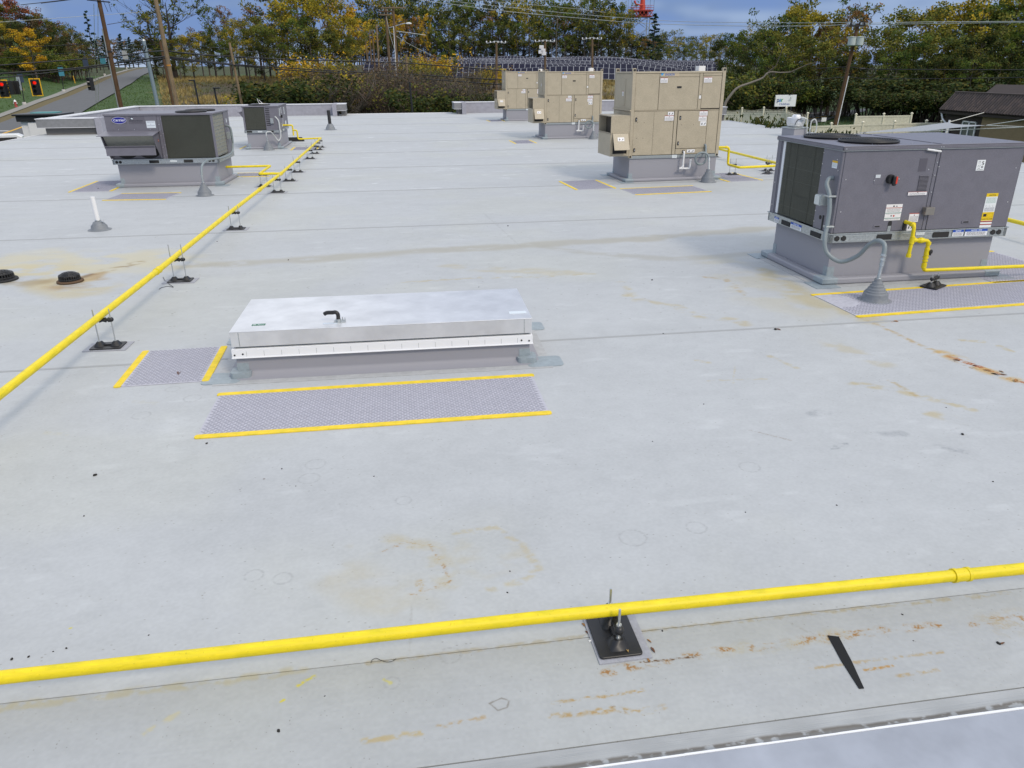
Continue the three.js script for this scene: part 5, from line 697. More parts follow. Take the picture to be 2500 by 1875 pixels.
// ================================================================ SCRAPS ON THE ROOF
{
  const P = [[2020, 1553], [2047.5, 1556], [2109, 1682], [2097, 1683]].map(p => { const g = G(...p); return [g.x, g.z]; }); const m = obj('membrane_scrap', [slab([[...P[0]], [...P[1]], [mix(P[1][0], P[2][0], 0.5) + 0.004, mix(P[1][1], P[2][1], 0.5)], P[2], P[3], [mix(P[3][0], P[0][0], 0.5) - 0.006, mix(P[3][1], P[0][1], 0.5)]].reverse(), 0.0025, 0.0055)], mat(0.01, 0.011, 0.012, 0.95)); tag(m, 'long tapering black rubber scrap lying beside the coping', 'scrap');
  const w = thing('wire_scrap', 'thin curled wire lying by the third pipe stand', 'wire', [0, 0, 0]); obj('wire', [hose([[398, 676], [402, 684], [415, 695], [423, 701], [410, 699], [395, 702], [388, 706]].map(p => G(...p, 0.006)), 0.003, 30, 5)], M.rubber, w);
  const w2 = thing('wire_scrap', 'short curled wire lying on the seam below the near yellow pipe', 'wire'); obj('wire', [hose([[906, 1618], [909, 1611], [918, 1607], [930, 1612], [945, 1616], [958, 1614], [967, 1608]].map(p => G(...p, 0.004)), 0.0012, 30, 5)], M.rubber, w2);
  const r = rng(31), clod = mat(0.022, 0.02, 0.018, 0.9), ln = 'tiny dark crumb of debris lying on the open roof';
  const proto = new THREE.IcosahedronGeometry(1, 1); { const p = proto.attributes.position; for (let i = 0; i < p.count; i++) { const f = 0.75 + 0.5 * vn(p.getX(i) * 3 + 9, p.getY(i) * 3 + p.getZ(i) * 5); p.setXYZ(i, p.getX(i) * f, p.getY(i) * f * 0.55, p.getZ(i) * f * 0.7); } proto.computeVertexNormals(); }
  for (const [px, py, s] of [[232, 1161, .014], [29, 1610, .008], [70, 1604, .0065], [130, 1591, .004], [162, 1583, .006], [680, 1785, .009], [793, 1700, .004], [1239, 1447, .0055], [1245, 1395, .005], [363, 1551, .004], [205, 1260, .006], [688, 1145, .006], [722, 1187, .004], [1619, 815, .009], [1893, 805, .02], [1592, 684, .013], [1169, 701, .007], [2350, 1061, .013], [2043, 1234, .006], [2424, 1176, .006], [2203, 1501, .006], [2438, 1572, .011], [1617, 1541, .006], [1820, 1251, .005], [2230, 1565, .004], [1718, 987, .006], [1240, 552, .015], [913, 1163, .005], [505, 1083, .01], [438, 912, .012], [240, 461, .02], [1100, 1013, .008], [704, 635, .012], [530, 590, .01], [1593, 1078, .005], [2310, 995, .005]]) {
    const m = new THREE.Mesh(proto, clod); m.name = numbered('debris_crumb'); m.castShadow = m.receiveShadow = true; const g = G(px, py); m.position.set(g.x, s * 0.3, g.z); m.scale.setScalar(s); m.rotation.y = r() * 6; scene.add(m); tag(m, ln, 'debris', 'dark crumbs scattered on the roof');
  }
  const leafM = [mat(0.32, 0.16, 0.05, 0.8), mat(0.14, 0.06, 0.025, 0.8), mat(0.42, 0.28, 0.1, 0.8)], lg = new THREE.BufferGeometry(); { const p = [], seg = [[-1, 0, 0], [-0.4, 0.22, 0.3], [0.3, 0.25, 0.26], [1, 0.1, 0], [0.3, 0.12, -0.26], [-0.4, 0.1, -0.3]]; for (let i = 1; i < 5; i++) p.push(...seg[0], ...seg[i], ...seg[i + 1]); const lo = p.map((v, i) => i % 3 === 1 ? v - 0.03 : v); for (let i = 0; i < lo.length; i += 9) p.push(lo[i], lo[i + 1], lo[i + 2], lo[i + 6], lo[i + 7], lo[i + 8], lo[i + 3], lo[i + 4], lo[i + 5]); lg.setAttribute('position', new THREE.Float32BufferAttribute(p, 3)); lg.setAttribute('uv', new THREE.Float32BufferAttribute(new Float32Array(p.length / 3 * 2), 2)); lg.computeVertexNormals(); }
  for (const [px, py, s, k, l] of [[1530, 1594, .022, 2, 'pale curled leaf on the corner of the black pipe stand foot'], [1594, 1588, .022, 1, 'brown leaf at the pad corner of the pipe stand by the coping'], [1585, 1566, .016, 0], [1583, 1613, .016, 0], [1426, 1527, .018, 0], [1433, 1545, .014, 1], [2447, 1572, .017, 1], [437, 912, .05, 1], [645, 1590 - 420, .01, 1], [2335, 880, .03, 1], [2380, 893, .03, 1], [2410, 905, .035, 0], [2430, 914, .04, 1], [2450, 915, .03, 1], [2480, 930, .045, 0], [2445, 908, .03, 0], [2187, 785, .03, 0], [1900, 805, .03, 1]]) {
    const m = new THREE.Mesh(lg, leafM[k]); m.name = numbered('dry_leaf'); m.castShadow = m.receiveShadow = true; const g = G(px, py); m.position.set(g.x, l && l.startsWith('pale') ? 0.021 : 0.003, g.z); m.scale.setScalar(s); m.rotation.y = r() * 6; scene.add(m); tag(m, l || 'small dry brown leaf fallen on the roof membrane', 'leaf', l ? null : 'dry leaves on the roof');
  }
  const pb = new THREE.Mesh(proto, M.white); pb.name = 'pebble'; const g = G(1441, 1566); pb.position.set(g.x, 0.004, g.z); pb.scale.setScalar(0.008); scene.add(pb); tag(pb, 'small white pebble beside the pad of the pipe stand by the coping', 'pebble');
}
// ================================================================ GROUND
const pal = (h) => { const c = new THREE.Color(h); return [c.r, c.g, c.b]; };
{
  const xs = [], ds = []; for (let x = -700; x <= 700; x += (x >= -170 && x < 130) ? 4 : 30) xs.push(x); for (let d = -120; d <= 1500; d += (d >= 60 && d < 330) ? 4 : 40) ds.push(d);
  const pos = [], col = [], uv = [], idx = [];
  for (const d of ds) for (const x of xs) {
    pos.push(x, terr(x, -d), -d); uv.push(x, d);
    const n = fbm(x * 0.06, d * 0.06, 4), m = fbm(x * 0.2 + 9, d * 0.2, 3);
    let c = [0.05, 0.1, 0.02];
    const mead = sst(100, 112, d) * (1 - sst(185, 200, d)) * sst(-0.44, -0.425, x / Math.max(d, 1)), tan = [0.23, 0.185, 0.075], brn = [0.085, 0.06, 0.035];
    const lerp = (a, b, t) => a.map((v, i) => mix(v, b[i], t));
    if (x / d > -0.44) c = lerp(c, lerp(brn, tan, sst(0.4, 0.62, n) * sst(120, 128, d)), mead * sst(0.25, 0.45, m + 0.1) * (1 - sst(20, 40, x)));
    if (x < -60) c = lerp(c, [0.30, 0.2, 0.095], sst(0.5, 0.62, m * 0.6 + n * 0.4) * sst(102, 112, d) * (1 - sst(126, 140, d)) * sst(-78, -84, x + 0.16 * (d - 100)) );
    if (d > 200) c = lerp(c, [0.05, 0.04, 0.02], 0.6);
    col.push(c[0] * (0.8 + 0.4 * m), c[1] * (0.8 + 0.4 * m), c[2] * (0.8 + 0.4 * m));
  }
  for (let j = 0; j < ds.length - 1; j++) for (let i = 0; i < xs.length - 1; i++) { const a = j * xs.length + i, b = a + xs.length; idx.push(a, a + 1, b, b, a + 1, b + 1); }
  const g = new THREE.BufferGeometry(); g.setAttribute('position', new THREE.Float32BufferAttribute(pos, 3)); g.setAttribute('color', new THREE.Float32BufferAttribute(col, 3)); g.setAttribute('uv', new THREE.Float32BufferAttribute(uv, 2)); g.setIndex(idx); g.computeVertexNormals();
  const m = new THREE.Mesh(g, new THREE.MeshStandardMaterial({ vertexColors: true, roughness: 0.95, map: rp(T_soft, 0.08), bumpMap: rp(T_soft, 0.35), bumpScale: 0.25 })); m.name = 'terrain'; m.userData.kind = 'structure'; m.receiveShadow = true; scene.add(m);
}
function ribbon(name, L, R, mtl, lift, n = 60, sub = 3) {   // strip of ground between two photo edges laid on the terrain
  const cl = new THREE.CatmullRomCurve3(L, false, 'centripetal').getSpacedPoints(n), cr = new THREE.CatmullRomCurve3(R, false, 'centripetal').getSpacedPoints(n), pos = [], uv = [], idx = [];
  for (let i = 0; i <= n; i++) for (let k = 0; k <= sub; k++) { const p = cl[i].clone().lerp(cr[i], k / sub); p.y = terr(p.x, p.z) + lift; pos.push(p.x, p.y, p.z); uv.push(p.x, p.z); }
  for (let i = 0; i < n; i++) for (let k = 0; k < sub; k++) { const a = i * (sub + 1) + k, b = a + sub + 1; idx.push(a, a + 1, b, b, a + 1, b + 1); }
  const g = new THREE.BufferGeometry(); g.setAttribute('position', new THREE.Float32BufferAttribute(pos, 3)); g.setAttribute('uv', new THREE.Float32BufferAttribute(uv, 2)); g.setIndex(idx); g.computeVertexNormals();
  if (g.attributes.normal.getY(0) < 0) { const a = g.index.array; for (let i = 0; i < a.length; i += 3) { const t = a[i]; a[i] = a[i + 1]; a[i + 1] = t; } g.computeVertexNormals(); }
  const m = new THREE.Mesh(g, mtl); m.name = numbered(name); m.userData.kind = 'structure'; m.receiveShadow = true; scene.add(m); return m;
}
const asphalt = mat(0.135, 0.14, 0.145, 0.9, 0, { map: rp(T_speck, 0.2) }), walk = mat(0.30, 0.29, 0.26, 0.9, 0, { map: rp(T_speck, 0.2) });
let roadL, roadR;
{
  const T = a => a.map(p => GT(...p));
  const rl = T([[-260, 395], [-120, 350], [0, 304], [110, 261], [217, 216], [281, 188], [330, 172], [356, 166.5]]), rr = T([[-60, 470], [40, 380], [120, 322], [194, 281], [279, 230], [320, 206], [355, 182], [378, 172]]);
  roadL = rl; roadR = rr;
  ribbon('road', rl, rr, asphalt, 0.16);
  const off = (arr, s) => arr.map(p => p.clone().add(V(-s, 0, -s * 0.35)));
  ribbon('sidewalk', off(rl, 3.5), off(rl, 2.0), walk, 0.2); ribbon('verge', off(rl, 2.0), off(rl, 0.05), mat(0.15, 0.12, 0.05, 0.95, 0, { map: rp(T_soft, 0.3) }), 0.13);
  const mid = [[-60, 352], [26, 323], [64, 309]].map(p => GT(...p)); ribbon('road_marking', mid, mid.map(p => p.clone().add(V(0.45, 0, 0.1))), mat(0.62, 0.36, 0.05, 0.8), 0.18, 20, 1); const sl = [[-20, 323], [26, 323]].map(p => GT(...p)); ribbon('road_marking', sl, sl.map(p => p.clone().add(V(0, 0, 0.6))), mat(0.6, 0.6, 0.6, 0.8), 0.185, 10, 1);
  ribbon('parking_lot', T([[-300, 480], [0, 420], [180, 420]]), T([[-300, 700], [0, 600], [180, 520]]), asphalt, 0.05, 20, 4);
  // road on the right
  ribbon('road', T([[1880, 285], [1980, 276], [2060, 272], [2110, 266]]), T([[1880, 330], [1985, 303], [2050, 286], [2120, 268]]), asphalt, 0.1, 30, 3);
  const ym = T([[1960, 293], [1990, 290], [2030, 284]]); ribbon('road_marking', ym, ym.map(p => p.clone().add(V(0.2, 0, 0.5))), mat(0.62, 0.4, 0.06, 0.8), 0.115, 12, 1); const ky = T([[1960, 281.5], [2000, 279], [2070, 273]]); ribbon('kerb', ky, ky.map(p => p.clone().add(V(0.1, 0, 0.45))), mat(0.5, 0.46, 0.4, 0.9), 0.2, 16, 1);
  ribbon('gravel_slope', T([[1060, 262], [1150, 225], [1215, 205]]), T([[1150, 275], [1215, 262], [1260, 250]]), mat(0.36, 0.3, 0.23, 0.95, 0, { map: rp(T_fine, 0.5), bumpMap: rp(T_fine, 0.6), bumpScale: 0.3 }), 0.15, 20, 4);
  ribbon('gravel_path', T([[880, 165], [905, 160], [925, 152]]), T([[935, 182], [940, 172], [948, 160]]), mat(0.34, 0.33, 0.32, 0.95, 0, { map: rp(T_fine, 0.5) }), 0.15, 12, 2);
}
// ================================================================ TREES
const LB = 1.45;
function leafMesh(leaves, size, cols, r, jitter = 0.35) {
  const n = leaves.length, pos = new Float32Array(n * 18), nor = new Float32Array(n * 18), col = new Float32Array(n * 18), q = new THREE.Quaternion(), e = new THREE.Euler(), a = V(0, 0, 0), b = V(0, 0, 0), nn = V(0, 0, 0), c = [];
  for (let i = 0; i < n; i++) {
    const L = leaves[i], s = size * (0.6 + 0.8 * r()); nn.set(r() - 0.5, r() - 0.5, r() - 0.5).normalize().multiplyScalar(0.85); const ol = Math.hypot(L.x, L.z) + 0.4; nn.x += 0.75 * L.x / ol; nn.z += 0.75 * L.z / ol; nn.y += 0.55; nn.normalize();   // leaves face outwards and up
    a.set(r() - 0.5, r() - 0.5, r() - 0.5); a.addScaledVector(nn, -a.dot(nn)).normalize(); b.copy(nn).cross(a).multiplyScalar(s * 0.62); a.multiplyScalar(s);
    const p = [[a, -1], [a, 1], [b, 1], [a, -1], [b, -1], [a, 1]], ci = cols[L.c % cols.length], k = 1 - jitter / 2 + jitter * r(), t = 1 + (r() - 0.5) * 0.2;
    for (let v = 0; v < 6; v++) { const o = i * 18 + v * 3, [w, sg] = p[v]; pos[o] = L.x + w.x * sg; pos[o + 1] = L.y + w.y * sg; pos[o + 2] = L.z + w.z * sg; nor[o] = nn.x; nor[o + 1] = nn.y; nor[o + 2] = nn.z; col[o] = ci[0] * k * t * LB; col[o + 1] = ci[1] * k * LB; col[o + 2] = ci[2] * k * LB; }
  }
  const g = new THREE.BufferGeometry(); g.setAttribute('position', new THREE.BufferAttribute(pos, 3)); g.setAttribute('normal', new THREE.BufferAttribute(nor, 3)); g.setAttribute('color', new THREE.BufferAttribute(col, 3)); return g;
}
const leafM = new THREE.MeshPhysicalMaterial({ vertexColors: true, roughness: 0.9, side: THREE.DoubleSide, transmission: 0.2, thickness: 0, specularIntensity: 0.25 });
const barks = { grey: mat(0.10, 0.085, 0.07, 0.95), dark: mat(0.045, 0.037, 0.03, 0.95), pale: mat(0.22, 0.195, 0.165, 0.95), brown: mat(0.12, 0.085, 0.065, 0.95) };
const C = {   // leaf colours (linear base colours)
  olive: [[0.10, 0.105, 0.018], [0.075, 0.09, 0.016], [0.14, 0.125, 0.02], [0.05, 0.07, 0.015]], green: [[0.055, 0.085, 0.014], [0.036, 0.062, 0.012], [0.085, 0.11, 0.015], [0.10, 0.105, 0.013]], dark: [[0.028, 0.043, 0.010], [0.04, 0.052, 0.011], [0.018, 0.03, 0.009], [0.065, 0.06, 0.012]],
  gold: [[0.42, 0.26, 0.014], [0.34, 0.19, 0.012], [0.46, 0.3, 0.02], [0.25, 0.17, 0.014]], yel: [[0.24, 0.19, 0.016], [0.16, 0.145, 0.02], [0.3, 0.22, 0.02], [0.09, 0.1, 0.02]], red: [[0.17, 0.045, 0.02], [0.11, 0.04, 0.025], [0.23, 0.07, 0.02], [0.07, 0.045, 0.025]], rust: [[0.17, 0.085, 0.025], [0.11, 0.07, 0.03], [0.075, 0.07, 0.025], [0.21, 0.11, 0.03]], brown: [[0.10, 0.07, 0.035], [0.07, 0.055, 0.03], [0.13, 0.095, 0.05], [0.05, 0.05, 0.025]], pine: [[0.014, 0.032, 0.018], [0.02, 0.042, 0.022], [0.01, 0.024, 0.014]],
};
function proto(seed, o0) {
  const o = { ...o0, cn: Math.round((o0.cn ?? 26) * (o0.fine ?? 1.9)), ls: o0.ls ?? 0.145 };   // a tree 1 unit = 1 m, default height 12
  const r = rng(seed), H = 12, wood = [], leaves = [], G3 = o.limbs ?? 11; let tops = V(0, 0, 0);
  const lean = (r() - 0.5) * 0.9, tp = []; for (let i = 0; i <= 6; i++) { const t = i / 6; tp.push(V(lean * t * t * 1.5 + (r() - 0.5) * 0.3 * t, H * 0.9 * t, (r() - 0.5) * 0.35 * t)); }
  for (let i = 0; i < 6; i++) wood.push(rod(tp[i], tp[i + 1], mix(o.tr ?? 0.22, 0.035, i / 6), mix(o.tr ?? 0.22, 0.035, (i + 1) / 6), 6, true));
  const at = t => { const k = clamp(t, 0, 0.999) * 6, i = Math.floor(k); return tp[i].clone().lerp(tp[i + 1], k - i); };
  const clump = (p, rad, n) => { const c = Math.floor(r() * 4), f = r(); for (let i = 0; i < n; i++) { const u = r() * 6.283, w = Math.acos(2 * r() - 1), q = rad * Math.cbrt(r()); leaves.push({ x: p.x + q * Math.sin(w) * Math.cos(u), y: p.y + q * Math.cos(w) * 0.62, z: p.z + q * Math.sin(w) * Math.sin(u), c: r() < 0.7 ? c : Math.floor(r() * 4) }); } };
  const lo = o.low ?? 0.25;
  for (let i = 0; i < G3; i++) {
    const t = lo + (1 - lo) * ((i + 0.5 * r()) / G3), s = at(t), u = i * 2.4 + r() * 0.8, pr = o.shape === 'spread' ? Math.sin(Math.PI * (0.2 + 0.75 * (t - lo) / (1 - lo))) : Math.sin(Math.PI * (0.15 + 0.83 * (t - lo) / (1 - lo)));
    const len = (o.cr ?? 3.6) * (0.35 + 0.75 * pr) * (0.75 + 0.5 * r()), up = (o.up ?? 0.55) + 0.3 * r();
    const dir = V(Math.cos(u), up, Math.sin(u)).normalize(), m = s.clone().addScaledVector(dir, len * 0.5).add(V(0, -0.04 * len, 0)), e = s.clone().addScaledVector(dir, len).add(V(0, 0.1 * len, 0));
    const lr = 0.3 * mix(o.tr ?? 0.22, 0.06, t) + 0.02; wood.push(rod(s, m, lr, lr * 0.7, 5, true), rod(m, e, lr * 0.7, 0.018, 4, true));
    const nb = o.subs ?? 5; for (let k = 0; k < nb; k++) {
      const tt = 0.3 + 0.7 * (k + r()) / nb, b = tt < 0.5 ? s.clone().lerp(m, tt * 2) : m.clone().lerp(e, tt * 2 - 1), d2 = dir.clone().add(V((r() - 0.5) * 1.7, (r() - 0.2) * 1.1, (r() - 0.5) * 1.7)).normalize(), l2 = len * (0.28 + 0.3 * r()), e2 = b.clone().addScaledVector(d2, l2);
      wood.push(rod(b, e2, lr * 0.34 + 0.008, 0.012, 3, true));
      if (o.twigs) for (let w = 0; w < o.twigs; w++) { const b3 = b.clone().lerp(e2, 0.35 + 0.65 * r()), e3 = b3.clone().addScaledVector(d2.clone().add(V((r() - 0.5) * 1.6, (r() - 0.1) * 1.2, (r() - 0.5) * 1.6)).normalize(), l2 * (0.4 + 0.4 * r())); wood.push(rod(b3, e3, 0.017, 0.009, 3, true)); if (r() < (o.leafy ?? 1)) clump(e3, o.crad ?? 0.75, o.cn); }
      if (r() < (o.leafy ?? 1)) clump(e2, o.crad ?? 0.85, o.cn ?? 26);
    }
    if (r() < (o.leafy ?? 1)) clump(e, o.crad ?? 0.85, o.cn ?? 26);
  }
  return { wood: muv(mergeGeometries(wood.map(fin))), crown: leaves.length ? leafMesh(leaves, o.ls, o.cols, r) : null, bark: barks[o.bark ?? 'grey'] };
}
function pineProto(seed, dens = 1) {
  const r = rng(seed), wood = [rod([0, 0, 0], [0, 11.6, 0], 0.2, 0.03, 6, true)], leaves = [];
  for (let i = 0; i < 34 * dens; i++) { const t = 0.12 + 0.88 * i / (34 * dens), y = 12 * t, len = 2.6 * (1 - t) + 0.25, u = i * 2.4 + r(); const d = V(Math.cos(u), 0.08, Math.sin(u)), e = V(0, y, 0).addScaledVector(d, len * (0.7 + 0.4 * r())); wood.push(rod([0, y, 0], e, 0.04, 0.012, 3, true)); for (let k = 0; k < 34; k++) { const p = V(0, y, 0).lerp(e, 0.2 + 0.85 * r()); leaves.push({ x: p.x + (r() - 0.5) * 0.5, y: p.y + (r() - 0.6) * 0.35, z: p.z + (r() - 0.5) * 0.5, c: Math.floor(r() * 3) }); } }
  return { wood: muv(mergeGeometries(wood.map(fin))), crown: leafMesh(leaves, 0.2, C.pine, r), bark: barks.dark };
}
function shrubProto(seed, o) {   // unit height 3 m, many stems from the ground
  const r = rng(seed), wood = [], leaves = [];
  for (let i = 0; i < (o.stems ?? 16); i++) { const u = r() * 6.283, sp = 0.5 + 1.1 * r(), b = V(0.25 * Math.cos(u), 0, 0.25 * Math.sin(u)), m = V(sp * 0.55 * Math.cos(u), 1.3 + 0.5 * r(), sp * 0.55 * Math.sin(u)), e = V(sp * 1.25 * Math.cos(u + 0.4 * (r() - 0.5)), 2.0 + 1.1 * r(), sp * 1.25 * Math.sin(u)); wood.push(rod(b, m, 0.035, 0.022, 3, true), rod(m, e, 0.022, 0.009, 3, true));
    for (let k = 0; k < (o.tw ?? 6); k++) { const p = m.clone().lerp(e, r()), q = p.clone().add(V((r() - 0.5) * 1.3, 0.15 + 0.65 * r(), (r() - 0.5) * 1.3)); wood.push(rod(p, q, 0.013, 0.006, 3, true)); if (r() < (o.leafy ?? 0.3)) for (let w = 0; w < (o.cn ?? 10) * 2; w++) leaves.push({ x: q.x + (r() - 0.5) * 0.7, y: q.y + (r() - 0.6) * 0.8, z: q.z + (r() - 0.5) * 0.7, c: Math.floor(r() * 4) }); } }
  return { wood: muv(mergeGeometries(wood.map(fin))), crown: leaves.length ? leafMesh(leaves, (o.ls ?? 0.16) * 0.55, o.cols, r) : null, bark: barks[o.bark ?? 'brown'] };
}
const TP = {
  olive: [proto(1, { cols: C.olive, cn: 30 }), proto(2, { cols: C.olive, cn: 26, cr: 3.2, limbs: 12 }), proto(3, { cols: C.yel, cn: 26 })],
  green: [proto(4, { cols: C.green, cn: 30 }), proto(5, { cols: C.green, cn: 28, shape: 'spread', cr: 4 }), proto(6, { cols: C.olive, cn: 28, cr: 4.2, shape: 'spread' })],
  dark: [proto(7, { cols: C.dark, cn: 34, bark: 'dark' }), proto(8, { cols: C.dark, cn: 34, bark: 'dark', cr: 4, low: 0.12 })],
  gold: [proto(9, { cols: C.gold, cn: 30, low: 0.15, cr: 3.4 })], red: [proto(10, { cols: C.red, cn: 30 })], rust: [proto(11, { cols: C.rust, cn: 22, leafy: 0.8 }), proto(12, { cols: C.brown, cn: 20, leafy: 0.8 })],
  yel: [proto(13, { cols: C.yel, cn: 26, low: 0.15 }), proto(14, { cols: C.yel, cn: 20, leafy: 0.75 })],
  bare: [proto(15, { cols: C.olive, cn: 10, leafy: 0.3, twigs: 4, subs: 6, cr: 5, up: 0.75, bark: 'dark', low: 0.22, tr: 0.3, crad: 0.5 }), proto(16, { cols: C.rust, cn: 9, leafy: 0.16, twigs: 4, subs: 6, cr: 2.6, up: 1.3, bark: 'brown', crad: 0.5 }), proto(17, { cols: C.green, cn: 10, leafy: 0.35, twigs: 2, cr: 2.4, up: 1.0, crad: 0.6 })],
  pine: [pineProto(21), pineProto(22, 0.6)],
  brush: [shrubProto(23, { cols: C.brown, leafy: 0.1, tw: 12, ls: 0.1 }), shrubProto(24, { cols: C.brown, leafy: 0.07, bark: 'grey', stems: 20, tw: 11, ls: 0.1 }), shrubProto(25, { cols: C.olive, leafy: 0.16, bark: 'dark', tw: 11, ls: 0.1 })],
  bush: [shrubProto(27, { cols: C.olive, leafy: 1, cn: 14, ls: 0.17 }), shrubProto(28, { cols: C.green, leafy: 1, cn: 16, ls: 0.17 })], ybush: [shrubProto(29, { cols: C.gold.concat(), leafy: 0.8, cn: 8, ls: 0.14 }), shrubProto(30, { cols: C.yel, leafy: 0.9, cn: 12 })], dbush: [shrubProto(33, { cols: C.dark, leafy: 1, cn: 18, ls: 0.18 })],
};
const cz = { fine: 1.0, ls: 0.19 };
const FARP = { olive: [proto(41, { cols: C.olive, cn: 20, ...cz }), proto(42, { cols: C.yel, cn: 18, ...cz })], green: [proto(43, { cols: C.green, cn: 20, ...cz }), proto(44, { cols: C.olive, cn: 20, cr: 4, shape: 'spread', ...cz })], dark: [proto(45, { cols: C.dark, cn: 24, bark: 'dark', low: 0.1, ...cz })], rust: [proto(46, { cols: C.rust, cn: 18, ...cz })], yel: [proto(47, { cols: C.yel, cn: 18, ...cz })], gold: [proto(48, { cols: C.gold, cn: 18, ...cz })], tall: [proto(49, { cols: C.green, cn: 15, low: 0.42, cr: 2.6, bark: 'pale', tr: 0.15, ...cz }), proto(50, { cols: C.olive, cn: 14, low: 0.4, cr: 2.4, tr: 0.15, ...cz }), proto(51, { cols: C.dark, cn: 17, low: 0.3, cr: 2.6, bark: 'dark', ...cz }), proto(52, { cols: C.green, cn: 12, low: 0.5, cr: 2.8, bark: 'pale', tr: 0.14, leafy: 0.85, ...cz })], pine: TP.pine };
const tr = rng(404);
function plant(name, P, H0, p, h, wide, label, cat, group) {
  const o = thing(name, label, cat, [p.x, p.y - 0.15, p.z], tr() * 6.28, group), s = h / H0; o.scale.set(s * wide, s, s * wide);
  const w = new THREE.Mesh(P.wood, P.bark); w.name = name === 'tree' ? 'trunk' : 'stems'; w.castShadow = w.receiveShadow = true; o.add(w);
  if (P.crown) { const c = new THREE.Mesh(P.crown, leafM); c.name = name === 'tree' ? 'crown' : 'foliage'; c.castShadow = c.receiveShadow = true; o.add(c); }
  return o;
}
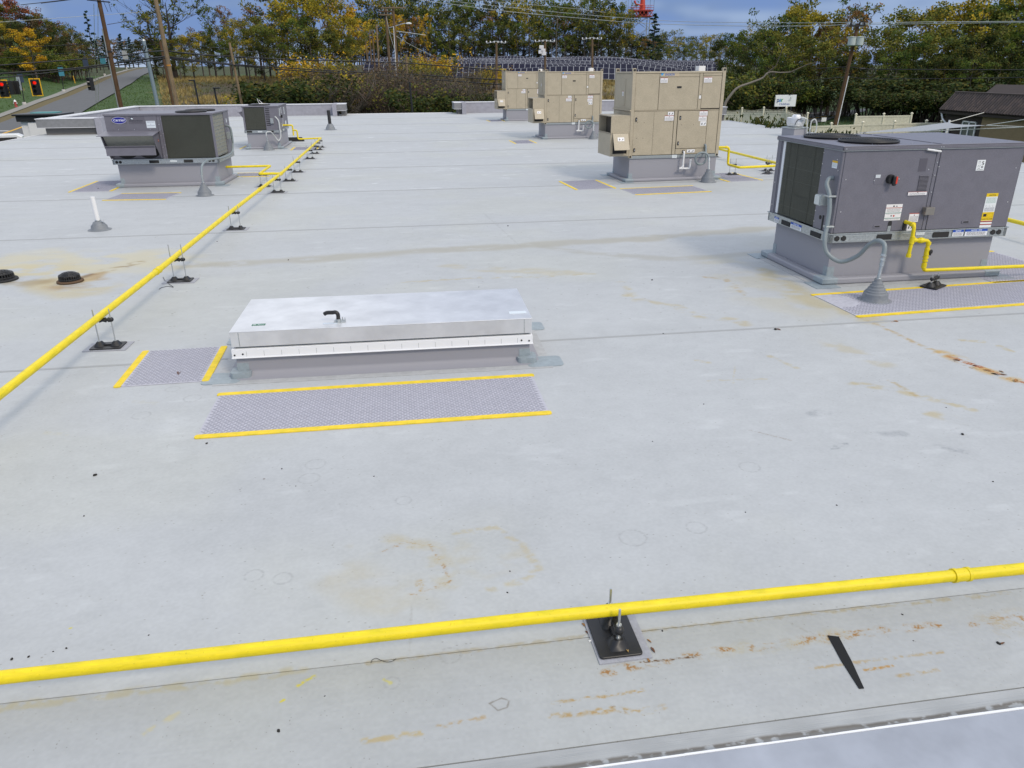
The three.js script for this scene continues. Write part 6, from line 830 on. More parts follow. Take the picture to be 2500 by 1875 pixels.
// [photo x, photo y of the top, distance, kind, variant, width factor]
function tree(px, py, d, kind, v, wide, label, group) { const p = onT(px, d), top = A(px, py, d).y, h = Math.max(3, top - p.y); const a = (d > 245 ? FARP : TP)[kind]; return plant('tree', a[v % a.length], 12, p, h, wide, label, 'tree', group); }
function shrub(px, py, d, kind, v, wide, label, group) { const p = onT(px, d), top = A(px, py, d).y, h = clamp(top - p.y, 0.8, 6); const a = TP[kind]; return plant('shrub', a[v % a.length], 3, p, h, wide, label, 'shrub', group); }
{
  const HL = 'trees on the hill left of the road', L1 = k => ({ dark: 'dark green tree in the wood on the hill beside the road', olive: 'olive green tree in the wood on the hill beside the road', red: 'reddish brown tree in the wood on the hill beside the road', rust: 'rusty brown tree in the wood on the hill beside the road', green: 'green tree in the wood on the hill beside the road', yel: 'yellowing tree in the wood on the hill beside the road' })[k];
  [[-60, -40, 165, 'olive', 0, 1.1], [-25, -30, 170, 'dark', 0, 1.2], [5, -20, 165, 'yel', 1, 1.1], [30, -35, 178, 'dark', 1, 1.1], [50, 0, 172, 'olive', 1, 1.1], [72, -8, 182, 'red', 0, 1.1], [98, 6, 176, 'red', 0, 1.2], [70, 40, 165, 'dark', 0, 1.1], [125, 30, 178, 'rust', 1, 1.1], [45, 45, 160, 'olive', 2, 1], [20, 78, 152, 'red', 0, 1.2], [-15, 70, 155, 'dark', 0, 1.2], [140, 30, 190, 'olive', 0, 1.1], [150, 44, 180, 'dark', 1, 1.1], [168, 46, 190, 'olive', 1, 1.0], [185, 56, 196, 'rust', 0, 1.1], [200, 60, 200, 'olive', 0, 1.0], [212, 76, 206, 'dark', 0, 1], [226, 84, 215, 'rust', 1, 1], [238, 92, 222, 'olive', 1, 1], [90, 60, 168, 'dark', 1, 1.1], [160, 80, 175, 'dark', 0, 1.1], [190, 88, 185, 'rust', 1, 1.1], [130, 75, 166, 'dark', 0, 1.1], [60, 70, 158, 'dark', 1, 1.2], [210, 100, 195, 'rust', 0, 1], [175, 100, 176, 'dark', 1, 1.1], [250, 105, 235, 'rust', 0, 1], [30, 105, 150, 'rust', 1, 1.3]].forEach(([x, y, d, k, v, w]) => tree(x, y, d, k, v, w, L1(k), HL));
  tree(116, 66, 150, 'gold', 0, 1.25, 'bright golden yellow tree standing out on the wooded hill', null);
  tree(12, 112, 140, 'pine', 0, 1.6, 'dark bluish evergreen at the foot of the wooded hill', null);
  [[40, 128, 138], [75, 122, 140], [105, 120, 142], [140, 128, 144], [170, 136, 148], [200, 140, 155], [225, 142, 162], [60, 140, 134], [120, 145, 137], [160, 150, 140]].forEach(([x, y, d], i) => shrub(x, y + 4, d + 16, 'bush', i, 1.5, 'round yellow green shrub at the foot of the wooded hill', 'shrubs below the wooded hill'));
  tree(263, 24, 230, 'pine', 1, 0.8, 'thin wispy pine standing alone beside the wooden pole', null);
  [[292, 84, 270], [332, 80, 290], [352, 88, 280], [272, 94, 262]].forEach(([x, y, d], i) => tree(x, y, d, 'pine', 0, 1.3, 'small dark spruce on the skyline at the end of the road', 'spruces at the end of the road'));
  tree(448, -18, 172, 'bare', 0, 1.35, 'big spreading tree with nearly bare dark limbs beyond the meadow', null); tree(405, 30, 185, 'bare', 0, 1.1, 'smaller leaning bare limbed tree behind the pale pole', null);
  tree(545, 8, 190, 'bare', 2, 0.9, 'slim thin crowned tree behind the short pole', null); tree(582, 22, 192, 'bare', 1, 1.0, 'bare twiggy tree between the slim tree and the yellow one', null); tree(655, 22, 176, 'bare', 1, 1.3, 'bare brown branched tree with orange leaves inside', null);
  const MB = 'trees along the back of the meadow', ml = { olive: 'olive green tree along the back of the meadow', yel: 'yellow green tree along the back of the meadow', dark: 'dark green tree along the back of the meadow', green: 'green tree along the back of the meadow', rust: 'rusty leaved tree along the back of the meadow' };
  [[395, 95, 175, 'dark', 0, 1.2], [430, 88, 182, 'olive', 1, 1.1], [470, 95, 176, 'green', 1, 1.1], [492, 78, 172, 'yel', 0, 1.2], [515, 70, 195, 'rust', 0, 1], [530, 85, 178, 'olive', 0, 1.1], [565, 72, 180, 'green', 0, 1.1], [600, 60, 182, 'olive', 2, 1.1], [618, 42, 176, 'yel', 1, 1.1], [640, 60, 170, 'olive', 0, 1.2], [675, 55, 176, 'dark', 0, 1.1], [690, 36, 172, 'green', 2, 1.2], [420, 115, 168, 'dark', 1, 1.3], [460, 118, 166, 'olive', 1, 1.2], [545, 105, 168, 'dark', 0, 1.2], [585, 105, 166, 'green', 1, 1.2], [625, 95, 164, 'yel', 1, 1.1], [660, 100, 162, 'dark', 1, 1.2]].forEach(([x, y, d, k, v, w]) => tree(x, y, d, k, v, w, ml[k], MB));
  const BG = 'big autumn trees beside the gravel path', bl = { yel: 'big yellowing tree beside the gravel path', olive: 'big olive green tree beside the gravel path', gold: 'orange gold tree beside the gravel path', green: 'big green tree beside the gravel path', dark: 'dark understorey tree beside the gravel path' };
  [[722, -30, 160, 'olive', 0, 1.1], [755, -12, 152, 'yel', 0, 1.15], [790, -25, 156, 'yel', 1, 1.1], [820, -12, 160, 'olive', 2, 1.1], [850, 4, 168, 'gold', 0, 1.0], [870, 30, 160, 'yel', 0, 1.0], [735, 50, 148, 'green', 1, 1.1], [775, 60, 145, 'olive', 1, 1.1], [815, 70, 148, 'dark', 0, 1.1], [855, 80, 152, 'olive', 0, 1.0], [700, 75, 150, 'green', 2, 1.1], [895, 45, 250, 'gold', 0, 1]].forEach(([x, y, d, k, v, w]) => tree(x, y, d, k, v, w, bl[k], BG));
  // wood behind the solar field
  const WS = 'trees of the wood behind the solar field', wl = { tall: 'tall slender tree in the wood behind the solar panels', olive: 'olive tree in the wood behind the solar panels', dark: 'dark tree in the wood behind the solar panels', green: 'green tree in the wood behind the solar panels', yel: 'yellowing tree in the wood behind the solar panels', rust: 'rusty tree in the wood behind the solar panels', gold: 'golden tree in the wood behind the solar panels' }, wr = rng(88);
  for (let i = 0; i < 3; i++) for (let x = 880 + i * 12; x < (i ? 1515 : 1545); x += 27) { const y = (i === 0 ? 62 : i === 1 ? 22 : -8) + 34 * (wr() - 0.5) + (x > 1400 ? (x - 1400) * 0.12 : 0) + (x > 1290 && x < 1420 ? 14 : 0), k = wr(); const kind = i === 2 ? (k < 0.62 ? 'tall' : k < 0.8 ? 'olive' : 'dark') : k < 0.3 ? 'dark' : k < 0.55 ? 'green' : k < 0.75 ? 'tall' : k < 0.9 ? 'olive' : k < 0.96 ? 'yel' : 'rust'; tree(x + 10 * wr(), y, 305 + i * 12 + 8 * wr(), kind, Math.floor(wr() * 4), (i === 2 ? 0.85 : 1.05), wl[kind], WS); }
  for (let x = 870; x < 1600; x += 15) tree(x + 10 * wr(), 84 + 24 * wr(), 330 + 14 * wr(), 'dark', 0, 1.8, 'low dark undergrowth tree at the back of the wood behind the solar panels', 'undergrowth of the wood behind the solar field');
  for (let x = 270; x < 470; x += 22) tree(x + 8 * wr(), 92 + 14 * wr(), 330 + 20 * wr(), wr() < 0.6 ? 'rust' : 'dark', 0, 1.4, 'brownish tree on the skyline behind the spruces', 'trees on the skyline behind the spruces');
  tree(988, 34, 300, 'gold', 0, 0.5, wl.gold, WS); tree(1045, 34, 300, 'gold', 0, 0.45, wl.gold, WS); tree(1355, -6, 312, 'tall', 0, 1.2, wl.tall, WS); tree(1435, -14, 312, 'green', 1, 1.2, wl.green, WS);
  tree(1584, 30, 285, 'pine', 0, 1.3, 'pointed dark conifer in front of the red tower', null);
  const FR = 'trees on the far low ridge'; for (let i = 0; i < 3; i++) for (let x = 1555 + i * 13; x < 1960; x += 34) { const k = wr(), kind = k < 0.4 ? 'olive' : k < 0.62 ? 'rust' : k < 0.85 ? 'green' : 'yel'; tree(x + 12 * wr(), 74 + 16 * wr() + (2 - i) * 17 - (x > 1800 ? 6 : 0), 330 - (2 - i) * 18 + 8 * wr(), kind, Math.floor(wr() * 3), 1.15, { olive: 'olive tree on the far low ridge right of the red tower', rust: 'rusty tree on the far low ridge right of the red tower', green: 'green tree on the far low ridge right of the red tower', yel: 'yellowing tree on the far low ridge right of the red tower' }[kind], FR); }
  for (let x = 1570; x < 1800; x += 24) tree(x + 8 * wr(), 112 + 14 * wr(), 270 + 20 * wr(), wr() < 0.5 ? 'dark' : 'green', Math.floor(wr() * 2), 1.1, 'low dark tree at the right end of the solar field', 'low trees at the right end of the solar field');
  // right hand trees
  const RT = 'trees behind the beige fence', rl = { green: 'green tree behind the beige vinyl fence', olive: 'olive green tree behind the beige vinyl fence', dark: 'dark shaded tree behind the beige vinyl fence', yel: 'yellow green tree behind the beige vinyl fence', bare: 'half bare tree behind the beige vinyl fence', rust: 'rusty leaved tree behind the beige vinyl fence' };
  [[1760, 95, 150, 'dark', 0, 1.1], [1800, 85, 140, 'green', 0, 1.1], [1842, 78, 130, 'dark', 1, 1.0], [1872, 52, 122, 'green', 1, 0.9], [1905, 6, 128, 'olive', 0, 0.95], [1945, 12, 122, 'yel', 0, 0.95], [1985, 34, 120, 'olive', 2, 1.0], [2015, 42, 118, 'rust', 0, 0.9], [2045, 6, 126, 'bare', 2, 1.0], [2060, 22, 122, 'bare', 1, 0.9], [2040, 72, 112, 'yel', 1, 1.0], [1960, 80, 112, 'olive', 1, 1.1], [1900, 90, 114, 'green', 2, 1.1], [1830, 120, 118, 'dark', 0, 1.1], [2000, 100, 108, 'olive', 0, 1.1], [1870, 140, 108, 'green', 1, 1.1], [1930, 150, 104, 'dark', 1, 1.1], [2060, 130, 104, 'dark', 0, 1.0],
    [2150, 66, 104, 'olive', 0, 1.1], [2185, 34, 110, 'green', 2, 1.15], [2225, 14, 112, 'yel', 0, 1.1], [2265, 10, 112, 'olive', 2, 1.15], [2305, 6, 116, 'yel', 0, 1.1], [2350, 2, 110, 'bare', 2, 1.1], [2345, 20, 112, 'olive', 1, 1.1], [2395, 14, 112, 'green', 0, 1.1], [2440, -12, 116, 'bare', 0, 1.0], [2450, 10, 114, 'green', 1, 1.1], [2495, -10, 112, 'olive', 2, 1.2], [2540, -10, 114, 'green', 0, 1.2], [2200, 90, 100, 'green', 1, 1.1], [2255, 85, 98, 'olive', 0, 1.1], [2310, 95, 98, 'green', 2, 1.1], [2370, 80, 96, 'dark', 0, 1.2], [2430, 85, 98, 'green', 1, 1.1], [2490, 75, 96, 'dark', 1, 1.2], [2160, 130, 98, 'green', 0, 1.1], [2230, 140, 95, 'dark', 1, 1.2], [2290, 145, 94, 'dark', 0, 1.2], [2350, 150, 92, 'green', 1, 1.2], [2420, 140, 92, 'dark', 1, 1.2], [2110, 120, 108, 'olive', 1, 1.0], [2540, 120, 95, 'green', 0, 1.2]].forEach(([x, y, d, k, v, w]) => tree(x, y, d, k, v, w, rl[k], RT));
  { const b = thing('fallen_limb', 'long pale crooked branch arching out behind the nearest beige unit', 'branch'); const q = (x, y, d) => A(x, y, d); const p0 = onT(1765, 78); obj('limb', [sweep(new THREE.CatmullRomCurve3([p0, q(1770, 255, 78), q(1782, 235, 78), q(1800, 215, 78), q(1830, 203, 78), q(1862, 190, 78), q(1876, 177, 78), q(1905, 177, 78), q(1930, 176, 78)]).getPoints(40), t => 0.16 - 0.12 * t, 7)], barks.pale, b); obj('side_branch', [sweep([q(1862, 190, 78), q(1880, 172, 78), q(1895, 160, 78), q(1912, 115, 78)], t => 0.07 - 0.05 * t, 5)], barks.grey, b); obj('side_branch', [sweep([q(1930, 176, 78), q(1970, 158, 78), q(1990, 153, 78), q(2015, 156, 78)], t => 0.05 - 0.035 * t, 5)], barks.grey, b); }
  [[1800, 190, 86], [1840, 195, 88], [1880, 190, 88], [1920, 195, 90], [1960, 200, 92], [1780, 215, 84], [1830, 225, 90], [1900, 225, 92], [1950, 228, 94], [1990, 225, 98]].forEach(([x, y, d], i) => shrub(x, y + 12, d + 12, i % 3 ? 'dbush' : 'bush', i, 1.2, 'dark leafy shrub around the white sign', 'shrubs around the white sign'));
  [[2020, 225, 112], [2050, 232, 108], [2080, 238, 106], [2035, 245, 110], [2065, 250, 106]].forEach(([x, y, d], i) => shrub(x, y, d, 'brush', i, 1.5, 'pinkish grey twiggy shrub beyond the right hand road', 'twiggy shrubs beyond the right hand road'));
  [[2110, 200, 100], [2150, 205, 98], [2190, 208, 96], [2230, 205, 95], [2270, 205, 94], [2310, 210, 92], [2130, 230, 94], [2170, 232, 93], [2210, 232, 92], [2250, 234, 91], [2290, 236, 90]].forEach(([x, y, d], i) => shrub(x, y, d, 'dbush', 0, 1.8, 'very dark shrub under the trees behind the upper beige fence', 'dark shrubs behind the upper beige fence'));
  // thicket between the roof and the solar field
  const sr = rng(12); for (let i = 0; i < 46; i++) { const x = 760 + 450 * sr(), t = sr(), d = mix(88, 128, t), y = mix(185, 150, t) + 30 * sr() + Math.abs(x - 960) * 0.05; shrub(x, y, d, 'brush', Math.floor(sr() * 3), 1.3, 'tall bare brown shrub in the thicket below the solar field', 'bare shrubs of the thicket'); }
  for (let i = 0; i < 14; i++) { const x = 700 + 120 * sr(), d = mix(90, 128, sr()); shrub(x, 208 + 36 * sr(), d, sr() < 0.6 ? 'brush' : 'bush', Math.floor(sr() * 3), 1.4, 'low mixed shrub between the meadow and the thicket', 'shrubs between meadow and thicket'); }
  [[760, 150, 124], [800, 155, 122], [612, 236, 92], [775, 220, 92], [790, 210, 94], [805, 205, 95], [755, 235, 90], [820, 215, 93], [1050, 150, 134], [1080, 140, 136], [1020, 165, 128], [1200, 168, 140], [1220, 172, 138], [1180, 180, 132]].forEach(([x, y, d], i) => shrub(x, y, d, 'ybush', i % 3 ? 1 : 0, 1.3, 'yellow leaved shrub in the brush beyond the back parapet', 'yellow shrubs in the brush'));
  [[728, 214, 88], [742, 222, 87], [715, 224, 87], [690, 228, 88], [1030, 240, 88], [1055, 245, 88], [1190, 235, 96]].forEach(([x, y, d]) => shrub(x, y, d, 'dbush', 0, 1.4, 'dense dark green shrub just beyond the back parapet', 'dark green shrubs beyond the back parapet'));
  tree(1098, 128, 140, 'green', 0, 1.1, 'pale green young tree standing before the first solar row', null);
  for (const x of [1018, 1040, 1065]) tree(x, 135, 138, 'bare', 1, 0.8, 'thin bare sapling standing before the first solar row', 'bare saplings before the solar field');
}
// meadow and verge grass: uncountable
{
  const g = []; const r = rng(61); for (let i = 0; i < 7; i++) { const a = r() * 6.28, l = 0.5 + 0.5 * r(), b = new THREE.BufferGeometry(), w = 0.05, dx = Math.cos(a), dz = Math.sin(a); b.setAttribute('position', new THREE.Float32BufferAttribute([-w * dz, 0, w * dx, w * dz, 0, -w * dx, dx * l * 0.45, l, dz * l * 0.45], 3)); b.setAttribute('uv', new THREE.Float32BufferAttribute([0, 0, 1, 0, 0.5, 1], 2)); b.computeVertexNormals(); g.push(b); }
  const N = 20000, im = new THREE.InstancedMesh(mergeGeometries(g), new THREE.MeshStandardMaterial({ color: 0xffffff, roughness: 0.95, side: THREE.DoubleSide }), N), m4 = new THREE.Matrix4(), q = new THREE.Quaternion(), c = new THREE.Color(); let k = 0;
  while (k < N) { const d = 92 + 100 * r(), x = mix(-95, 45, r()); if (x / d < -0.435) continue; const n = fbm(x * 0.06, d * 0.06, 4), dry = d > 118 && d < 190 ? sst(0.36, 0.6, n + 0.06) : 0.25 * r(), s = mix(0.3, 0.8, dry) * (0.6 + 0.8 * r()); q.setFromAxisAngle(V(0, 1, 0), r() * 6.28); m4.compose(V(x, terr(x, -d) - 0.05, -d), q, V(s * 1.2, s, s * 1.2)); im.setMatrixAt(k, m4); const t = r(); c.setRGB(mix(0.045, 0.26 + 0.1 * t, dry), mix(0.075, 0.2 + 0.07 * t, dry), mix(0.018, 0.085, dry)); im.setColorAt(k, c); k++; }
  const xAt = (arr, d) => { for (let i = 1; i < arr.length; i++) if (-arr[i].z > d) { const t = (d + arr[i - 1].z) / (-arr[i].z + arr[i - 1].z); return mix(arr[i - 1].x, arr[i].x, clamp(t)); } return arr[arr.length - 1].x; };
  const N2 = 14000, lw = new THREE.InstancedMesh(im.geometry, im.material, N2); k = 0;
  for (let tries = 0; k < N2 && tries < 400000; tries++) { const d = 82 + 110 * r(), x = d * mix(-0.78, -0.41, r()); if (x > xAt(roadL, d) - 4.2 && x < xAt(roadR, d) + 0.3) continue; const n = fbm(x * 0.09 + 5, d * 0.09, 3), bank = x < xAt(roadL, d) - 8 ? sst(0.42, 0.58, n) : 0, s = mix(0.2, 0.34, bank) * (0.6 + 0.8 * r()); q.setFromAxisAngle(V(0, 1, 0), r() * 6.28); m4.compose(V(x, terr(x, -d) - 0.03, -d), q, V(s * 1.8, s, s * 1.8)); lw.setMatrixAt(k, m4); const t = r(); c.setRGB(mix(0.055 + 0.05 * t * t, 0.34, bank), mix(0.115 + 0.03 * t, 0.23, bank), mix(0.02, 0.1, bank)); lw.setColorAt(k, c); k++; }
  lw.count = k; lw.name = 'lawn_grass'; lw.userData = { kind: 'stuff', label: 'short green and straw coloured grass beside the left hand road', category: 'grass' }; lw.castShadow = lw.receiveShadow = true; scene.add(lw);
  im.name = 'meadow_grass'; im.userData = { kind: 'stuff', label: 'long dry and green grass of the sloping meadow beyond the roof', category: 'grass' }; im.castShadow = im.receiveShadow = true; scene.add(im);
}
// ================================================================ SOLAR FIELD
{
  const glass = new THREE.MeshPhysicalMaterial({ color: lin(0.013, 0.014, 0.034), roughness: 0.5, specularIntensity: 0.35 }), frame = mat(0.42, 0.44, 0.48, 0.6), pw = 1.14, ph = 1.3, n0 = rng(5);
  const pg = bx(-pw / 2 + 0.05, pw / 2 - 0.05, -ph / 2 + 0.05, ph / 2 - 0.05, -0.01, 0.02); fin(pg);
  for (let k = 0; k < 20; k++) {
    const d = 158 + k * 7.2, yaw = -5 * D, xl = A(985 - Math.min(k, 3) * 35, 170, d).x, xr = A(1600 + k * 12, 170, d).x, cx = (xl + xr) / 2, near = k < 4;
    const cols = Math.min(100, Math.floor((xr - xl) / pw)), o = thing('solar_panel_row', ['row of solar panels nearest the roof, dark glass in white frames', 'second row of solar panels, just behind the first row', 'third row of solar panels, behind the second row', 'fourth row of solar panels, behind the third row'][k] || 'row of solar panels farther back in the solar field', 'solar panels', [cx, 0, -d], yaw, 'rows of the solar field');
    const fr = [], gl = [], legs = [], tilt = -(90 - 50) * D;
    for (let i = 0; i < cols; i++) {
      const x = (i - cols / 2 + 0.5) * pw, wx = cx + x * Math.cos(yaw), wz = -d - x * Math.sin(yaw), gy = terr(wx, wz);
      for (let r = 0; r < 2; r++) { const place = g => { g.translate(0, (r - 0.5) * ph, 0); g.rotateX(tilt + Math.PI * 0); g.translate(x, gy + 1.75, 0); return g; };
        fr.push(place(bx(-pw / 2 + 0.005, pw / 2 - 0.005, -ph / 2 + 0.005, ph / 2 - 0.005, -0.03, -0.002)));
        if (near) { const m = new THREE.Mesh(pg, glass); m.name = 'panel'; m.rotation.x = tilt; m.position.set(x, gy + 1.75 + (r - 0.5) * ph * Math.cos(tilt), (r - 0.5) * ph * Math.sin(tilt)); o.add(m); } else gl.push(place(pg.clone())); }
      if (i % 4 === 0) legs.push(rod([x, gy - 0.3, -0.3], [x, gy + 1.75, 0], 0.06, 0.06, 4));
    }
    obj('frames', fr, frame, o); obj('posts', legs, M.galvDull, o); if (gl.length) { const m = obj('panels', gl, glass, o); m.userData.kind = 'stuff'; }
  }
}
// ================================================================ POLES AND WIRES
function pole(label, name, px0, py0, px1, py1, d, r, m, group) {   // from photo top and base direction at a given distance; foot on the ground
  const top = A(px0, py0, d), low = A(px1, py1, d), dir = top.clone().sub(low).normalize(); let foot = low.clone(); for (let i = 0; i < 200 && foot.y > terr(foot.x, foot.z) - 0.3; i++) foot.addScaledVector(dir, -0.2);
  const o = thing(name, label, name.includes('lamp') ? 'lamp post' : 'utility pole', foot, 0, group); const t = top.clone().sub(foot); obj('shaft', [rod([0, 0, 0], t, r * 1.2, r, 12)], m, o); return { o, t, foot, top };
}
const P1 = pole('tall brown wooden pole with a grey riser pipe on its flank', 'utility_pole', 232, -45, 297, 268, 74, 0.165, M.woodBrown);
obj('riser_pipe', [rod(P1.t.clone().multiplyScalar(0.02).add(V(-0.24, 0, 0.05)), P1.t.clone().multiplyScalar(0.75).add(V(-0.2, 0, 0.05)), 0.07, 0.07, 8)], M.galvDull, P1.o); obj('riser_pipe', [rod([0.24, 0, 0.05], P1.t.clone().multiplyScalar(0.24).add(V(0.2, 0, 0.05)), 0.06, 0.06, 8)], M.galvDull, P1.o);
{ const p = A(246, 3, 74).sub(P1.foot); obj('crossarm', [rod(p.clone().add(V(-1.1, 0.1, 0.2)), p.clone().add(V(0.9, -0.1, 0.2)), 0.05, 0.05, 5)], M.rubber, P1.o); obj('arm_brace', [rod(p.clone().add(V(0.3, 0.1, 0.2)), p.clone().add(V(0.55, -0.85, 0.2)), 0.02), rod(p.clone().add(V(0.75, 0, 0.2)), p.clone().add(V(0.85, -0.85, 0.2)), 0.02)], M.rubber, P1.o); obj('pole_band', [rod(P1.t.clone().multiplyScalar(0.62), P1.t.clone().multiplyScalar(0.63), 0.2, 0.2, 12)], M.rubber, P1.o); }
const P2 = pole('blue grey steel signal pole with a cap and cable bundles', 'signal_pole', 350.5, 99, 386, 262, 80, 0.17, M.steelBlue); obj('pole_cap', [rod(P2.t.clone().add(V(0, -0.05, 0)), P2.t.clone().add(V(-0.01, 0.12, 0)), 0.2, 0.12, 12)], M.galv, P2.o); obj('cable_bundle', [hose([P2.t.clone().add(V(-0.2, -0.2, 0.1)), P2.t.clone().add(V(-0.28, -0.45, 0.2)), P2.t.clone().add(V(0, -0.9, 0.25)), P2.t.clone().add(V(0.2, -0.5, 0.2))], 0.05, 16, 6)], M.rubber, P2.o); obj('band', [rod(P2.t.clone().multiplyScalar(0.45), P2.t.clone().multiplyScalar(0.455), 0.21, 0.21, 12)], M.galv, P2.o);
const P3 = pole('pale weathered wooden pole leaning beside the steel pole', 'utility_pole', 371, -45, 433, 264, 70, 0.17, M.woodPale); obj('orange_band', [rod(P3.t.clone().multiplyScalar(0.56), P3.t.clone().multiplyScalar(0.568), 0.2, 0.2, 12)], mat(0.5, 0.22, 0.03, 0.7), P3.o);
const P3b = pole('slender brown wooden pole half hidden behind the pale pole', 'utility_pole', 391, 101, 424, 262, 86, 0.12, M.woodBrown);
const P4 = pole('short weathered wooden pole standing in the meadow', 'utility_pole', 560, 104, 591, 258, 84, 0.12, M.woodPale);
{ const l1 = pole('black square lamp post with flat head beyond the parapet, the taller one', 'lamp_post', 474, 197, 487, 262, 66, 0.07, M.black); obj('lamp_head', [bx(l1.t.x - 0.42, l1.t.x + 0.05, l1.t.y - 0.02, l1.t.y + 0.08, l1.t.z - 0.15, l1.t.z + 0.15, 0.02)], M.black, l1.o); const l2 = pole('black square lamp post with flat head beyond the parapet, the shorter one', 'lamp_post', 523, 216, 533, 262, 60, 0.07, M.black); obj('lamp_head', [bx(l2.t.x - 0.06, l2.t.x + 0.42, l2.t.y - 0.02, l2.t.y + 0.08, l2.t.z - 0.15, l2.t.z + 0.15, 0.02)], M.black, l2.o); pole('plain black post standing in the thicket', 'lamp_post', 1000, 200, 1007, 276, 62, 0.075, M.black); }
const PA = pole('brown wooden pole with two crossarms and a street lamp arm', 'utility_pole', 941, 22, 955, 205, 128, 0.19, M.wood), PB = pole('grey wooden pole with one long pale crossarm at its top', 'utility_pole', 959.5, 15, 972, 200, 124, 0.17, M.wood);
const armAt = (P, px0, px1, py, d, m = M.wood, t = 0.08) => { const a = A(px0, py, d).sub(P.foot), b = A(px1, py, d).sub(P.foot); obj('crossarm', [bx(a.x, b.x, a.y - t, a.y + t, a.z - 0.12, a.z + 0.06)], m, P.o); const g = []; for (let i = 0; i < 4; i++) { const x = mix(a.x, b.x, 0.08 + 0.28 * i); g.push(lathe([[0, 0.22], [0.05, 0.2], [0.06, 0.05], [0.03, 0]], x, a.y + t, a.z - 0.03, 8)); } for (const i of g) obj('insulator', i, M.galvDull, P.o); };
armAt(PB, 930, 990, 19, 123.6, M.woodPale); armAt(PA, 924, 958, 28, 127.6, M.woodBrown); armAt(PA, 927, 958, 36, 127.6, M.woodPale);
{ const q = (x, y) => A(x, y, 127).sub(PA.foot); const L = obj('lamp_arm', [hose([q(950, 68), q(965, 64), q(980, 59), q(992, 57)], 0.06, 14, 6)], M.galv, PA.o); const h = q(998, 57.5), s = new THREE.SphereGeometry(1, 14, 10); s.scale(0.45, 0.16, 0.22); s.translate(h.x, h.y, h.z); obj('lamp_head', s, M.whiteTrim, PA.o); }
obj('riser_pipe', [rod(PB.t.clone().multiplyScalar(0.0).add(V(-0.2, 0, 0.2)), PB.t.clone().multiplyScalar(0.8).add(V(-0.1, 0, 0.2)), 0.055, 0.055, 6)], M.whiteTrim, PB.o);
for (const [a, b, c, e, d, m, l] of [[919, 60, 924.5, 150, 150, M.woodPale, 'bare pale pole at the far edge of the path, tallest of its row'], [909, 75, 914, 150, 172, M.wood, 'thin grey pole at the far edge of the path with a crossarm'], [901, 79, 907, 148, 186, M.wood, 'thin grey pole beside the pole with a crossarm'], [892, 99, 897, 150, 205, M.wood, 'short thin pole farthest along the path']]) { const p = pole(l, 'utility_pole', a, b, c, e, d, 0.15, m); if (d > 160) armAt(p, a - 7, a + 6, b + 1, d, M.wood, 0.05); }
pole('pale stub pole standing before the first solar row', 'utility_pole', 992, 133, 995, 240, 108, 0.13, M.woodPale);
for (const [x, y, d, l, eq] of [[1212, 104, 122, 'wooden pole with spread insulators in front of the solar panels, left of its row', 0], [1331, 101, 130, 'wooden pole with white switch boxes in front of the solar panels', 1], [1446, 95, 130, 'wooden pole with a plain crossarm in front of the solar panels', 2]]) { const p = pole(l, 'utility_pole', x, y, x, 200, d, 0.16, M.wood); const a = A(x - 24, y + 2, d).sub(p.foot), b = A(x + 22, y + 2, d).sub(p.foot), m = A(x, y - 3, d).sub(p.foot); obj('crossarm', [hose([a, a.clone().lerp(m, 0.6), m, b.clone().lerp(m, 0.6), b], 0.06, 16, 5)], M.galvDull, p.o); for (let i = 0; i < 6; i++) { const q = a.clone().lerp(b, i / 5).add(V(0, 0.1, 0)); obj('insulator', lathe([[0, 0.3], [0.09, 0.25], [0.09, 0.05], [0.04, 0]], q.x, q.y - 0.05, q.z, 8), M.whiteTrim, p.o); } if (eq === 1) for (const [dx, dy] of [[-9, 14], [-5, 22], [-11, 26], [-3, 30]]) { const q = A(x + dx, y + dy, d - 0.3).sub(p.foot); obj('switch_box', [bx(q.x - 0.35, q.x + 0.35, q.y - 0.25, q.y + 0.25, q.z - 0.2, q.z + 0.2, 0.05)], M.whiteTrim, p.o); } if (eq === 2) { const q = A(x, y + 15, d).sub(p.foot); obj('crossarm', [bx(q.x - 0.5, q.x + 0.6, q.y - 0.06, q.y + 0.06, q.z - 0.1, q.z + 0.1)], M.wood, p.o); } }
{ const p = pole('brown wooden pole with twin pale transformers and a dark crossarm by the right hand road', 'utility_pole', 2095, 58, 2043, 285, 84, 0.17, M.woodBrown); const q = A(2094, 63, 83.6).sub(p.foot); obj('crossarm', [bx(q.x - 0.9, q.x + 0.75, q.y - 0.08, q.y + 0.08, q.z - 0.1, q.z + 0.08)], M.rubber, p.o); for (const dx of [-0.7, 0.15, 0.65]) obj('insulator', lathe([[0, 0.3], [0.09, 0.24], [0.09, 0.04], [0.04, 0]], q.x + dx, q.y + 0.08, q.z, 8), M.rubber, p.o); for (const x of [2078, 2097]) { const t = A(x, 112, 83.4).sub(p.foot); obj('transformer', [lathe([[0, 0], [0.36, 0.0], [0.38, 0.1], [0.38, 0.78], [0.42, 0.8], [0.42, 0.84], [0, 0.88]], t.x, t.y, t.z, 16)], mat(0.5, 0.56, 0.55, 0.5), p.o); } obj('riser_pipe', [rod(p.t.clone().multiplyScalar(0.05).add(V(0.22, 0, 0.1)), p.t.clone().multiplyScalar(0.55).add(V(0.22, 0, 0.1)), 0.05, 0.05, 6)], M.whiteTrim, p.o); }
function wire(label, pts, r, m, group, cat = 'cable') { const o = obj('overhead_cable', [sweep(new THREE.CatmullRomCurve3(pts.map(p => A(...p)), false, 'centripetal').getPoints(pts.length * 8), r, 5, false)], m); tag(o, label, cat, group); return o; }
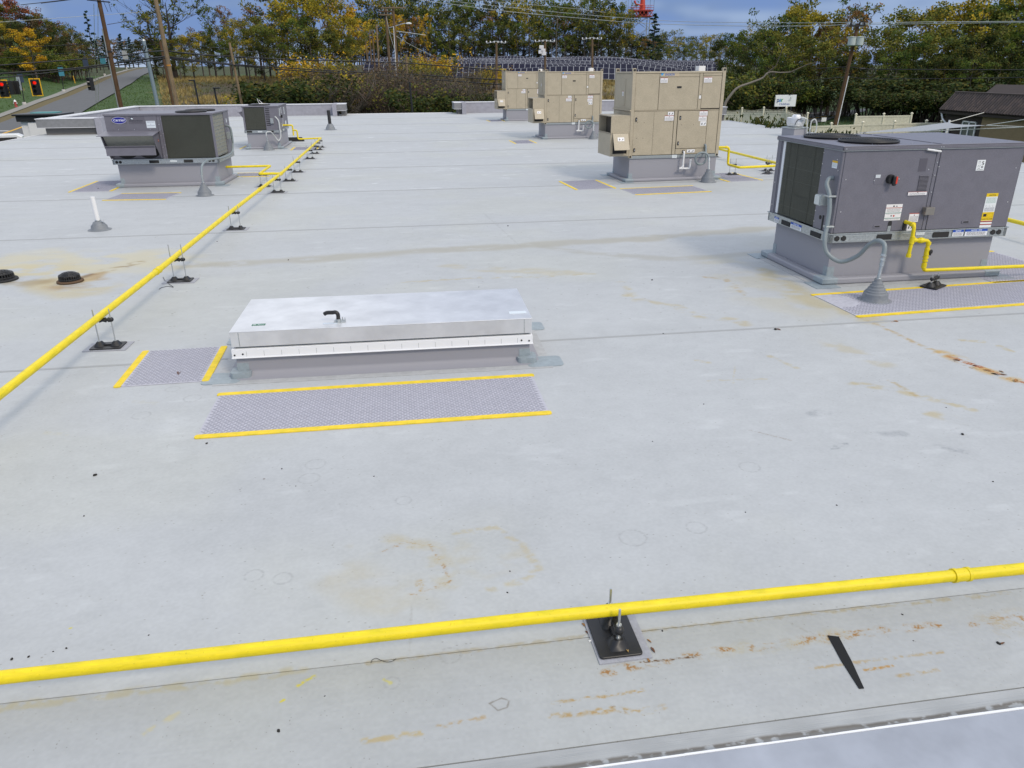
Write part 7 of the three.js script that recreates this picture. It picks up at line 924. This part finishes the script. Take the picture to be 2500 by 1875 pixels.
{
  const g1 = 'span cables over the road', wl = 'black cable strung over the road to the signal poles';
  wire(wl, [[-60, 164, 66], [100, 152, 70], [270, 139, 74], [352, 128, 79], [410, 124, 71]], 0.055, M.wire, g1); wire(wl, [[-60, 184, 66], [60, 176, 69], [180, 167, 72], [300, 152, 76], [410, 137, 71]], 0.07, M.wire, g1); wire(wl, [[-60, 196, 66], [80, 182, 69], [200, 168, 72], [300, 158, 75], [405, 142, 72]], 0.05, M.wire, g1);
  wire('thin cable high across the wooded hill', [[-60, 58, 80], [100, 47, 82], [200, 40, 84], [340, 30, 90]], 0.02, M.wireLt, null); wire('dark cable sagging between hill and wooden pole', [[-60, 120, 76], [80, 114, 76], [200, 108, 75], [262, 104, 74]], 0.025, M.wire, null); wire('upper dark cable meeting the pale pole from the hill', [[-60, 144, 80], [60, 138, 80], [150, 131, 80], [262, 118, 76], [380, 108, 72]], 0.022, M.wire, null); wire('high thin cable leaving the frame over the hill', [[50, 12, 70], [140, 2, 72], [240, -12, 74]], 0.03, M.wire, null); wire('high twin cable leaving the frame over the hill', [[100, 8, 71], [180, -2, 73], [245, -14, 74]], 0.03, M.wire, null);
  const g2 = 'cables along the back of the roof', w2 = 'black cable running from the pale pole across the thicket';
  wire(w2, [[412, 125, 71], [460, 131, 74], [560, 138, 84], [700, 145, 92], [880, 150, 104], [965, 153, 108], [1100, 162, 100], [1240, 174, 92], [1400, 190, 86]], 0.065, M.wire, g2); wire(w2, [[412, 139, 71], [480, 147, 76], [570, 157, 84], [700, 166, 92], [850, 175, 100], [960, 180, 106], [1090, 187, 100], [1240, 196, 92], [1400, 205, 86]], 0.06, M.wire, g2); wire(w2, [[412, 142, 71], [500, 152, 77], [600, 162, 86], [720, 172, 93], [880, 181, 104], [1010, 191, 104], [1120, 199, 98], [1240, 208, 92], [1400, 220, 86]], 0.06, M.wire, g2); wire('thin dark cable higher above the meadow', [[400, 106, 72], [500, 114, 80], [600, 124, 88], [700, 134, 96], [850, 140, 110]], 0.022, M.wire, null); wire('thin cable from the hill to the steel pole', [[262, 60, 74], [310, 52, 80], [350, 46, 90], [420, 40, 110]], 0.025, M.wire, null);
  const g3 = 'pale power lines high over the solar field', w3 = 'pale power line high over the solar field'; wire(w3, [[980, -6, 124], [1100, 10, 122], [1240, 28, 120], [1400, 43, 118], [1560, 56, 112], [1780, 63, 104], [2000, 63, 92], [2092, 58, 84]], 0.035, M.wireLt, g3); wire(w3, [[1010, -8, 124], [1150, 8, 122], [1300, 24, 120], [1500, 42, 114], [1650, 52, 110], [1850, 55, 100], [2000, 56, 92], [2090, 54, 84]], 0.028, M.wireLt, g3); wire(w3, [[1060, -8, 126], [1200, 4, 124], [1350, 16, 122], [1480, 30, 118]], 0.025, M.wireLt, g3);
  const g4 = 'power lines right of the transformer pole', w4 = 'power line leading right from the transformer pole'; wire(w4, [[2096, 57, 84], [2250, 54, 80], [2400, 53, 76], [2560, 52, 72]], 0.03, M.wireLt, g4); wire(w4, [[2096, 60, 84], [2250, 58, 80], [2400, 56, 76], [2560, 54, 72]], 0.028, M.wireLt, g4); wire('black cable with a splice box right of the transformer pole', [[1990, 168, 86], [2075, 164, 84], [2110, 168, 83], [2300, 170, 78], [2560, 171, 72]], 0.04, M.wire, null); wire('lower black cable right of the transformer pole', [[1925, 202, 88], [2040, 190, 86], [2070, 188, 84], [2110, 192, 83], [2300, 192, 78], [2560, 188, 72]], 0.035, M.wire, null);
  { const o = thing('cable_coil', 'round coil of black cable hung on the line right of the transformer pole', 'cable coil', A(2127, 177, 82)); const t = new THREE.TorusGeometry(0.42, 0.03, 6, 30); obj('coil', t, M.wire, o); obj('splice_box', [rod(A(2100, 168, 82).sub(o.position), A(2112, 168, 82).sub(o.position), 0.1, 0.1, 8)], M.wire, o); }
  for (const [a, b] of [[231, 235], [241, 240]]) { const f = GT(b, 272), top = A(a - 2, 10, 74); const o = obj('guy_wire', [sweep([f, top], 0.022, 5, false)], mat(0.75, 0.75, 0.66, 0.5)); tag(o, 'pale guy wire dropping beside the tall brown pole', 'guy wire', 'guy wires of the tall brown pole'); }
  wire('slack cable from the lamp pole down to the first solar row', [[950, 78, 126], [1000, 108, 130], [1060, 138, 138]], 0.04, M.wireLt, null); wire('short service drop right of the lamp pole', [[968, 76, 124], [1040, 86, 126]], 0.05, M.wireLt, null); wire('cable hanging between the two crossarm poles', [[943, 40, 127], [950, 75, 126], [962, 118, 125]], 0.03, M.wireLt, null); wire('slanting stay left of the crossarm poles', [[944, 78, 128], [930, 110, 132], [918, 145, 138]], 0.04, M.wireLt, null);
}
// ================================================================ TRAFFIC SIGNALS
function signal(px, py, d, turn, label, face) {
  const c = A(px, py, d), o = thing('traffic_signal', label, 'traffic light', [c.x, c.y, c.z], turn);
  obj('hanger', [rod([0, 0.55, 0], [-0.15, 1.2, 0], 0.03)], M.wire, o); obj('housing', [bx(-0.2, 0.2, -0.56, 0.56, -0.2, 0.1, 0.03)], M.black, o);
  if (face) { obj('backplate', [bx(-0.42, 0.42, -0.72, 0.72, -0.02, 0.0)], M.black, o); obj('yellow_border', [bx(-0.46, 0.46, 0.66, 0.74, 0.001, 0.02), bx(-0.46, 0.46, -0.74, -0.66, 0.001, 0.02), bx(-0.46, -0.38, -0.66, 0.66, 0.001, 0.02), bx(0.38, 0.46, -0.66, 0.66, 0.001, 0.02)], mat(0.85, 0.5, 0.01, 0.5), o); }
  for (let i = 0; i < 3; i++) { const y = 0.37 - i * 0.37, v = new THREE.CylinderGeometry(0.16, 0.16, 0.28, 14, 1, true, Math.PI * 0.5, Math.PI * 1.2); v.rotateX(Math.PI / 2); v.rotateZ(0.9); v.translate(0, y, 0.22); obj('visor', v, mat(0.017, 0.017, 0.018, 0.5, 0, { side: THREE.DoubleSide }), o); const l = new THREE.CylinderGeometry(0.14, 0.14, 0.02, 16); l.rotateX(Math.PI / 2); l.translate(0, y, 0.11); obj('lens', l, i === 0 && face ? new THREE.MeshStandardMaterial({ color: 0x551008, emissive: 0xff2010, emissiveIntensity: 0.9 }) : M.dark, o); }
  return o;
}
signal(88, 213, 72, 12 * D, 'traffic light in a yellow border showing red, hung beside the grey sign', true); signal(8, 217, 70, 12 * D, 'traffic light in a yellow border showing red, cut by the picture edge', true); signal(27, 214, 70, -75 * D, 'black traffic light seen from the side next to the red one', false); signal(40, 214, 71, -80 * D, 'black traffic light seen from the side next to the grey sign', false); signal(223, 205, 73, -70 * D, 'black traffic light hanging alone over the road beside the guy wires', false);
{ const c = A(46, 202, 72), o = thing('lane_sign', 'small grey lane sign hanging between the traffic lights', 'sign', c, -35 * D); obj('plate', [bx(-0.3, 0.3, -0.62, 0.5, -0.01, 0.01)], mat(0.5, 0.52, 0.52, 0.5), o); obj('arrow', [bx(-0.06, 0.06, -0.3, 0.3, 0.011, 0.014)], M.black, o); obj('hanger', [rod([0, 0.5, 0], [-0.1, 0.85, 0], 0.03)], M.wire, o); }
for (const [x, y, by, d, l] of [[147, 176, 226, 124, 'blue banner on a black lamp post beside the sidewalk, nearest the yellow signal'], [249, 150, 185, 152, 'blue banner on a black lamp post beside the tall brown pole'], [207, 156, 205, 142, 'dark banner on a black lamp post behind the lone traffic light'], [48, 192, 258, 108, 'navy banner on a black lamp post behind the lane sign'], [303, 135, 168, 178, 'pale banner on a black lamp post beside the steel pole']]) {
  const f = GT(x + (by - y) * 0.19, by), o = thing('banner_post', l, 'lamp post', f), h = A(x, y - 14, -f.z).y - f.y, dx = A(x, y - 14, -f.z).x - f.x; obj('post', [rod([0, 0, 0], [dx, h, 0], 0.07, 0.06, 8)], M.black, o); obj('concrete_base', [rod([0, -0.2, 0], [0, 0.5, 0], 0.3, 0.28, 10)], mat(0.55, 0.53, 0.5, 0.9), o); const s = -f.z / 1825; obj('banner', [bx(dx - 6 * s, dx + 6 * s, h - 20 * s, h - 2 * s, 0.08, 0.11)], l.startsWith('blue') ? mat(0.06, 0.26, 0.34, 0.7) : l.startsWith('pale') ? mat(0.4, 0.42, 0.42, 0.7) : mat(0.04, 0.06, 0.1, 0.7), o); obj('lamp_head', [bx(dx - 0.3, dx + 0.3, h - 0.05, h + 0.12, -0.2, 0.2, 0.05)], M.black, o);
}
{ const f = GT(40, 262), o = thing('fire_hydrant', 'white and red fire hydrant on the verge by the sidewalk', 'fire hydrant', f); obj('barrel', [lathe([[0.22, 0], [0.22, 0.1], [0.17, 0.12], [0.16, 0.65], [0.2, 0.68], [0.2, 0.74]], 0, 0, 0, 16)], mat(0.4, 0.06, 0.05, 0.5), o); obj('bonnet', [lathe([[0.2, 0.74], [0.17, 0.88], [0.08, 0.98], [0.04, 1.05], [0, 1.06]], 0, 0, 0, 16)], M.white, o); for (const s of [-1, 1]) obj('nozzle_cap', [rod([0, 0.55, 0], [0.28 * s, 0.55, 0], 0.08, 0.08, 10)], M.white, o); const g = GT(184, 205), m = thing('marker_post', 'yellow marker post standing on the bank above the sidewalk', 'marker post', g); obj('post', [rod([0, -0.1, 0], [-0.1, 1.4, 0], 0.1, 0.1, 8)], mat(0.6, 0.36, 0.03, 0.7), m); obj('cap', [rod([-0.1, 1.4, 0], [-0.1, 1.5, 0], 0.12, 0.04, 8)], mat(0.6, 0.36, 0.03, 0.7), m); }
// ================================================================ WHITE TOWER OF THE STOREFRONT AND A WHITE VAN
{
  const o = thing('storefront_tower', 'white stub tower with a black cornice outside the left roof edge', 'tower', RF(-16.7, 40.9), PHI); const w = mat(0.78, 0.78, 0.77, 0.6), t = A(100, 281, 38).y;
  obj('wall', [bx(-0.85, 0.85, -5, t - 0.28, -1.4, 0)], w, o); obj('pilaster', [bx(-0.5, 0.75, -5, t - 0.32, 0.001, 0.12)], w, o); obj('cornice', [bx(-0.95, 0.95, t - 0.28, t - 0.02, -1.5, 0.2, 0.03)], M.black, o); obj('cornice_cap', [bx(-1.05, 1.05, t - 0.02, t + 0.06, -1.6, 0.32, 0.02)], M.black, o); obj('roof_panel', [bx(-0.5, 0.6, t + 0.06, t + 0.1, -1.3, -0.4)], mat(0.08, 0.3, 0.3, 0.6), o);
  const p = A(-18, 340, 78), v = thing('parked_van', 'white van parked below the left roof edge, only its roof in view', 'van', [p.x, terr(p.x, -78) + 0.1, -78], 205 * D); const wh = mat(0.75, 0.77, 0.78, 0.3); const top = A(10, 330, 78).y - (terr(p.x, -78) + 0.1);
  const s = new THREE.Shape([[-2.6, 0.4], [2.5, 0.4], [2.55, 0.95], [1.6, 1.25], [0.9, top - 0.06], [0.3, top], [-2.2, top], [-2.6, top - 0.2]].map(q => new THREE.Vector2(...q))); const b = new THREE.ExtrudeGeometry(s, { depth: 1.7, bevelEnabled: true, bevelSize: 0.08, bevelThickness: 0.12, bevelSegments: 3 }); b.translate(0, 0, -0.85); obj('body', b, wh, v);
  for (const [x, z] of [[-1.6, 0.9], [1.6, 0.9], [-1.6, -0.9], [1.6, -0.9]]) { const t2 = new THREE.CylinderGeometry(0.36, 0.36, 0.24, 20); t2.rotateX(Math.PI / 2); t2.translate(x, 0.36, z); const wv = obj('wheel', t2, M.rubber, v); const h = new THREE.CylinderGeometry(0.2, 0.2, 0.26, 16); h.rotateX(Math.PI / 2); h.translate(x, 0.36, z); obj('rim', h, M.galv, wv); }
  for (const z of [0.975, -0.985]) obj('side_window', [bx(-2.2, 0.9, top - 0.75, top - 0.2, z - 0.005, z + 0.01)], M.dark, v); obj('windscreen', [(() => { const g = bx(-0.01, 0.01, 0, 0.75, -0.8, 0.8); g.rotateZ(0.72); g.translate(1.62, 1.3, 0); return g; })()], M.dark, v);
}
// ================================================================ RIGHT SIDE: FENCES, SIGN, HOUSE, SHADE SAIL
function vinylFence(label, pts, h, picket) {
  const o = thing('vinyl_fence', label, 'fence');
  for (let i = 0; i < pts.length; i++) { const p = pts[i]; const po = obj('post', [bx(p.x - 0.065, p.x + 0.065, p.y - h - 0.3, p.y + 0.06, p.z - 0.065, p.z + 0.065, 0.01)], M.fence, o); obj('post_cap', [bx(p.x - 0.1, p.x + 0.1, p.y + 0.06, p.y + 0.11, p.z - 0.1, p.z + 0.1, 0.01), (() => { const g = new THREE.ConeGeometry(0.12, 0.08, 4); g.rotateY(Math.PI / 4); g.translate(p.x, p.y + 0.15, p.z); return g; })()], M.fence, po);
    if (i === pts.length - 1) break; const q = pts[i + 1], dx = q.x - p.x, dz = q.z - p.z, len = Math.hypot(dx, dz), a = Math.atan2(-dz, dx), dy = (q.y - p.y);
    const pl = (x0, x1, y0, y1, z0, z1) => { const g = bx(x0, x1, y0, y1, z0, z1); g.rotateZ(Math.atan2(dy, len)); g.rotateY(a); g.translate(p.x, p.y, p.z); return g; }; const t = picket ? -0.42 : -0.06;
    obj('top_rail', [pl(0.06, len - 0.06, t - 0.12, t, -0.04, 0.04)], M.fence, o); obj('bottom_rail', [pl(0.06, len - 0.06, -h, -h + 0.12, -0.04, 0.04)], M.fence, o);
    const nb = Math.max(1, Math.round((len - 0.13) / 0.28)), bw = (len - 0.13) / nb; for (let k = 0; k < nb; k++) obj('board', [pl(0.065 + k * bw + 0.008, 0.065 + (k + 1) * bw - 0.008, -h + 0.12, t - 0.12, -0.018, 0.018)], M.fence, o); obj('tongue', [pl(0.07, len - 0.07, -h + 0.12, t - 0.12, -0.008, 0.008)], M.fence, o);
    if (picket) { const g = []; for (let k = 0; k < 16; k++) { const x = 0.12 + k * (len - 0.24) / 15, u = k / 15 * 2 - 1, y1 = -0.14 + 0.12 * u * u; g.push(pl(x - 0.022, x + 0.022, -0.3, y1, -0.012, 0.012)); const s = []; g.push(pl(x - 0.022, x + 0.022, -0.42, -0.36, -0.012, 0.012)); } obj('pickets', g, M.fence, o).userData.kind = 'stuff'; obj('picket_rail', [pl(0.06, len - 0.06, -0.36, -0.3, -0.03, 0.03)], M.fence, o); } }
}
{
  const q = (x, y, d) => A(x, y, d);
  vinylFence('cream vinyl fence with picket top in front of the white sign', [q(1765, 268, 84), q(1812, 266, 83), q(1865, 264.5, 81.5), q(1920, 264.5, 80), q(1972, 279, 68)], 1.9, true);
  vinylFence('long cream vinyl fence behind the roof of the red knob unit', [q(1880, 310, 61), q(1955, 307, 60.6), q(2030, 304, 60.2), q(2107, 301.5, 60), q(2185, 299.5, 59.6), q(2262, 297.5, 59.3), q(2300, 298, 59)], 1.9);
  vinylFence('short upper run of cream vinyl fence on the lawn', [q(2090, 281.5, 69), q(2158, 280.5, 68.6), q(2226, 279.5, 68.2)], 1.8);
  // sign
  const d = 96, c = q(1918, 246, d), o = thing('business_sign', 'white board sign with blue lettering half hidden by leaves', 'sign', [c.x, c.y, c.z], 6 * D), w = 50 * d / 1825, h = 25 * d / 1825; obj('sign_frame', [bx(-w / 2, w / 2, -h / 2, h / 2, -0.15, 0, 0.02)], M.whiteTrim, o);
  sticker(o, 'sign_face', w * 0.97, h * 0.94, (x, W, H2) => { x.fillStyle = '#eef2f2'; x.fillRect(0, 0, W, H2); x.font = `bold ${H2 * 0.5}px sans-serif`; let px = W * 0.05; [['p', '#15356e'], ['a', '#1c7cc4'], ['r', '#4aa23a']].forEach(([t, cc]) => { x.fillStyle = cc; x.fillText(t, px, H2 * 0.6); px += W * 0.11; }); x.fillStyle = '#1c3f8c'; x.font = `bold ${H2 * 0.26}px sans-serif`; x.fillText('Children', W * 0.2, H2 * 0.9); }, put(0, 0, 0.003), 120); const gy = terr(c.x, c.z) - c.y; obj('sign_post', [bx(-w * 0.35, -w * 0.35 + 0.2, gy - 0.2, -h / 2, -0.14, -0.02)], M.black, o); obj('sign_post', [bx(w * 0.35 - 0.2, w * 0.35, gy - 0.2, -h / 2, -0.14, -0.02)], M.black, o);
  const yp = q(2012, 289, 93), y0 = terr(yp.x, yp.z), ys = thing('yard_sign', 'small white yard sign at the kerb of the right hand road', 'sign', [yp.x, y0, yp.z], 10 * D); obj('board', [bx(-0.3, 0.3, 0.35, 0.8, -0.01, 0.01)], M.white, ys); obj('stake', [rod([-0.2, -0.1, 0], [-0.2, 0.4, 0], 0.015), rod([0.2, -0.1, 0], [0.2, 0.4, 0], 0.015)], M.galv, ys);
}
{
  // house with barrel tile roof: eave line from photo, plan set by that line
  const e0 = A(2292, 271, 58), e1 = A(2505, 288.5, 49), dir = e1.clone().sub(e0); dir.y = 0; const ang = Math.atan2(-dir.z, dir.x), o = thing('house', 'tan house with dark brown tiled roof and a white framed window', 'house', [e0.x, 0, e0.z], ang), Lh = 26, ye = e0.y, gy = -3.9;
  const tile = mat(0.072, 0.052, 0.044, 0.75, 0, { map: rp(T_soft, 0.6) }), brown = mat(0.03, 0.022, 0.017, 0.8), tanW = mat(0.30, 0.225, 0.12, 0.9, 0, { map: rp(T_speck, 0.5) });
  obj('wall', [bx(4.55, Lh - 0.6, gy, ye + 0.02, -7.4, -0.3)], tanW, o); obj('porch_shade_wall', [bx(0.35, 4.548, gy, ye + 0.02, -7.4, -0.4)], brown, o);  // left wall part has the porch shade put into its near-black colour
  const sl = 0.95, rise = 1.1, a = Math.atan2(rise, sl), run = Math.hypot(sl, rise);
  const rf = bx(0.0, Lh, -0.12, -0.03, -run, 0); const deck = rf; deck.rotateX(a); deck.translate(0, ye + 0.1, 0); const roofO = obj('roof', [deck, bx(0.3, Lh, ye + rise + 0.0, ye + rise + 0.12, -sl - 4.5, -sl + 0.05)], tile, o);
  obj('ridge_cap', [bx(0.1, Lh, ye + rise + 0.1, ye + rise + 0.24, -sl - 0.2, -sl + 0.12, 0.04)], tile, o); obj('eave_board', [bx(0.02, Lh, ye - 0.14, ye + 0.02, -0.06, 0.0)], brown, o); obj('upper_roof', [bx(1.0, Lh, ye + rise + 0.12, ye + rise + 0.5, -sl - 4.2, -sl - 2.4), (() => { const g = bx(0.6, Lh, -0.06, 0.02, -0.9, 0); g.rotateX(40 * D); g.translate(0, ye + rise + 0.1, -sl - 1.9); return g; })()], tile, o);
  // each barrel tile its own piece
  const tg = new THREE.CylinderGeometry(0.12, 0.135, 0.34, 6, 1, true, -Math.PI / 2, Math.PI); tg.rotateX(-Math.PI / 2); tg.rotateX(a + 0.06); fin(tg); const tv = [tile, mat(0.088, 0.063, 0.052, 0.75), mat(0.06, 0.044, 0.04, 0.75)], r = rng(19); const rows = 5, colsN = 50; const tgN = fin(tg), stuffG = [];
  for (let j = 0; j < rows; j++) for (let i = 0; i < 90; i++) { const x = 0.2 + i * 0.285, s = (j + 0.5) * run / rows, y = ye + 0.1 + Math.sin(a) * s, z = -Math.cos(a) * s; if (i < colsN) { const m = new THREE.Mesh(tgN, tv[Math.floor(r() * 3)]); m.name = 'roof_tile'; m.position.set(x, y, z); m.castShadow = m.receiveShadow = true; roofO.add(m); } else { const g = tgN.clone(); g.translate(x, y, z); stuffG.push(g); } } const st = obj('roof_tiles', stuffG, tile, o); st.userData.kind = 'stuff';
  const wx = 2.46, wz = -0.399, wy1 = A(2380, 296, 54.8).y, wy0 = wy1 - 1.5; const win = obj('window', [bx(wx, wx + 1.5, wy0, wy0 + 0.08, wz, wz + 0.08), bx(wx, wx + 1.5, wy1 - 0.08, wy1, wz, wz + 0.08), bx(wx, wx + 0.08, wy0, wy1, wz, wz + 0.08), bx(wx + 1.42, wx + 1.5, wy0, wy1, wz, wz + 0.08), bx(wx + 0.7, wx + 0.8, wy0, wy1, wz, wz + 0.08)], M.white, o); for (const s of [0.08, 0.8]) obj('pane', [bx(wx + s, wx + s + 0.62, wy0 + 0.08, wy1 - 0.08, wz + 0.01, wz + 0.03)], mat(0.06, 0.09, 0.09, 0.08), win);
  obj('downspout', [pipe([[0.3, ye - 0.1, -0.05], [0.45, ye - 0.5, -0.1], [1.1, ye - 1.05, -0.32], [1.1, gy, -0.32]], 0.06, 0.1, 8)], M.white, o);
}
{
  const q = (x, y, d) => A(x, y, d), C0 = q(2318, 298, 42), C1 = q(2408, 306, 33), C2 = q(2070, 327, 40), C3 = q(2262, 320, 36); // shade sail: hyperbolic patch between four corners
  const o = thing('shade_sail', 'pale grey shade sail stretched between ropes before the house', 'shade sail'); const n = 14, pos = [], idx = []; for (let i = 0; i <= n; i++) for (let j = 0; j <= n; j++) { let u = i / n, v = j / n; const cu = 0.14 * Math.sin(Math.PI * u), cv = 0.14 * Math.sin(Math.PI * v); const uu = 0.5 + (u - 0.5) * (1 - cv * 1.2), vv = 0.5 + (v - 0.5) * (1 - cu * 1.2); const p = C2.clone().multiplyScalar((1 - uu) * (1 - vv)).addScaledVector(C0, (1 - uu) * vv).addScaledVector(C1, uu * vv).addScaledVector(C3, uu * (1 - vv)); pos.push(p.x, p.y, p.z); } for (let i = 0; i < n; i++) for (let j = 0; j < n; j++) { const a = i * (n + 1) + j, b = a + n + 1; idx.push(a, b, a + 1, b, b + 1, a + 1); }
  const g = new THREE.BufferGeometry(); g.setAttribute('position', new THREE.Float32BufferAttribute(pos, 3)); g.setAttribute('uv', new THREE.Float32BufferAttribute(new Float32Array(pos.length / 3 * 2), 2)); g.setIndex(idx); g.computeVertexNormals(); obj('sail', g, new THREE.MeshStandardMaterial({ color: lin(0.33, 0.35, 0.37), roughness: 0.85, side: THREE.DoubleSide }), o);
  const rope = mat(0.6, 0.6, 0.55, 0.7); obj('rope', [rod(C0, q(2402, 275, 46), 0.02, 0.02, 5)], rope, o); obj('rope', [rod(C1, q(2560, 283, 30), 0.018, 0.018, 5)], rope, o); obj('rope', [rod(C1, q(2560, 312, 28), 0.018, 0.018, 5)], rope, o); obj('rope', [rod(C3, q(2560, 308, 31), 0.018, 0.018, 5)], rope, o); const f = V(C0.x - 0.3, -3.9, C0.z - 0.1); obj('mast', [rod(f, C0.clone().add(V(0, 0.1, 0)), 0.07, 0.06, 8)], M.white, o); obj('mast', [rod(V(C2.x, -3.9, C2.z), C2, 0.06, 0.06, 8)], M.white, o);
}
// dark hedge along the right roof edge, below the roof
{ const r = rng(71); for (let i = 0; i < 9; i++) { const p = RF(17.9 + 0.5 * r(), 30.5 + i * 1.05); p.y = -3.5; plant('shrub', TP.dbush[0], 3, p, 2.95 + 0.35 * r(), 0.5, 'dark clipped shrub just outside the right roof edge', 'shrub', 'shrubs along the right roof edge'); } }
// ================================================================ RED TOWER
{
  const d = 420, s = d / 1825 * 1.02, c = A(1562, 60, d), o = thing('radar_tower', 'red lattice radar tower rising above the distant wood', 'tower', [c.x, 0, -d]); const gy = terr(c.x, -d), yt = A(1562, 26, d).y, yb = A(1562, 40, d).y, hw = 24 * s, red = mat(0.42, 0.05, 0.03, 0.6);
  for (const [x, z] of [[-1, -1], [1, -1], [-1, 1], [1, 1]]) { obj('leg', [rod([x * hw * 0.75, gy, z * hw * 0.75], [x * hw * 0.75, yt, z * hw * 0.75], 0.25, 0.22, 6)], M.galvDull, o); obj('corner_mast', [rod([x * hw, yt, z * hw], [x * hw, yt + 45 * s, z * hw], 0.07, 0.05, 5)], M.rubber, o); }
  const br = []; for (let y = gy; y < yb; y += 6) for (const z of [-1, 1]) br.push(rod([-hw * 0.75, y, z * hw * 0.75], [hw * 0.75, Math.min(y + 6, yb), z * hw * 0.75], 0.1, 0.1, 4), rod([hw * 0.75, y, z * hw * 0.75], [-hw * 0.75, Math.min(y + 6, yb), z * hw * 0.75], 0.1, 0.1, 4)); obj('brace', br, M.galvDull, o);
  obj('deck', [bx(-hw, hw, yt - 0.3, yt, -hw, hw), bx(-hw, hw, yb - 0.3, yb, -hw, hw)], red, o); const tr2 = []; for (let i = 0; i < 6; i++) for (const z of [-1, 1]) tr2.push(rod([-hw + i * hw / 3, yb, z * hw], [-hw + (i + 1) * hw / 3, yt, z * hw], 0.14, 0.14, 4), rod([-hw + (i + 1) * hw / 3, yb, z * hw], [-hw + i * hw / 3, yt, z * hw], 0.14, 0.14, 4)); obj('truss', tr2, red, o);
  obj('cabin', [bx(-hw * 0.1, hw * 0.5, yb, yt - 0.3, -hw * 0.5, hw * 0.6)], M.dark, o); const rl = []; for (const y of [1.0, 2.0]) for (const z of [-1, 1]) rl.push(rod([-hw, yt + y, z * hw], [hw, yt + y, z * hw], 0.08, 0.08, 4)); for (let i = 0; i <= 8; i++) for (const z of [-1, 1]) rl.push(rod([-hw + i * hw / 4, yt, z * hw], [-hw + i * hw / 4, yt + 2, z * hw], 0.07, 0.07, 4)); obj('railing', rl, red, o);
  const rd = mat(0.5, 0.06, 0.03, 0.55); obj('antenna_base', [rod([hw * 0.15, yt, 0], [hw * 0.15, yt + 6, 0], 1.6, 1.0, 12)], rd, o); const rfl = new THREE.CylinderGeometry(9, 9, 5, 16, 1, true, Math.PI * 0.72, Math.PI * 0.56); rfl.rotateY(1.2); rfl.rotateZ(0.15); rfl.translate(hw * 0.15 + 4, yt + 8.5, 5); obj('antenna_reflector', rfl, mat(0.5, 0.06, 0.03, 0.55, 0, { side: THREE.DoubleSide }), o); obj('feed_arm', [rod([hw * 0.15, yt + 2.2, 2], [-hw * 0.55, yt + 2.6, 4], 0.4, 0.35, 8), rod([-hw * 0.55, yt + 2.6, 4], [-hw * 0.7, yt + 4.2, 4], 0.45, 0.5, 8)], rd, o);
}
renderer.setSize(1024, 768);
renderer.render(scene, camera);
